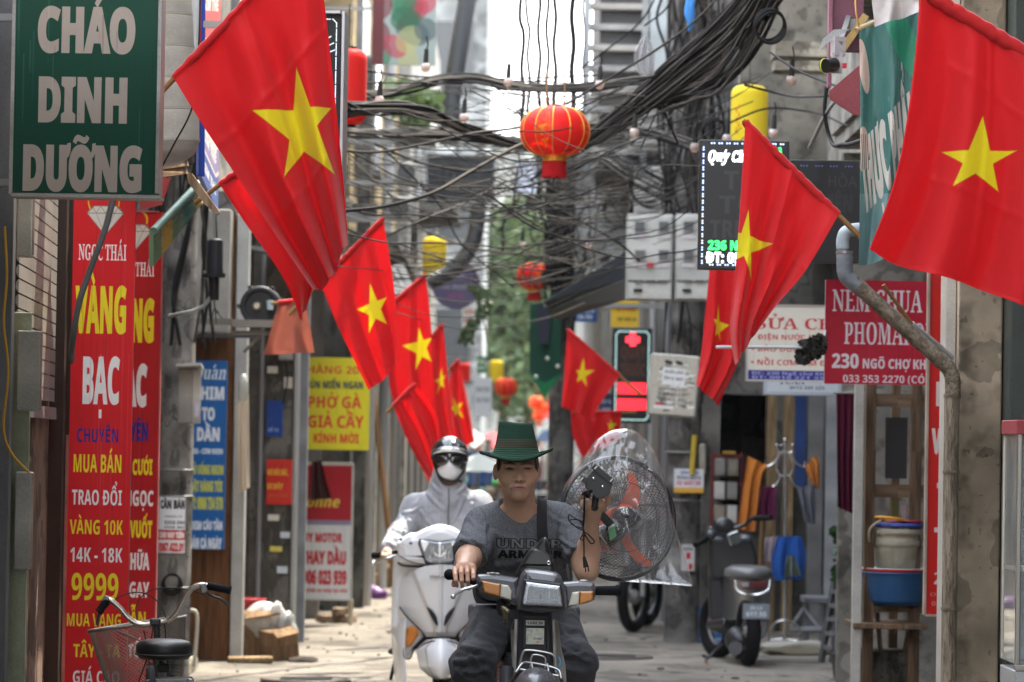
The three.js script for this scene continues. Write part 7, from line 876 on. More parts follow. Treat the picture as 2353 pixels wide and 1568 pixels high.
// ---------------------------------------------------------------- rubbish heaps on the left
{
  const bagM = M([0.72, 0.70, 0.66], { roughness: 0.35, transmission: 0.3 }), card = wood([0.34, 0.24, 0.15], 3), heap = (name, label, cat, g, m, grp) => single(name, g, m, label, cat, grp);
  const floorY = (p, h) => V(p.x, h, p.z);
  const box1 = thing('cardboard_box', 'battered cardboard box under the white rubbish bags', 'box', 'cartons in the rubbish heap'); part(box1, 'carton', obox(floorY(Q(590, 1500, 26), 0.16), 0.26, 0.3, 0.3, 0, 0.2, 0.03, 0.01), card); part(box1, 'flap', obox(floorY(Q(600, 1470, 25.8), 0.32), 0.24, 0.012, 0.14, 0.4, 0.2, 0.1), card);
  const box2 = thing('cardboard_box', 'crushed brown carton leaning against the taller box', 'box', 'cartons in the rubbish heap'); part(box2, 'carton', obox(floorY(Q(640, 1500, 25.7), 0.11), 0.2, 0.2, 0.22, 0.05, 0.5, 0.1, 0.01), wood([0.3, 0.22, 0.15], 3)); part(box2, 'flap', obox(floorY(Q(655, 1480, 25.5), 0.2), 0.16, 0.01, 0.1, 0.5, 0.5, 0), card);
  heap('flat_carton', 'flattened carton lying before the rubbish heap', 'box', obox(floorY(Q(575, 1518, 25.3), 0.025), 0.3, 0.035, 0.22, 0, 0.1, 0.02, 0.008), wood([0.4, 0.31, 0.2], 3));
  heap('red_basin', 'red plastic tub in the rubbish heap', 'tub', [at(lathe([[0.001, 0], [0.1, 0.002], [0.13, 0.09], [0.14, 0.092], [0.14, 0.1], [0.13, 0.1], [0.1, 0.01], [0.001, 0.01]], 24), Q(565, 1408, 26))], M([0.5, 0.03, 0.045], { roughness: 0.4 }));
  const BG = 'plastic bags'; heap('rubbish_bag', 'bulging white plastic bag on top of the rubbish heap', 'bag', crumple(Q(606, 1428, 25.9), 0.13, 0.13, 0.12, 1.1, 0.7), bagM, BG); heap('rubbish_bag', 'small knotted white bag beside the bulging one', 'bag', crumple(Q(640, 1416, 25.8), 0.06, 0.1, 0.06, 2.7, 0.8), bagM, BG); heap('rubbish_bag', 'grey translucent bag slumped at the heap end', 'bag', crumple(Q(658, 1452, 25.8), 0.075, 0.13, 0.09, 3.9, 0.6), M([0.4, 0.41, 0.40], { roughness: 0.3, transmission: 0.4 }), BG); heap('rubbish_bag', 'purple plastic bag lying by the ochre house', 'bag', crumple(floorY(Q(852, 1390, 36), 0.06), 0.14, 0.08, 0.12, 5.2, 0.6), M([0.12, 0.03, 0.18], { roughness: 0.35 }), BG);
  [[845, 1352, 38.5, 0.22, 0.16, [0.4, 0.3, 0.2]], [885, 1350, 39, 0.2, 0.2, [0.25, 0.18, 0.12]], [912, 1340, 40, 0.26, 0.2, [0.45, 0.36, 0.26]], [870, 1318, 42, 0.3, 0.3, [0.5, 0.42, 0.33]], [838, 1330, 41.5, 0.3, 0.34, [0.2, 0.2, 0.2]]].forEach(([x, y, d, w, h, c], i) => single('goods_box', obox(floorY(Q(x, y, d), h / 2), w, h, 0.25, 0, rnd(0.5), 0, 0.01), wood(c, 2), ['small tan carton on the ground past the purple bag', 'dark brown carton beside the small tan one', 'pale carton standing past the dark brown one', 'tall pale crate against the ochre house', 'tall grey crate against the ochre house'][i], 'box', 'cartons along the ochre house'));
  for (let i = 0; i < 9; i++) { const p = Q(rnd(738, 805), rnd(1400, 1430), 31 + rnd(0.5)); single('loose_brick', obox(V(p.x, 0.035 + (i > 6 ? 0.06 : 0), p.z), 0.14, 0.06, 0.09, 0, rnd(3), 0, 0.008), concrete([0.36, 0.27, 0.2], 3), 'broken brick at the foot of the workshop board', 'brick', 'broken bricks under the workshop board'); }
  const gr = []; for (let i = 0; i < 420; i++) { const dd = rnd(20, 46), x = rnd(-1.85, 1.6); if (Math.abs(x) < 0.9 && rnd() < 0.7) continue; const r = rnd(0.006, 0.022); gr.push(at(new THREE.IcosahedronGeometry(r, 0).scale(rnd(0.7, 1.6), 0.6, rnd(0.7, 1.6)).rotateY(rnd(6)), V(x, r * 0.4, -dd))); } const gv = single('gravel', gr, concrete([0.34, 0.3, 0.25], 3), 'scattered grit and pebbles on the road', 'gravel'); gv.userData.kind = 'stuff';
  for (const [x, y, l] of [[690, 1522, 'dark scrap lying in the sunny road'], [545, 1448, 'dark scrap at the foot of the white pier']]) { const p = G(x, y); single('scrap', crumple(V(p.x, 0.015, p.z), 0.08, 0.022, 0.06, x, 0.8), M([0.05, 0.04, 0.035], { roughness: 0.9 }), l, 'scrap', 'scraps on the road'); }
}
// ---------------------------------------------------------------- right side yard: parked scooter, coat rack, stall
{
  const t = thing('parked_scooter', 'dark grey scooter parked tail out beside the coat rack', 'scooter', 'motorbikes and scooters'), d = 25.8, P = (x, y, e = 0) => Q(x, y, d + e), gm = M([0.13, 0.135, 0.145], { roughness: 0.3, clearcoat: 0.8, metalness: 0.3 }), dk = M([0.014, 0.015, 0.018], { roughness: 0.35, clearcoat: 0.4 });
  const s0 = P(1720, 1316, 0.3); part(t, 'seat', loft([[V(s0.x, s0.y - 0.045, s0.z), 0.14, 0.3], [V(s0.x, s0.y - 0.02, s0.z), 0.17, 0.34], [V(s0.x, s0.y + 0.02, s0.z), 0.165, 0.33], [V(s0.x, s0.y + 0.045, s0.z), 0.12, 0.27]], 28), M([0.12, 0.12, 0.125], { roughness: 0.35 }));
  part(t, 'rear_body', gridSurf((u, v) => { const y = 1326 + 64 * v, w = 52 - 16 * v; return P(1730 + u * w, y, 0.02 + 0.3 * u * u); }, 24, 16), gm); part(t, 'side_body', gridSurf((u, v) => { const y = 1325 + 100 * v, k = (u + 1) / 2; return P(1680 - k * 20 + 30 * v * (1 - k), y, 0.3 + 0.5 * k); }, 10, 14), gm); part(t, 'tail_light_ring', tube([P(1690, 1334, -0.02), P(1694, 1356, -0.04), P(1710, 1366, -0.06), P(1732, 1368, -0.06), P(1752, 1365, -0.06), P(1766, 1356, -0.04), P(1770, 1334, -0.02)], 0.011, 8, 50), chrome); part(t, 'tail_light', poly([[1698, 1336], [1764, 1336], [1760, 1354], [1702, 1354]], d - 0.02, 0.03, 0.01), M([0.1, 0.015, 0.02], { roughness: 0.15, clearcoat: 1 })); part(t, 'tail_lens', poly([[1702, 1340], [1722, 1340], [1720, 1350], [1704, 1350]], d - 0.04, 0.02, 0.004), M([0.45, 0.45, 0.5], { roughness: 0.1, metalness: 0.5 }));
  part(t, 'license_plate', slab(1707, 1388, 1769, 1424, d - 0.1, 0.01), painted([0.22, 0.25, 0.27])); part(t, 'plate_face', face(1709, 1390, 1767, 1422, d - 0.1, 0, 0.004), print(canv(256, 142, (g, w, h) => { fillc(g, '#76808a', 0, 0, w, h); txt(g, '29-L5', 60, 16, 130, 36, '#c9ced4'); txt(g, '617.55', 24, 74, 208, 48, '#d8dce0'); }))); part(t, 'mudguard', poly([[1716, 1425], [1766, 1425], [1760, 1462], [1742, 1472], [1724, 1464]], d - 0.06, 0.05, 0.015, true), gm); part(t, 'reflector', poly([[1733, 1434], [1750, 1434], [1748, 1442], [1735, 1442]], d - 0.08, 0.02, 0.003), M([0.5, 0.02, 0.02], { roughness: 0.2 }));
  const rw = P(1741, 0, 0.12); rw.y = 0.235; const wh = (c, n, yaw, r = 0.185, w = 0.05) => { const y = part(t, n, torus(c, r, w, 0, Math.PI / 2 + yaw, 0, 6.2832, 14, 40), blackRubber); part(y, 'rim', torus(c, r - 0.05, 0.014, 0, Math.PI / 2 + yaw), dullMetal); part(y, 'hub', ball(c, 0.05, 0.8, 1, 1, 14), dullMetal); }; wh(rw, 'rear_wheel', 0.15); const fw = P(1672, 0, 0.95); fw.y = 0.235; wh(fw, 'front_wheel', 0.45);
  part(t, 'engine', [ball(P(1700, 1470, 0.3), 0.12, 0.9, 0.8, 1.2), cyl(P(1690, 1490, 0.1), P(1700, 1500, 0.4), 0.05)], M([0.05, 0.05, 0.055], { metalness: 0.5, roughness: 0.4 })); part(t, 'floor_board', bar(P(1650, 1445, 0.7), P(1690, 1440, 0.4), 0.2, 0.06, 0.02), dk); part(t, 'leg_shield', poly([[1628, 1250], [1640, 1226], [1700, 1228], [1730, 1238], [1742, 1312], [1690, 1330], [1634, 1330]], d + 0.75, 0.12, 0.03, true), dk); part(t, 'shield_lower', poly([[1628, 1310], [1660, 1316], [1672, 1420], [1660, 1444], [1630, 1420]], d + 0.78, 0.1, 0.02), dk);
  part(t, 'handlebar', [tube([P(1598, 1252, 0.6), P(1622, 1240, 0.7), P(1645, 1222, 0.78), P(1680, 1216, 0.8), P(1712, 1206, 0.78), P(1730, 1192, 0.72), P(1772, 1190, 0.6)], 0.015, 8, 50)], dk); part(t, 'grip', cyl(P(1597, 1253, 0.59), P(1624, 1239, 0.7), 0.02), blackRubber); part(t, 'grip', cyl(P(1735, 1192, 0.7), P(1773, 1190, 0.6), 0.02), blackRubber); part(t, 'mirror', ball(P(1663, 1208, 0.7), 0.075, 1, 0.75, 0.35), dk); part(t, 'mirror', obox(P(1688, 1238, 0.6), 0.09, 0.09, 0.02, 0, 0.2, 0.35, 0.01), metal(0xb0b6ba, 0.15)); part(t, 'gauge', [ball(P(1648, 1240, 0.7), 0.035, 1.3, 0.6, 0.8), ball(P(1712, 1238, 0.7), 0.035, 1.3, 0.6, 0.8)], M([0.1, 0.12, 0.14], { roughness: 0.15 })); part(t, 'switch_box', [ball(P(1634, 1228, 0.66), 0.035), ball(P(1634, 1216, 0.66), 0.02)], M([0.09, 0.1, 0.11], { roughness: 0.2, metalness: 0.4 }));
  part(t, 'stand', [tube([P(1660, 1480, 0.4), P(1640, 1500, 0.2), P(1628, 1512, 0.1), P(1616, 1508, 0.05)], 0.01, 6), cyl(P(1622, 1512, 0.06), P(1624, 1528, 0.02), 0.012)], dk); part(t, 'stand_foot', ball(P(1624, 1530, 0.02), 0.022, 1, 0.7, 1), M([0.3, 0.12, 0.06]));
}
{
  const t = thing('coat_rack', 'stainless coat rack hung with cloths beside the parked scooter', 'coat rack'), d = 27.6, P = (x, y, e = 0) => Q(x, y, d + e), m = metal(0xbfbfbf, 0.2), b = P(1804, 1484); b.y = 0;
  part(t, 'post', cyl(V(b.x, 0.02, b.z), P(1804, 1018), 0.017, 0.015, 12), m); for (const [x, y, r] of [[1804, 1011, 0.014], [1785, 1023, 0.011], [1822, 1023, 0.011], [1795, 1024, 0.009]]) part(t, 'knob', ball(P(x, y), r), m); for (const s of [-1, 1]) { part(t, 'hook', tube([P(1804 + s * 14, 1040), P(1804 + s * 20, 1056), P(1804 + s * 30, 1068), P(1804 + s * 44, 1072), P(1804 + s * 46, 1060)], 0.008, 8, 30), m); part(t, 'hook', tube([P(1804 + s * 10, 1040), P(1804 + s * 20, 1075), P(1804 + s * 12, 1095), P(1804 + s * 22, 1115), P(1804 + s * 32, 1122)], 0.008, 8, 30), m); part(t, 'top_arm', tube([P(1804 + s * 18, 1024), P(1804 + s * 16, 1038), P(1804, 1042)], 0.007, 8), m); } part(t, 'cross_arm', [cyl(P(1790, 1094), P(1818, 1094), 0.008), cyl(P(1790, 1041), P(1818, 1041), 0.008)], m); part(t, 'foot_ring', torus(P(1804, 1460), 0.12, 0.008, 0.4), m); for (let k = 0; k < 4; k++) part(t, 'foot', tube([V(b.x, 0.1, b.z), V(b.x + 0.12 * Math.cos(k * 1.57 + 0.5), 0.08, b.z + 0.12 * Math.sin(k * 1.57 + 0.5)), V(b.x + 0.2 * Math.cos(k * 1.57 + 0.5), 0.01, b.z + 0.2 * Math.sin(k * 1.57 + 0.5))], 0.012, 8), m);
  const drape = (name, label, o, col, cat = 'cloth') => single(name, cloth({ d: 27.45, amp: 0.035, k: 2, n: 26, crease: 0, ...o }).g, M(col, { roughness: 0.9, transmission: 0.12 }), label, cat, 'cloths hung on the coat rack');
  drape('orange_towel', 'long orange towel on the coat rack beside the scooter mirror', { A: [1718, 1048], B: [1765, 1072], bc: [[1752, 1100]], C: [1736, 1222], D: [1694, 1216], ad: [[1708, 1120]], ph: 0.3 }, [0.5, 0.18, 0.035], 'towel'); drape('orange_cloth', 'short orange cloth on the far hook of the coat rack', { A: [1850, 1074], B: [1872, 1046], bc: [[1883, 1060]], C: [1886, 1124], D: [1866, 1112], ph: 0.6 }, [0.48, 0.18, 0.04]); drape('maroon_cloth', 'maroon cloth hanging next to the long orange towel', { A: [1728, 1120], B: [1784, 1118], C: [1782, 1196], D: [1727, 1186], ph: 0.1, d: 27.5 }, [0.10, 0.012, 0.05]); drape('grey_cloth', 'grey cloth under the short orange cloth', { A: [1832, 1120], B: [1878, 1116], C: [1874, 1206], D: [1850, 1200], ph: 0.8, d: 27.5 }, [0.12, 0.125, 0.15]); drape('blue_jacket', 'blue child jacket hanging low on the coat rack', { A: [1786, 1234], B: [1842, 1232], bc: [[1852, 1280]], C: [1846, 1330], D: [1774, 1336], ad: [[1774, 1290]], ph: 0.5 }, [0.02, 0.09, 0.36], 'jacket'); drape('lilac_cloth', 'pale lilac cloth behind the blue jacket', { A: [1758, 1236], B: [1788, 1232], C: [1782, 1292], D: [1756, 1290], d: 27.6 }, [0.42, 0.36, 0.4]); drape('grey_lining', 'grey green cloth hanging below the blue jacket opening', { A: [1808, 1278], B: [1826, 1276], C: [1840, 1322], D: [1800, 1330], d: 27.38 }, [0.14, 0.18, 0.16]);
}
{
  const t = thing('low_table', 'grey steel table with cross braces behind the coat rack', 'table'), d = 27.8, P = (x, y) => Q(x, y, d), m = painted([0.2, 0.21, 0.225]), gy = P(1850, 1495); part(t, 'table_top', slab(1848, 1373, 1922, 1388, d, 0.4, 0, 0.01), m); for (const [x, e] of [[1850, 0], [1888, 0], [1918, 0.35], [1856, 0.35]]) { const p = Q(x, 1388, d + e + 0.03); part(t, 'leg', bar(p, V(p.x, 0, p.z), 0.03, 0.03), m); } part(t, 'brace', [bar(P(1816, 1446), P(1888, 1444), 0.03, 0.025), bar(P(1818, 1440), P(1846, 1398), 0.02, 0.02), bar(P(1846, 1398), P(1880, 1440), 0.02, 0.02)], painted([0.4, 0.42, 0.46]));
  const l = thing('step_ladder', 'dark folded step ladder leaning by the grey table', 'ladder'), Ld = 26.5; part(l, 'rail', bar(Q(1918, 1330, Ld + 0.3), Q(1888, 1510, Ld).setY(0.0), 0.03, 0.04), painted([0.06, 0.06, 0.06])); part(l, 'rail', bar(Q(1938, 1300, Ld + 0.3), Q(1912, 1510, Ld).setY(0), 0.03, 0.04), painted([0.06, 0.06, 0.06])); for (let i = 0; i < 5; i++) part(l, 'rung', bar(Q(1912 - i * 5, 1360 + i * 32, Ld + 0.2 - i * 0.04), Q(1932 - i * 5, 1360 + i * 32, Ld + 0.2 - i * 0.04), 0.03, 0.03), painted([0.2, 0.2, 0.2]));
  const pl = thing('potted_plant', 'dark leafy plant beside the white stall post', 'plant'), pm = M([0.03, 0.075, 0.028], { roughness: 0.5, transmission: 0.15 }), gs = []; const base = Q(1938, 1500, 24.6); base.y = 0; part(pl, 'stem', [0, 1, 2].map((k) => tube([V(base.x + 0.03 * k, 0.2, base.z), V(base.x + 0.05 - 0.04 * k, 0.6, base.z), V(base.x - 0.06 + 0.09 * k, 1.0, base.z + 0.03)], 0.007, 5)), M([0.06, 0.05, 0.03])); for (let i = 0; i < 70; i++) { const p = Q(rnd(1912, 1966), rnd(1205, 1335), 24.6 + rnd(-0.1, 0.15)), L = rnd(0.05, 0.09), g = new THREE.PlaneGeometry(L * 0.55, L, 2, 3), q = g.attributes.position; for (let k = 0; k < q.count; k++) { const v = q.getY(k) / L + 0.5; q.setX(k, q.getX(k) * Math.sin(Math.PI * Math.min(0.97, v + 0.06))); q.setZ(k, 0.02 * v * v); } part(pl, 'leaf', at(g.rotateX(rnd(-1, 1)).rotateZ(rnd(6.28)), p), pm); } part(pl, 'pot', at(lathe([[0.001, 0], [0.06, 0], [0.08, 0.16], [0.085, 0.17], [0.001, 0.15]], 20), base), painted([0.06, 0.05, 0.045]));
  const rg = thing('rag_pile', 'heap of dull rags on the ground under the coat rack', 'rags'); const rp = G(1820, 1508); part(rg, 'rags', crumple(V(rp.x, 0.035, rp.z), 0.2, 0.05, 0.12, 8.8, 0.8), M([0.14, 0.12, 0.085], { roughness: 1 })); part(rg, 'pale_rag', crumple(V(rp.x + 0.05, 0.06, rp.z - 0.12), 0.2, 0.04, 0.08, 3.3, 0.8), M([0.36, 0.34, 0.3], { roughness: 1 }));
  const cu = thing('maroon_curtain', 'maroon curtain hanging behind the white stall post', 'curtain'); part(cu, 'drape', cloth({ A: [1922, 905], B: [1966, 905], C: [1962, 1182], D: [1924, 1165], d: 22.5, amp: 0.03, k: 3, n: 30, crease: 0 }).g, M([0.09, 0.01, 0.03], { roughness: 0.8 })); part(cu, 'curtain_rod', cyl(Q(1915, 904, 22.5), Q(2010, 902, 22.5), 0.008), dullMetal);
}
{ // stall with basins and buckets
  const t = thing('wooden_stall', 'weathered wooden stall frame with white post carrying basins', 'stall'), d = 20, wm = wood([0.2, 0.15, 0.11], 2), P = (x, y, e = 0) => Q(x, y, d + e); const post = (x, w, e, m) => { const p = P(x, 900, e); return part(t, 'post', box(p.x - w / 2, p.x + w / 2, 0, P(x, 880).y, d + e, d + e + w, 0.004), m); }; post(1976, 0.05, 0, painted([0.5, 0.48, 0.44])); post(2003, 0.055, 0.12, wm); post(2108, 0.06, 0.12, wm); post(2060, 0.05, 0.55, wm);
  for (const y of [920, 1128, 1392]) part(t, 'rail', bar(P(1990, y, 0.15), P(2135, y + 2, 0.15), 0.07, 0.045), wm); part(t, 'shelf', box(P(1980, 0).x, P(2150, 0).x, P(0, 1400).y - 0.03, P(0, 1400).y, d - 0.02, d + 0.5, 0.006), wm); for (const [a, b] of [[2015, 2040], [2100, 2080]]) part(t, 'strut', bar(P(a, 1400, 0.2), V(P(b, 1500).x, 0.3, -d - 0.25), 0.022, 0.022), wm); part(t, 'base_box', box(P(1995, 0, 0.3).x, P(2120, 0, 0.3).x, 0, 0.42, d + 0.2, d + 0.6, 0.01), concrete([0.13, 0.12, 0.1], 2)); part(t, 'dark_panel', slab(2035, 960, 2085, 1100, d + 0.3, 0.02), M([0.035, 0.035, 0.036])); part(t, 'hanging_strip', slab(2072, 1160, 2082, 1200, d + 0.25, 0.01), painted([0.5, 0.5, 0.5])); part(t, 'olive_panel', slab(2048, 1150, 2066, 1250, d + 0.3, 0.01), painted([0.12, 0.13, 0.04]));
  const vessel = (name, label, prof, x, y, e, m, grp) => { const o = thing(name, label, name.split('_').pop(), grp); part(o, 'shell', at(lathe(prof, 36), P(x, y, e)), m); return o; }, GV = 'plastic basins and buckets on the stall';
  const bs = vessel('blue_basin', 'large blue plastic basin on the stall', [[0.001, 0], [0.14, 0], [0.165, 0.03], [0.188, 0.165], [0.2, 0.172], [0.2, 0.18], [0.182, 0.175], [0.155, 0.03], [0.001, 0.02]], 2058, 1391, 0.2, M([0.012, 0.075, 0.2], { roughness: 0.45 }), GV);
  vessel('red_basin', 'shallow red basin nested in the blue one', [[0.17, -0.02], [0.186, 0.014], [0.189, 0.018], [0.186, 0.022], [0.16, -0.01]], 2058, 1316, 0.2, M([0.5, 0.03, 0.03], { roughness: 0.45 }), GV); vessel('white_basin', 'thin white rim basin on top of the red one', [[0.15, -0.02], [0.182, 0.01], [0.184, 0.015], [0.18, 0.018], [0.001, 0.0]], 2058, 1313, 0.2, M([0.5, 0.55, 0.55], { roughness: 0.45 }), GV);
  const cr = M([0.5, 0.45, 0.35], { roughness: 0.5, map: rep(grimeTex, 4) }), bk = vessel('cream_bucket', 'cream plastic bucket with handle standing in the basins', [[0.001, 0], [0.118, 0], [0.128, 0.12], [0.136, 0.122], [0.138, 0.15], [0.128, 0.152], [0.13, 0.18], [0.14, 0.182], [0.142, 0.21], [0.132, 0.212], [0.001, 0.205]], 2062, 1306, 0.2, cr, GV); part(bk, 'handle', tube([P(2008, 1232, 0.2), P(1999, 1244, 0.12), P(2000, 1216, 0.1), P(2022, 1198, 0.1), P(2040, 1190, 0.1)], 0.007, 8, 40), cr);
  const bl2 = vessel('blue_tray', 'blue round tray on the cream bucket', [[0.001, 0], [0.14, 0], [0.142, 0.022], [0.001, 0.024]], 2064, 1212, 0.2, M([0.08, 0.1, 0.42], { roughness: 0.4 }), GV); vessel('red_tray', 'red round tray lying over the blue tray', [[0.001, 0], [0.1, 0], [0.102, 0.012], [0.001, 0.012]], 2088, 1201, 0.2, M([0.45, 0.03, 0.06], { roughness: 0.4 }), GV);
  single('orange_ring', at(new THREE.TorusGeometry(0.085, 0.009, 8, 40).rotateX(1.45).rotateZ(-0.12), P(2046, 1195, 0.15)), M([0.7, 0.3, 0.02], { roughness: 0.4 }), 'orange plastic ring lying on the blue tray', 'ring');
}
{ // glass snack case at the right edge
  const t = thing('glass_case', 'steel framed glass display case at the near right', 'display case'), d = 12.9, P = (x, y) => Q(x, y, d), st = metal(0xa8a49c, 0.3), x0 = P(2342, 1200).x, x1 = x0 + 0.5, yT = P(0, 960).y, yM = P(0, 1490).y; for (const e of [0, 0.384]) part(t, 'frame_post', box(x0 - 0.008, x0 + 0.008, yM, yT, d + e, d + e + 0.016, 0.003), st); part(t, 'frame_post', box(x1 - 0.01, x1 + 0.01, 0, yT, d, d + 0.02, 0.003), st); part(t, 'top_rail', box(x0 - 0.012, x1, yT, yT + 0.05, d - 0.004, d + 0.4, 0.004), painted([0.35, 0.05, 0.06])); part(t, 'mid_rail', box(x0 - 0.008, x1, yM - 0.02, yM, d - 0.003, d + 0.02, 0.003), st); part(t, 'lower_panel', box(x0 - 0.006, x1, 0.05, yM - 0.022, d + 0.002, d + 0.4, 0.004), painted([0.45, 0.46, 0.46], { metalness: 0.4, roughness: 0.35 })); part(t, 'pane', box(x0 + 0.008, x1 - 0.01, yM, yT, d + 0.008, d + 0.012), M([0.9, 0.93, 0.92], { transmission: 0.9, roughness: 0.03 })); part(t, 'side_pane', box(x0 - 0.002, x0 + 0.002, yM, yT, d + 0.02, d + 0.39), M([0.9, 0.93, 0.92], { transmission: 0.9, roughness: 0.03 })); part(t, 'back_panel', box(x0, x1, yM, yT, d + 0.39, d + 0.4), painted([0.2, 0.22, 0.23])); part(t, 'shelf', box(x0, x1, yM + 0.32, yM + 0.33, d + 0.03, d + 0.38), painted([0.5, 0.45, 0.4])); part(t, 'caster', [cyl(V(x0 + 0.04, 0, -d - 0.06), V(x0 + 0.04, 0.05, -d - 0.06), 0.02), cyl(V(x1 - 0.04, 0, -d - 0.06), V(x1 - 0.04, 0.05, -d - 0.06), 0.02)], black);
  part(t, 'red_strip', poly([[2334, 978], [2348, 978], [2344, 1108], [2338, 1108]], d + 0.2, 0.01), M([0.5, 0.03, 0.05]));
}
{ // dark motorbike parked beyond the right pole
  const t = thing('parked_motorbike', 'dark motorbike parked behind the right utility pole', 'motorbike', 'motorbikes and scooters'), d = 30.2, P = (x, y, e = 0) => Q(x, y, d + e), dk = M([0.02, 0.02, 0.024], { roughness: 0.35 }); const c1 = P(1478, 0, 0); c1.y = 0.29; const c2 = P(1508, 0, 1.2); c2.y = 0.29; for (const [c, n] of [[c1, 'front_wheel'], [c2, 'rear_wheel']]) { const y = part(t, n, torus(c, 0.24, 0.045, 0, 1.15, 0, 6.2832, 12, 40), blackRubber); part(y, 'rim', torus(c, 0.2, 0.015, 0, 1.15), metal(0x77777a)); part(y, 'hub', ball(c, 0.06), dullMetal); } part(t, 'front_fork', [cyl(c1.clone().add(V(-0.07, 0, 0.03)), c1.clone().add(V(-0.05, 0.6, -0.2)), 0.025), cyl(c1.clone().add(V(0.07, 0, 0)), c1.clone().add(V(0.07, 0.6, -0.22)), 0.025)], dullMetal); part(t, 'body_shell', loft([[c1.clone().add(V(0.05, 0.2, -0.5)), 0.12, 0.3], [c1.clone().add(V(0.05, 0.4, -0.55)), 0.17, 0.4], [c1.clone().add(V(0.04, 0.62, -0.6)), 0.14, 0.42]], 20), dk); part(t, 'headlight', ball(c1.clone().add(V(0, 0.62, -0.12)), 0.09, 1, 0.9, 0.8), M([0.3, 0.32, 0.35], { roughness: 0.1, metalness: 0.5 })); part(t, 'handlebar', tube([c1.clone().add(V(-0.36, 0.72, -0.25)), c1.clone().add(V(-0.15, 0.74, -0.2)), c1.clone().add(V(0.15, 0.74, -0.2)), c1.clone().add(V(0.36, 0.72, -0.25))], 0.014, 8), dk); part(t, 'seat', obox(c1.clone().add(V(0.05, 0.54, -0.85)), 0.24, 0.1, 0.55, 0, 0.1, 0, 0.04), dk); part(t, 'red_panel', obox(c1.clone().add(V(-0.2, 0.45, -0.5)), 0.03, 0.2, 0.3, 0, 0.3, 0, 0.01), M([0.4, 0.02, 0.03], { roughness: 0.3 }));
}
// ---------------------------------------------------------------- overhead cables, bulbs, clutter
const CG = 'overhead cables strung across the alley';
function wire(pts, r, m, label) { return single('overhead_cable', tube(pts.map(([x, y, d]) => Q(x, y, d)), r, 5, Math.max(24, pts.length * 10)), m ?? cableMat, label ?? 'thin black cable strung across the alley', 'cable', CG); }
function sagged(x0, y0, d0, x1, y1, d1, sag, n = 8) { const a = Q(x0, y0, d0), b = Q(x1, y1, d1), out = []; for (let i = 0; i <= n; i++) { const u = i / n, p = a.clone().lerp(b, u); p.y -= sag * 4 * u * (1 - u) + 0.012 * Math.sin(i * 2.1 + x0); p.x += 0.01 * Math.sin(i * 1.7 + y0); out.push(p); } return out; }
// a bundle of many strands round a guide path; spread is its half width in metres at start and end
function bundle(label, path, n, s0, s1, r0, r1, fray = 0) {
  const t = thing('cable_bundle', label, 'cable bundle', 'thick bundles of black cables'), g = path.map(([x, y, d]) => Q(x, y, d)), c = new THREE.CatmullRomCurve3(g, false, 'centripetal');
  for (let k = 0; k < n; k++) { const a = rnd(6.28), q = Math.sqrt(rnd()), pts = [], m = 9; for (let i = 0; i <= m; i++) { const u = i / m, s = (s0 + (s1 - s0) * u) * q, b = a + 1.2 * u * Math.sin(k), p = c.getPoint(u); pts.push(p.add(V(s * Math.cos(b) * 0.6, s * Math.sin(b) + rnd(-0.012, 0.012), s * Math.cos(b + 1)))); } if (fray && k % 3 === 0) { const e = pts[m], f = pts[m - 1]; pts.push(e.clone().add(e.clone().sub(f)).add(V(rnd(-fray, fray), rnd(-fray, 0.4 * fray), rnd(-fray, fray)))); } part(t, 'cable', tube(pts, rnd(r0, r1), 5, 40), k % 2 === 0 ? cableGrey : cableMat); }
  return t;
}
bundle('thick tangled cable bundle sweeping down towards the red lantern', [[1790, -90, 19], [1712, 40, 20], [1610, 125, 20.5], [1510, 205, 21], [1430, 268, 21.5], [1360, 318, 22], [1290, 358, 23]], 54, 0.17, 0.03, 0.0045, 0.0085, 0.1);
bundle('frayed cables drooping under the thick bundle', [[1760, 0, 19.6], [1706, 110, 20], [1660, 170, 20.2], [1590, 205, 20.6], [1520, 236, 21]], 30, 0.13, 0.07, 0.004, 0.008, 0.2);
bundle('black cable bundle running past the tall red paper lantern', [[806, 216, 22], [900, 212, 22.5], [990, 186, 23], [1080, 178, 23], [1180, 198, 23], [1300, 204, 23], [1420, 190, 22.5], [1520, 180, 22]], 14, 0.03, 0.03, 0.005, 0.01);
bundle('heavy cable bundle sagging under the balcony plants', [[800, 250, 20], [900, 248, 21], [985, 262, 22], [1070, 295, 23], [1150, 322, 23.5], [1230, 338, 24], [1320, 345, 24]], 16, 0.035, 0.04, 0.006, 0.012);
bundle('straight cable bundle above the meter boxes', [[1240, 315, 24], [1320, 292, 24], [1420, 292, 24], [1520, 312, 23.5], [1610, 338, 23], [1720, 372, 22]], 12, 0.03, 0.03, 0.006, 0.012);
bundle('cables gathered along the left eaves', [[780, 305, 24], [900, 308, 25], [1040, 312, 26], [1180, 330, 27], [1290, 340, 28]], 12, 0.03, 0.05, 0.005, 0.01);
bundle('loose cables crossing behind the meter boxes', [[1300, 400, 31], [1380, 360, 30], [1460, 400, 29], [1540, 440, 29], [1640, 470, 29]], 12, 0.12, 0.12, 0.005, 0.01);
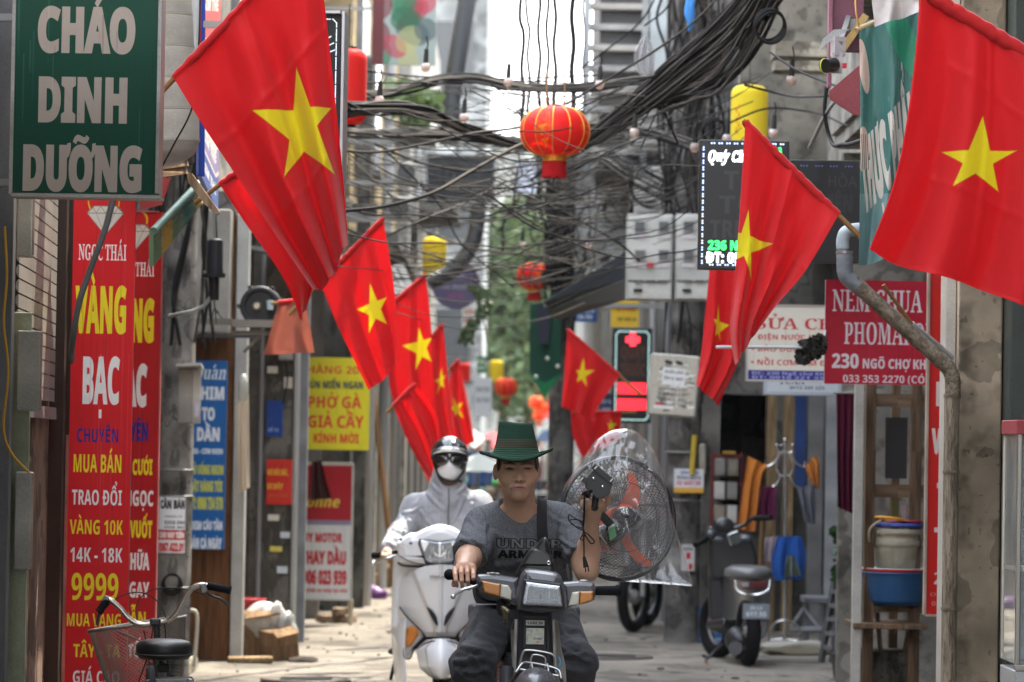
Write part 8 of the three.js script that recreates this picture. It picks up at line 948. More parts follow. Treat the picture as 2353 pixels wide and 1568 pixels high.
{ // trunk of cables on the middle pole
  const t = thing('utility_pole', 'middle utility pole smothered by a black trunk of cables', 'pole', 'concrete utility poles'), d = 36, b = Q(1288, 1200, d); b.y = 0; part(t, 'shaft', metres(cyl(V(b.x, -0.02, -d), V(b.x - 0.02, 4.45, -d), 0.13, 0.11, 20)), concrete([0.2, 0.19, 0.18], 1.5));
  for (let i = 0; i < 60; i++) { const pts = [], x0 = 1215 + rnd(100), x1 = 1262 + rnd(50), y1 = rnd(560, 860); for (let k = 0; k <= 7; k++) { const u = k / 7; pts.push(Q(x0 + (x1 - x0) * Math.sqrt(u) + 10 * Math.sin(k * 1.9 + i), 330 + (y1 - 330) * u, d - 0.25 + 0.25 * Math.sin(i + k * 0.4))); } part(t, 'cable', tube(pts, rnd(0.006, 0.016), 5, 36), i % 6 ? cableMat : cableGrey); }
  for (let i = 0; i < 10; i++) part(t, 'coil', torus(Q(rnd(1225, 1330), rnd(420, 660), d - 0.3), rnd(0.08, 0.2), 0.008, rnd(-0.4, 0.4), rnd(-0.5, 0.5)), cableMat); for (const [x, y] of [[1222, 470], [1300, 560], [1258, 640]]) part(t, 'joint_box', obox(Q(x, y, d - 0.4), 0.1, 0.14, 0.08, 0, 0.3, 0.1, 0.01), black);
}
for (const [x, w] of [[1197, 0.014], [1211, 0.011], [1239, 0.013], [1258, 0.012], [1275, 0.014], [1316, 0.018], [1342, 0.006]]) { const pts = []; for (let y = -70; y <= 330; y += 20) pts.push([x + 2.5 * Math.sin(y * 0.05 + x) + (x < 1230 && y > 60 ? 4 : 0), y, 25]); wire(pts, w, cableMat, 'twisted black drop cable hanging straight down against the sky'); }
for (const [p, r, m] of [[[[800, 150, 22], [950, 185, 22.5], [1100, 205, 23], [1300, 235, 24]], 0.004, cableGrey], [[[806, 160, 22], [990, 178, 23], [1200, 180, 24], [1400, 172, 24]], 0.006], [[[806, 190, 22], [1000, 190, 23], [1200, 186, 24], [1380, 196, 24]], 0.006], [[[780, 345, 20], [860, 350, 20], [980, 330, 20], [1080, 308, 20], [1200, 292, 20.5], [1340, 255, 21]], 0.008, cableGrey], [[[790, 485, 18], [880, 475, 18.5], [990, 445, 19], [1080, 395, 19.5], [1170, 345, 20], [1250, 310, 21]], 0.01, cableGrey], [[[850, 560, 22], [960, 510, 22], [1060, 470, 23], [1160, 420, 24], [1260, 390, 25]], 0.006, cableGrey], [[[860, 330, 24], [960, 372, 24], [1060, 392, 24], [1180, 385, 25], [1260, 372, 26]], 0.009], [[[880, 430, 26], [960, 520, 26], [1050, 560, 26], [1200, 585, 27], [1330, 600, 28]], 0.007, cableGrey], [[[880, 340, 24], [1000, 460, 24], [1060, 560, 25], [1180, 660, 26]], 0.006], [[[1160, 430, 26], [1300, 490, 26], [1400, 545, 26], [1470, 600, 27]], 0.008], [[[1300, 240, 20], [1400, 180, 20], [1500, 120, 20], [1600, 45, 20], [1680, -40, 20]], 0.007, cableGrey], [[[1310, 262, 21], [1420, 205, 21], [1520, 170, 21], [1600, 150, 21]], 0.005, cableMat], [[[1710, 195, 22], [1790, 215, 22], [1870, 222, 21], [1960, 215, 20]], 0.008], [[[1770, 120, 18], [1830, 160, 17.5], [1900, 190, 17], [1990, 215, 15.5]], 0.006], [[[1640, 300, 22], [1760, 250, 22], [1850, 255, 22], [1950, 290, 21]], 0.006], [[[1860, 340, 19], [1900, 260, 18], [1935, 215, 17]], 0.01, dullMetal], [[[1900, 200, 18], [1895, 260, 18], [1905, 310, 18], [1940, 332, 17], [1985, 322, 16]], 0.01], [[[1480, 60, 24], [1530, 20, 24], [1560, -40, 24]], 0.006], [[[1330, 160, 26], [1400, 110, 26], [1480, 40, 26], [1520, -40, 26]], 0.007], [[[1180, 640, 30], [1300, 640, 30], [1420, 610, 29]], 0.008], [[[1060, 480, 28], [1160, 500, 29], [1250, 470, 30]], 0.007]]) wire(p, r, m);
for (let i = 0; i < 170; i++) { const L = i < 96, d0 = rnd(19, 34), d1 = d0 + rnd(-3, 4), x0 = L ? rnd(640, 800) : rnd(1000, 1200), x1 = L ? rnd(1300, 1480) : rnd(1620, 1780), y0 = L ? rnd(150, 620) : rnd(180, 470), y1 = y0 + rnd(-140, 120); single('overhead_cable', tube(sagged(x0, y0, d0, x1, y1, d1, rnd(0.05, 0.4)), rnd(0.0016, 0.0046), 4, 30), i % 3 ? cableMat : cableGrey, 'thin black cable strung across the alley', 'cable', CG); }
for (let i = 0; i < 14; i++) { const x = rnd(1180, 1440), d = rnd(28, 36), y = rnd(330, 640); single('overhead_cable', tube([0, 1, 2, 3, 4, 5].map((k) => Q(x + k * rnd(4, 16) * (i % 2 ? 1 : -1), y + k * rnd(24, 46), d + 0.1 * k)), rnd(0.004, 0.01), 4, 26), cableMat, 'loose black cable dangling beside the meter boxes', 'cable', 'dangling cables'); }
for (const [x, y, d, r] of [[1500, 420, 29, 60], [1560, 560, 28.6, 40], [1640, 300, 23, 30], [1770, 60, 19, 40], [1420, 480, 30, 38]]) single('cable_coil', [0, 1, 2].map((k) => torus(Q(x, y, d), r / S(d) * (1 - 0.06 * k), 0.007, 0.3 * k, 0.4, 0.2)), cableMat, 'loose coil of black cable hanging among the wires', 'cable', 'dangling cables');
const bulbGlass = M([0.75, 0.62, 0.56], { roughness: 0.25, transmission: 0.5 });
for (const [x, y, d] of [[978, 146, 22], [1168, 180, 22], [1066, 262, 22], [872, 222, 21], [1378, 186, 22], [1546, 194, 22], [1458, 296, 21], [1597, 330, 21], [1671, 310, 22], [1608, 192, 22], [1778, 298, 22], [1819, 176, 20], [1200, 556, 30], [1352, 560, 30]]) { const t = thing('light_bulb', 'unlit bulb in a black socket dangling from the overhead cables', 'bulb', 'unlit bulbs on the overhead cables'), p = Q(x, y, d), h = 0.028; part(t, 'socket', cyl(p, p.clone().add(V(0.004, 0.085, 0)), 0.017, 0.013, 10), M([0.02, 0.02, 0.02])); part(t, 'glass', ball(p.clone().add(V(0, -0.022, 0)), h, 1, 1.05, 1, 14), bulbGlass); part(t, 'lead', tube([p.clone().add(V(0.004, 0.085, 0)), p.clone().add(V(0.012, 0.115, 0)), p.clone().add(V(0.002, 0.16, 0.01))], 0.004, 5), cableMat); }
{ // plastic bag caught in the wires, blue rag
  single('snagged_bag', cloth({ A: [1478, 84], B: [1488, 82], bc: [[1506, 128]], C: [1502, 174], D: [1464, 168], ad: [[1456, 128]], d: 21, amp: 0.05, k: 3, n: 40 }).g, M([0.55, 0.56, 0.58], { roughness: 0.3, transmission: 0.5 }), 'white plastic bag snagged in the overhead cables', 'bag', 'plastic bags'); single('blue_rag', crumple(Q(1585, 20, 21), 0.03, 0.11, 0.02, 7.7, 0.7), M([0.05, 0.2, 0.5], { roughness: 0.7 }), 'blue rag tied to the overhead cables', 'rag');
}
{ // corrugated black pipes, round sign, board, mural, air conditioners
  const pipe = (label, pts, r, d) => { const t = thing('corrugated_pipe', label, 'pipe', 'corrugated black pipes'), c = new THREE.CatmullRomCurve3(pts.map(([x, y]) => Q(x, y, d))), n = 70; part(t, 'hose', new THREE.TubeGeometry(c, 80, r * 0.9, 14), M([0.05, 0.055, 0.06], { roughness: 0.3 })); const rg = []; for (let i = 0; i <= n; i++) { const u = i / n, p = c.getPointAt(u), g = new THREE.TorusGeometry(r * 0.92, r * 0.16, 6, 18); g.applyQuaternion(new THREE.Quaternion().setFromUnitVectors(V(0, 0, 1), c.getTangentAt(u))); rg.push(at(g, p)); } const o = part(t, 'ridges', rg, M([0.06, 0.065, 0.07], { roughness: 0.25 })); o.userData.kind = 'stuff'; };
  pipe('corrugated black pipe curving over the round purple sign', [[985, 650], [1030, 628], [1068, 590], [1090, 545], [1098, 490], [1096, 430]], 0.075, 37); pipe('corrugated black pipe slanting up into the sky gap', [[1030, 330], [1040, 210], [1055, 110], [1078, -30]], 0.09, 37);
  const rs = thing('round_sign', 'round grey purple sign with faded writing behind the yellow lantern', 'sign'), rc = Q(1048, 655, 40); part(rs, 'disc', at(new THREE.CylinderGeometry(0.26, 0.26, 0.05, 48).rotateX(Math.PI / 2), rc), painted([0.13, 0.11, 0.18])); part(rs, 'print', at(new THREE.CircleGeometry(0.25, 48).translate(0, 0, 0.03), rc), print(canv(256, 256, (g, w, h) => { fillc(g, '#5a5370', 0, 0, w, h); txt(g, 'Trà', 80, 60, 90, 36, '#8d8aa0', FI); txt(g, 'Sữa Bubble', 30, 120, 196, 30, '#8d8aa0', FI); txt(g, 'mê là', 80, 175, 90, 26, '#a04a7c', FI); }))); part(rs, 'arm', bar(rc, V(-1.5, rc.y, rc.z), 0.03, 0.03), dullMetal);
  sign('dark_board', 'blank dark board hanging across the left eaves', 982, 358, 1134, 462, 36, canv(64, 64, (g) => { fillc(g, '#22262c', 0, 0, 64, 64); wear(g, 64, 64, 60, 0.1); }), { t: 0.08, rim: 4, rimMat: painted([0.3, 0.32, 0.34]), arms: [[990, 380]], side: -1.5 });
  sign('painted_board', 'painted board of red and green flowers above the left cables', 855, -40, 1002, 150, 33, canv(384, 480, (g, w, h) => { fillc(g, '#8f9a94', 0, 0, w, h); for (let i = 0; i < 16; i++) { g.fillStyle = ['#8c2a35', '#1f5a3c', '#b0384a', '#2c6b4a', '#a8a46a', '#6a2c33', '#3f4f52'][i % 7]; g.globalAlpha = 0.6; g.beginPath(); g.ellipse(rnd(w), rnd(h), rnd(40, 120), rnd(40, 110), rnd(3), 0, 7); g.fill(); } g.globalAlpha = 1; fillc(g, '#5f2a2e', 0, 0, 70, h); }), { t: 0.05, arms: [[870, 20], [870, 130]], side: -2.02 });
  const ac = (label, x0, y0, x1, y1, d) => { const t = thing('air_conditioner', label, 'air conditioner', 'outdoor air conditioner units'); part(t, 'case', slab(x0, y0, x1, y1, d, 0.28, 0, 0.012), painted([0.4, 0.39, 0.36])); const c = Q(x0 + (x1 - x0) * 0.42, (y0 + y1) / 2, d - 0.012), r = (y1 - y0) * 0.42 / S(d); part(t, 'fan_well', at(new THREE.CylinderGeometry(r, r, 0.02, 28).rotateX(Math.PI / 2), c), M([0.03, 0.03, 0.03])); part(t, 'grille', [1, 0.72, 0.45, 0.2].map((k) => at(new THREE.TorusGeometry(r * k, 0.004, 5, 28), c.clone().add(V(0, 0, 0.014)))), painted([0.3, 0.3, 0.29])); part(t, 'bracket', bar(Q(x0, y1, d + 0.1), V(-2.05, Q(x0, y1, d).y, -d - 0.1), 0.04, 0.04), dullMetal); };
  ac('dusty air conditioner above the orange red flag', 885, 452, 960, 505, 31); ac('dusty air conditioner beside the dark board', 905, 372, 972, 420, 33); ac('dusty air conditioner low under the tin canopy', 770, 590, 840, 640, 31.5);
  sign('white_notice_board', 'white notice board hanging far down by the red flags', 1088, 868, 1130, 958, 46, signTex(1088, 868, 1130, 958, '#c9ccd0', [['NHÀ TRỌ', 1093, 890, 1125, 900, '#8a8e96'], ['CHO THUÊ', 1093, 915, 1125, 925, '#8a8e96']], 5), { t: 0.05, arms: [[1092, 880]], side: -1.5 });
  const colm = thing('concrete_pillar', 'stained concrete pillar behind the left flags', 'pillar'); part(colm, 'shaft', box(-1.42, -1.3, 0, 5, 33.86, 34.02, 0.01), concrete([0.2, 0.19, 0.17], 1)); part(colm, 'capital', box(-1.48, -1.24, 3.5, 3.65, 33.84, 34.04, 0.01), concrete([0.24, 0.22, 0.2], 1));
  const ro = thing('tin_roof', 'dark corrugated lean-to roof above the row of flags', 'roof'); for (let i = 0; i < 9; i++) part(ro, 'roof_sheet', board([[800 + i * 14, 640 - i * 4, 33 - i * 0.1], [814 + i * 14, 636 - i * 4, 33 - i * 0.1], [842 + i * 14, 690 - i * 3, 31.5], [828 + i * 14, 694 - i * 3, 31.5]], 0.01), i % 2 ? painted([0.14, 0.14, 0.145]) : painted([0.11, 0.115, 0.12])); part(ro, 'purlin', bar(Q(820, 672, 32), Q(955, 640, 32), 0.04, 0.04), rustPaint);
  const sc = thing('window_grille', 'white barred window box on the left upper floor', 'window box'); part(sc, 'back_panel', slab(640, 300, 770, 420, 27.5, 0.03), painted([0.2, 0.2, 0.2])); for (let i = 0; i < 9; i++) part(sc, 'bar', cyl(Q(645 + i * 15, 298, 27.3), Q(645 + i * 15, 422, 27.3), 0.008), painted([0.5, 0.5, 0.5]));
}
scene.fog = new THREE.FogExp2(0xe8eef2, 0.0002);
// ---------------------------------------------------------------- greenery
function leaves(n, place, L0, L1, m) { const gs = []; for (let i = 0; i < n; i++) { const p = place(i), L = rnd(L0, L1), g = new THREE.PlaneGeometry(L * 0.6, L, 1, 2), q = g.attributes.position; q.setX(0, q.getX(0) * 0.3); q.setX(1, q.getX(1) * 0.3); q.setX(4, q.getX(4) * 0.2); q.setX(5, q.getX(5) * 0.2); gs.push(at(g.rotateX(rnd(-1.3, 1.3)).rotateZ(rnd(6.28)), p)); } return gs; }
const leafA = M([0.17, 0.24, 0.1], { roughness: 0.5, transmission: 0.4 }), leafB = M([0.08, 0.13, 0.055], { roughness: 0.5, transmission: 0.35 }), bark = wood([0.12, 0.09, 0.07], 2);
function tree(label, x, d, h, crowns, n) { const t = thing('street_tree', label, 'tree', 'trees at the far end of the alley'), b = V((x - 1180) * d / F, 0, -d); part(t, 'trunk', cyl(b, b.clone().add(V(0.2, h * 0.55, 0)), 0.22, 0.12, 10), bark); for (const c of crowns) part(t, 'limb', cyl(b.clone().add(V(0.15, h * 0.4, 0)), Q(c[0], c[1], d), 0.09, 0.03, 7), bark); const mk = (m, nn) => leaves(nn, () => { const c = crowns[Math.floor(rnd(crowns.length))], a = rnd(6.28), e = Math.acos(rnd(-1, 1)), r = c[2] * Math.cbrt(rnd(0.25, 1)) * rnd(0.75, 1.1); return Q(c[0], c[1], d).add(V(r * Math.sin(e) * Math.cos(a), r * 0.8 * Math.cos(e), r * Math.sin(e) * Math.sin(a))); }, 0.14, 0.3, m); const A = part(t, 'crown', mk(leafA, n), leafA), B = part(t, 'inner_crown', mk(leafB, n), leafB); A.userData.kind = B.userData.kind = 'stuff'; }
tree('tall leafy tree showing beside the middle pole', 1215, 92, 7.5, [[1170, 560, 1.0], [1215, 520, 1.1], [1250, 590, 1.2], [1185, 650, 1.2], [1230, 690, 1.2], [1160, 720, 1.0], [1300, 640, 1.1], [1140, 640, 1.1], [1200, 600, 1.2], [1150, 860, 1.2], [1210, 880, 1.2], [1260, 860, 1.2]], 2600);
tree('leafy tree behind the green awning', 1320, 98, 6, [[1310, 700, 1.2], [1345, 760, 1.2], [1290, 790, 1.2], [1240, 800, 1.1]], 1100); tree('low leafy tree at the alley end', 1150, 100, 5.5, [[1130, 800, 1.2], [1170, 850, 1.2], [1200, 800, 1.0], [1100, 760, 1.1]], 1000);
{ const t = thing('balcony_plant', 'bright spiky plants spilling over the left balcony', 'plant'); const A = part(t, 'foliage', leaves(520, () => { const u = rnd(), c = [[935, 235], [965, 250], [950, 285], [920, 215], [985, 235]][Math.floor(rnd(5))]; return Q(c[0] + rnd(-26, 26), c[1] + rnd(-22, 26), 30 + rnd(-0.25, 0.25)); }, 0.06, 0.16, leafA), leafA); A.userData.kind = 'stuff'; part(t, 'planter', slab(905, 300, 1000, 330, 30.2, 0.3), greyWall); part(t, 'stem', [0, 1, 2].map((k) => cyl(Q(930 + k * 22, 305, 30.2), Q(925 + k * 26, 245, 30.1), 0.01)), bark); part(t, 'bracket', bar(Q(905, 326, 30.3), V(-2.02, Q(905, 326, 30.3).y, -30.3), 0.05, 0.05), dullMetal);
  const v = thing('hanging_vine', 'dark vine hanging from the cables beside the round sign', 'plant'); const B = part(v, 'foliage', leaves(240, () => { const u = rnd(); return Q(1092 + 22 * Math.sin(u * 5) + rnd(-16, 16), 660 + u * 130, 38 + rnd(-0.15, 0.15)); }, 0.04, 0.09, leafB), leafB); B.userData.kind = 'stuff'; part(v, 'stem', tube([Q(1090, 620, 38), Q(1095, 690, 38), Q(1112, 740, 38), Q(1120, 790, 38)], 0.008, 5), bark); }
// ---------------------------------------------------------------- far market: awnings, umbrellas, stalls and people
{
  const tarp = (label, c, col) => { const t = thing('stall_awning', label, 'awning', 'stall awnings far down the alley'); part(t, 'tarpaulin', board(c, 0.02), painted(col, { roughness: 0.7 })); const p = Q(c[0][0], c[0][1], c[0][2]), q = Q(c[1][0], c[1][1], c[1][2]); for (const k of [Q(c[2][0], c[2][1], c[2][2]), Q(c[3][0], c[3][1], c[3][2])]) part(t, 'pole', cyl(V(k.x, 0, k.z), k, 0.02, 0.02, 6), dullMetal); };
  tarp('pale awning sheet on the left past the flags', [[1030, 985, 52], [1080, 980, 56], [1120, 1010, 56], [1090, 1030, 52]], [0.5, 0.5, 0.5]); tarp('dark awning sheet on the left past the pale one', [[1060, 1010, 60], [1090, 1000, 64], [1130, 1035, 64], [1105, 1048, 60]], [0.12, 0.12, 0.13]); tarp('blue awning sheet on the right past the flags', [[1300, 985, 60], [1250, 990, 64], [1232, 1012, 64], [1280, 1020, 60]], [0.12, 0.2, 0.35]); tarp('white awning sheet on the right', [[1330, 1010, 50], [1275, 1002, 54], [1245, 1030, 54], [1300, 1045, 50]], [0.6, 0.6, 0.6]); tarp('red awning sheet at the far right', [[1300, 940, 72], [1262, 945, 75], [1250, 962, 75], [1285, 966, 72]], [0.45, 0.05, 0.05]);
  const umb = (label, x, y, d, r, col) => { const t = thing('market_umbrella', label, 'umbrella', 'market umbrellas'), p = Q(x, y, d); part(t, 'canopy', at(new THREE.ConeGeometry(r, r * 0.45, 10, 1, true), p), M(col, { roughness: 0.7, transmission: 0.3 })); part(t, 'pole', cyl(V(p.x, 0, p.z), p.clone().add(V(0, r * 0.2, 0)), 0.02, 0.02, 6), dullMetal); };
  umb('white and green market umbrella behind the masked rider', 1100, 1062, 46, 0.5, [0.65, 0.68, 0.62]); umb('cream market umbrella far on the right', 1262, 1040, 66, 0.7, [0.6, 0.55, 0.45]); umb('red market umbrella far on the left', 1135, 1010, 74, 0.7, [0.45, 0.05, 0.06]);
  const makeP = () => { const f = union([cap(V(0, 0.92, 0), V(0, 1.38, 0), 0.15, 0.16, 0.7), cap(V(-0.17, 1.38, 0), V(-0.24, 1.1, 0.03), 0.05, 0.045), cap(V(-0.24, 1.1, 0.03), V(-0.22, 0.86, 0.1), 0.045, 0.035), cap(V(0.17, 1.38, 0), V(0.24, 1.1, 0.03), 0.05, 0.045), cap(V(0.24, 1.1, 0.03), V(0.22, 0.86, 0.1), 0.045, 0.035), cap(V(0, 1.4, 0), V(0, 1.52, 0.01), 0.055, 0.05), ell(V(0, 1.6, 0.01), 0.078, 0.11, 0.095), cap(V(-0.09, 0.9, 0), V(-0.1, 0.48, 0.03), 0.085, 0.06), cap(V(-0.1, 0.48, 0.03), V(-0.1, 0.06, -0.02), 0.06, 0.04), cap(V(0.09, 0.9, 0), V(0.1, 0.48, 0.06), 0.085, 0.06), cap(V(0.1, 0.48, 0.06), V(0.1, 0.06, 0.1), 0.06, 0.04), cap(V(-0.1, 0.04, -0.02), V(-0.1, 0.03, 0.12), 0.04, 0.035), cap(V(0.1, 0.04, 0.1), V(0.1, 0.03, 0.24), 0.04, 0.035)], 0.05); return sdfMesh(f, V(-0.33, -0.02, -0.2), V(0.33, 1.74, 0.3), 0.022); };
  const base = makeP(), clothF = (y0, y1, add) => { const g = base.clone(), p = g.attributes.position, n = g.attributes.normal, idx = [], I = g.index; for (let i = 0; i < I.count; i += 3) { const a = [0, 1, 2].map((k) => I.getX(i + k)); if (a.every((k) => p.getY(k) > y0 && p.getY(k) < y1)) idx.push(...a); } g.setIndex(idx); for (let i = 0; i < p.count; i++) p.setXYZ(i, p.getX(i) + n.getX(i) * add, p.getY(i) + n.getY(i) * add, p.getZ(i) + n.getZ(i) * add); return g; };
  paint(base, () => [0.36, 0.22, 0.15]); const shirt = clothF(0.9, 1.46, 0.012), pants = clothF(0.1, 0.94, 0.01), hairG = clothF(1.62, 1.8, 0.012);
  [[1105, 60, [0.05, 0.12, 0.35], [0.03, 0.03, 0.04], 'blue'], [1128, 72, [0.5, 0.5, 0.5], [0.05, 0.05, 0.08], 'pale grey'], [1160, 80, [0.5, 0.05, 0.06], [0.04, 0.04, 0.05], 'red'], [1205, 76, [0.1, 0.3, 0.2], [0.06, 0.06, 0.07], 'green'], [1240, 68, [0.55, 0.2, 0.25], [0.03, 0.03, 0.05], 'pink'], [1262, 84, [0.06, 0.07, 0.1], [0.03, 0.03, 0.03], 'black'], [1290, 62, [0.6, 0.55, 0.5], [0.08, 0.08, 0.12], 'cream'], [1315, 78, [0.12, 0.16, 0.4], [0.05, 0.05, 0.05], 'navy'], [1245, 90, [0.6, 0.6, 0.62], [0.05, 0.05, 0.06], 'white'], [1185, 94, [0.5, 0.3, 0.05], [0.04, 0.04, 0.05], 'orange']].forEach(([x, d, c1, c2, w], i) => { const t = thing('person', `person in ${w} top standing far down the market alley`, 'person', 'people'), k = rnd(0.93, 1.04); t.userData.placed = [(x - 1180) * d / F, -d]; const rot = rnd(-0.8, 0.8), T = (g) => g.clone().scale(k, k, k).rotateY(rot).translate((x - 1180) * d / F, 0, -d); part(t, 'body', T(base), skinMat); part(t, 'shirt', T(shirt), M(c1, { roughness: 0.85 })); part(t, 'trousers', T(pants), M(c2, { roughness: 0.85 })); part(t, 'hair', T(hairG), M([0.015, 0.012, 0.01])); delete t.userData.placed; });
  [[1085, 54, [0.4, 0.3, 0.2]], [1120, 66, [0.45, 0.1, 0.08]], [1290, 52, [0.5, 0.48, 0.44]], [1325, 58, [0.15, 0.2, 0.35]], [1275, 74, [0.5, 0.4, 0.15]]].forEach(([x, d, c], i) => { const t = thing('market_stall', ['brown goods stall under the pale awning', 'red goods stall under the dark awning', 'white goods stall under the white awning', 'blue goods stall far on the right', 'yellow goods stall at the far right end'][i], 'stall', 'market stalls'), X = (x - 1180) * d / F; part(t, 'table', box(X - 0.4, X + 0.4, 0.68, 0.74, d, d + 0.7, 0.01), wood([0.25, 0.18, 0.12])); for (const s of [-0.36, 0.36]) part(t, 'leg', box(X + s - 0.025, X + s + 0.025, 0, 0.678, d + 0.04, d + 0.09), wood([0.2, 0.15, 0.1])); for (let k = 0; k < 6; k++) part(t, 'goods', ball(V(X - 0.3 + 0.12 * k, 0.8, -d - 0.2 - rnd(0.3)), rnd(0.06, 0.1), 1.1, 0.9, 1, 10), painted(k % 2 ? c : [c[2], c[0], c[1]])); });
}
// ---------------------------------------------------------------- small clutter on the walls
{
  const PG = 'pipes and conduits on the walls', conduit = (label, x, d, y0, y1, r, col) => single('wall_conduit', cyl(V(x, y0, -d), V(x, y1, -d), r, r, 10), painted(col), label, 'pipe', PG);
  conduit('grey conduit beside the navy door', -1.86, 27.9, 0, 3.04, 0.018, [0.3, 0.3, 0.31]); conduit('white downpipe on the second grey pier', -1.6, 27.98, 0, 3.04, 0.025, [0.5, 0.5, 0.48]); conduit('rusty pipe beside the workshop board', -1.82, 31.15, 0, 3.0, 0.022, [0.2, 0.11, 0.07]); conduit('pale downpipe on the ochre house corner', -1.28, 34.3, 0, 3.3, 0.035, [0.55, 0.53, 0.48]); conduit('grey downpipe further along the ochre house', -1.3, 41.8, 0, 3.3, 0.04, [0.36, 0.37, 0.38]); conduit('grey pipe on the slatted house corner', 1.33, 32.2, 0, 6, 0.035, [0.3, 0.3, 0.31]); conduit('white pipe on the slatted house wall', 1.33, 35.4, 0, 6, 0.03, [0.5, 0.51, 0.52]);
  const SG = 'small stickers pasted on the piers', words = ['KHOAN CẮT', 'HÚT BỂ PHỐT', 'CHO THUÊ', 'THÔNG TẮC', '0978 221 403', 'BÁN NHÀ'], tints = ['#d9d4c8', '#c7cfd8', '#d8c65a', '#c9c2b6'];
  [[628, 1190, 26, 14], [655, 1230, 22, 14], [634, 1262, 28, 12], [662, 880, 20, 26], [626, 850, 24, 16], [648, 1310, 24, 16]].forEach(([x, y, w, h], i) => single('pasted_sticker', slab(x - w / 2, y - h / 2, x + w / 2, y + h / 2, 27.985, 0.004), print(canv(128, 72, (g, a, b) => { fillc(g, tints[i % 4], 0, 0, a, b); txt(g, words[i], 10, 12, a - 20, 20, '#4a4642'); txt(g, '0912 556', 10, 42, a - 20, 18, '#6a3a36'); wear(g, a, b, 60, 0.3); })), ['pale sticker under the red poster', 'blue grey sticker under the red poster', 'yellow sticker lower on the grey pier', 'upright pale sticker above the blue plate', 'cream sticker at the top of the grey pier', 'lowest sticker on the grey pier'][i], 'sticker', SG));
  const fb = thing('fuse_box', 'small grey fuse box on the grey pier above the blue plate', 'fuse box'); part(fb, 'case', slab(640, 780, 672, 828, 27.9, 0.1, 0, 0.006), painted([0.36, 0.36, 0.35])); part(fb, 'door_panel', slab(643, 784, 669, 824, 27.89, 0.01), painted([0.42, 0.42, 0.4])); part(fb, 'lead', tube([Q(655, 828, 27.95), Q(660, 870, 27.98), Q(650, 930, 27.98)], 0.006, 5), cableMat);
  const ladder = thing('bamboo_ladder', 'bamboo ladder leaning on the ochre house', 'ladder'), A = V(-1.1, 0, -36.6), B = V(-1.44, 2.6, -36.9), C = V(-1.1, 0, -37.0), D = V(-1.44, 2.6, -37.3); part(ladder, 'rail', cyl(A, B, 0.02), poleMat); part(ladder, 'rail', cyl(C, D, 0.02), poleMat); for (let i = 1; i < 9; i++) part(ladder, 'rung', cyl(A.clone().lerp(B, i / 9), C.clone().lerp(D, i / 9), 0.012), poleMat);
  const acR = (label, x, d, y) => { const t = thing('air_conditioner', label, 'air conditioner', 'outdoor air conditioner units'); part(t, 'case', box(x, x + 0.28, y, y + 0.5, d, d + 0.75, 0.012), painted([0.42, 0.41, 0.38])); part(t, 'fan_well', at(new THREE.CylinderGeometry(0.2, 0.2, 0.02, 26).rotateZ(Math.PI / 2), V(x - 0.006, y + 0.25, -d - 0.3)), M([0.04, 0.04, 0.04])); part(t, 'grille', [0.19, 0.13, 0.07].map((r) => at(new THREE.TorusGeometry(r, 0.006, 5, 26).rotateY(Math.PI / 2), V(x - 0.02, y + 0.25, -d - 0.3))), painted([0.3, 0.3, 0.3])); part(t, 'end_grille', [0, 1, 2, 3, 4].map((k) => box(x + 0.03, x + 0.25, y + 0.08 + k * 0.08, y + 0.1 + k * 0.08, d - 0.008, d - 0.001)), painted([0.25, 0.25, 0.25])); part(t, 'bracket', box(x - 0.02, 1.4, y - 0.04, y - 0.004, d + 0.05, d + 0.1), dullMetal); };
  acR('air conditioner on the slatted house above the green awning', 1.07, 33.4, 3.5); acR('air conditioner on the slatted house beside the slats', 1.07, 34.8, 4.3); acR('air conditioner on the far right house', 0.96, 48.6, 3.3);
  const mini = (label, x0, y0, x1, y1, d, bg, lines, side) => sign('small_shop_sign', label, x0, y0, x1, y1, d, signTex(x0, y0, x1, y1, bg, lines, 5), { t: 0.04, arms: [[(x0 + x1) / 2, y0 + 4]], side, group: 'small shop signs further down the alley' });
  mini('small blue shop sign past the green awning', 1318, 700, 1372, 740, 40, '#23508f', [['PHOTO', 1324, 708, 1366, 718, '#d6dbe2'], ['IN ẤN', 1328, 724, 1362, 733, '#d6dbe2']], 1.36); mini('small white shop sign beside the far flags', 1062, 700, 1092, 760, 44, '#c9c6be', [['GỘI', 1066, 712, 1088, 722, '#a0322c'], ['ĐẦU', 1066, 732, 1088, 742, '#a0322c']], -1.5); mini('small red shop sign far on the right', 1300, 860, 1330, 905, 50, '#a32a24', [['BIA', 1304, 868, 1326, 878, '#e2d7b0'], ['HƠI', 1304, 886, 1326, 896, '#e2d7b0']], 1.25); mini('small green shop sign far on the left', 1096, 820, 1118, 858, 56, '#2d6a48', [['TRÀ', 1099, 828, 1115, 836, '#d6dbc8'], ['ĐÁ', 1099, 842, 1115, 850, '#d6dbc8']], -1.35); mini('dark blue board behind the small flag', 1378, 905, 1412, 958, 33.5, '#1f2a44', [['CẮT TÓC', 1382, 920, 1408, 928, '#8f9ab4'], ['NAM', 1384, 936, 1404, 944, '#8f9ab4']], 1.36);
  const br = thing('straw_broom', 'straw broom leaning against the right yard wall', 'broom'); part(br, 'handle', cyl(Q(1752, 1180, 30.4), V(Q(1744, 1400, 30.3).x, 0.5, -30.3), 0.012), poleMat); part(br, 'bristles', Array.from({ length: 26 }, (_, k) => { const a = V(Q(1744, 1400, 30.3).x, 0.5, -30.3); return cyl(a, V(a.x + (k - 13) * 0.008, 0.02, a.z + 0.03 * Math.sin(k)), 0.005, 0.006, 4); }), M([0.35, 0.27, 0.13], { roughness: 0.9 }));
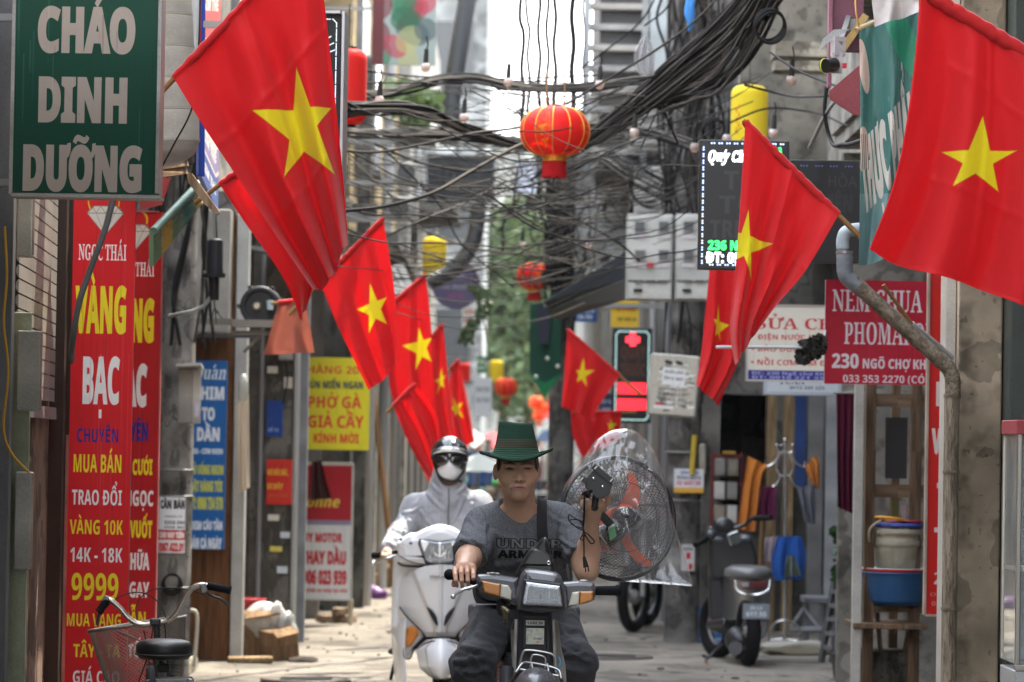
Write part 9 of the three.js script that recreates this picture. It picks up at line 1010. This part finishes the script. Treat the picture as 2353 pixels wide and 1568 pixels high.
  const cr = thing('plastic_crate', 'blue plastic crate on the ground behind the scooter', 'crate'), cp = G(1660, 1480); part(cr, 'base', box(cp.x - 0.22, cp.x + 0.22, 0, 0.02, -cp.z, -cp.z + 0.32), M([0.03, 0.1, 0.25])); for (let k = 0; k < 4; k++) part(cr, 'slat', [box(cp.x - 0.22, cp.x + 0.22, 0.04 + k * 0.065, 0.085 + k * 0.065, -cp.z - 0.012, -cp.z), box(cp.x - 0.232, cp.x - 0.22, 0.04 + k * 0.065, 0.085 + k * 0.065, -cp.z, -cp.z + 0.32), box(cp.x + 0.22, cp.x + 0.232, 0.04 + k * 0.065, 0.085 + k * 0.065, -cp.z, -cp.z + 0.32)], M([0.03, 0.1, 0.25]));
  for (const [x, d, l] of [[-1.25, 23.4, 'round iron drain cover by the left kerb'], [0.75, 26.5, 'round iron drain cover in the shaded road']]) { const t = thing('drain_cover', l, 'drain cover', 'iron drain covers'); part(t, 'rim', at(new THREE.TorusGeometry(0.27, 0.015, 6, 40).rotateX(Math.PI / 2), V(x, 0.012, -d)), M([0.12, 0.1, 0.085], { metalness: 0.5, roughness: 0.6 })); part(t, 'plate', at(new THREE.CylinderGeometry(0.26, 0.26, 0.02, 40), V(x, 0.008, -d)), M([0.1, 0.085, 0.075], { metalness: 0.5, roughness: 0.65 })); for (let k = 0; k < 5; k++) part(t, 'slot', box(x - 0.16, x + 0.16, 0.0185, 0.022, d - 0.16 + k * 0.075, d - 0.135 + k * 0.075), M([0.03, 0.03, 0.03])); }
  const kb = thing('kerb', 'low broken concrete kerb along the left house fronts', 'kerb'); for (let i = 0; i < 15; i++) part(kb, 'kerb_stone', box(-1.98, -1.8 + rnd(0.02), -0.02, 0.1 + rnd(0.02), 26.2 + i * 0.52, 26.69 + i * 0.52, 0.015), concrete(i % 3 ? [0.38, 0.35, 0.31] : [0.33, 0.3, 0.26], 1.5));
}
// ---------------------------------------------------------------- each thing's own origin goes to its base
for (const o of tops) {
  const b = new THREE.Box3().setFromObject(o), c = b.getCenter(V()).setY(b.min.y);
  if (!isFinite(c.x)) continue;
  if (o.isMesh) { o.geometry.translate(-c.x, -c.y, -c.z); o.position.copy(c); } else { for (const k of o.children) k.position.sub(c); o.position.copy(c); }
}
renderer.render(scene, camera);
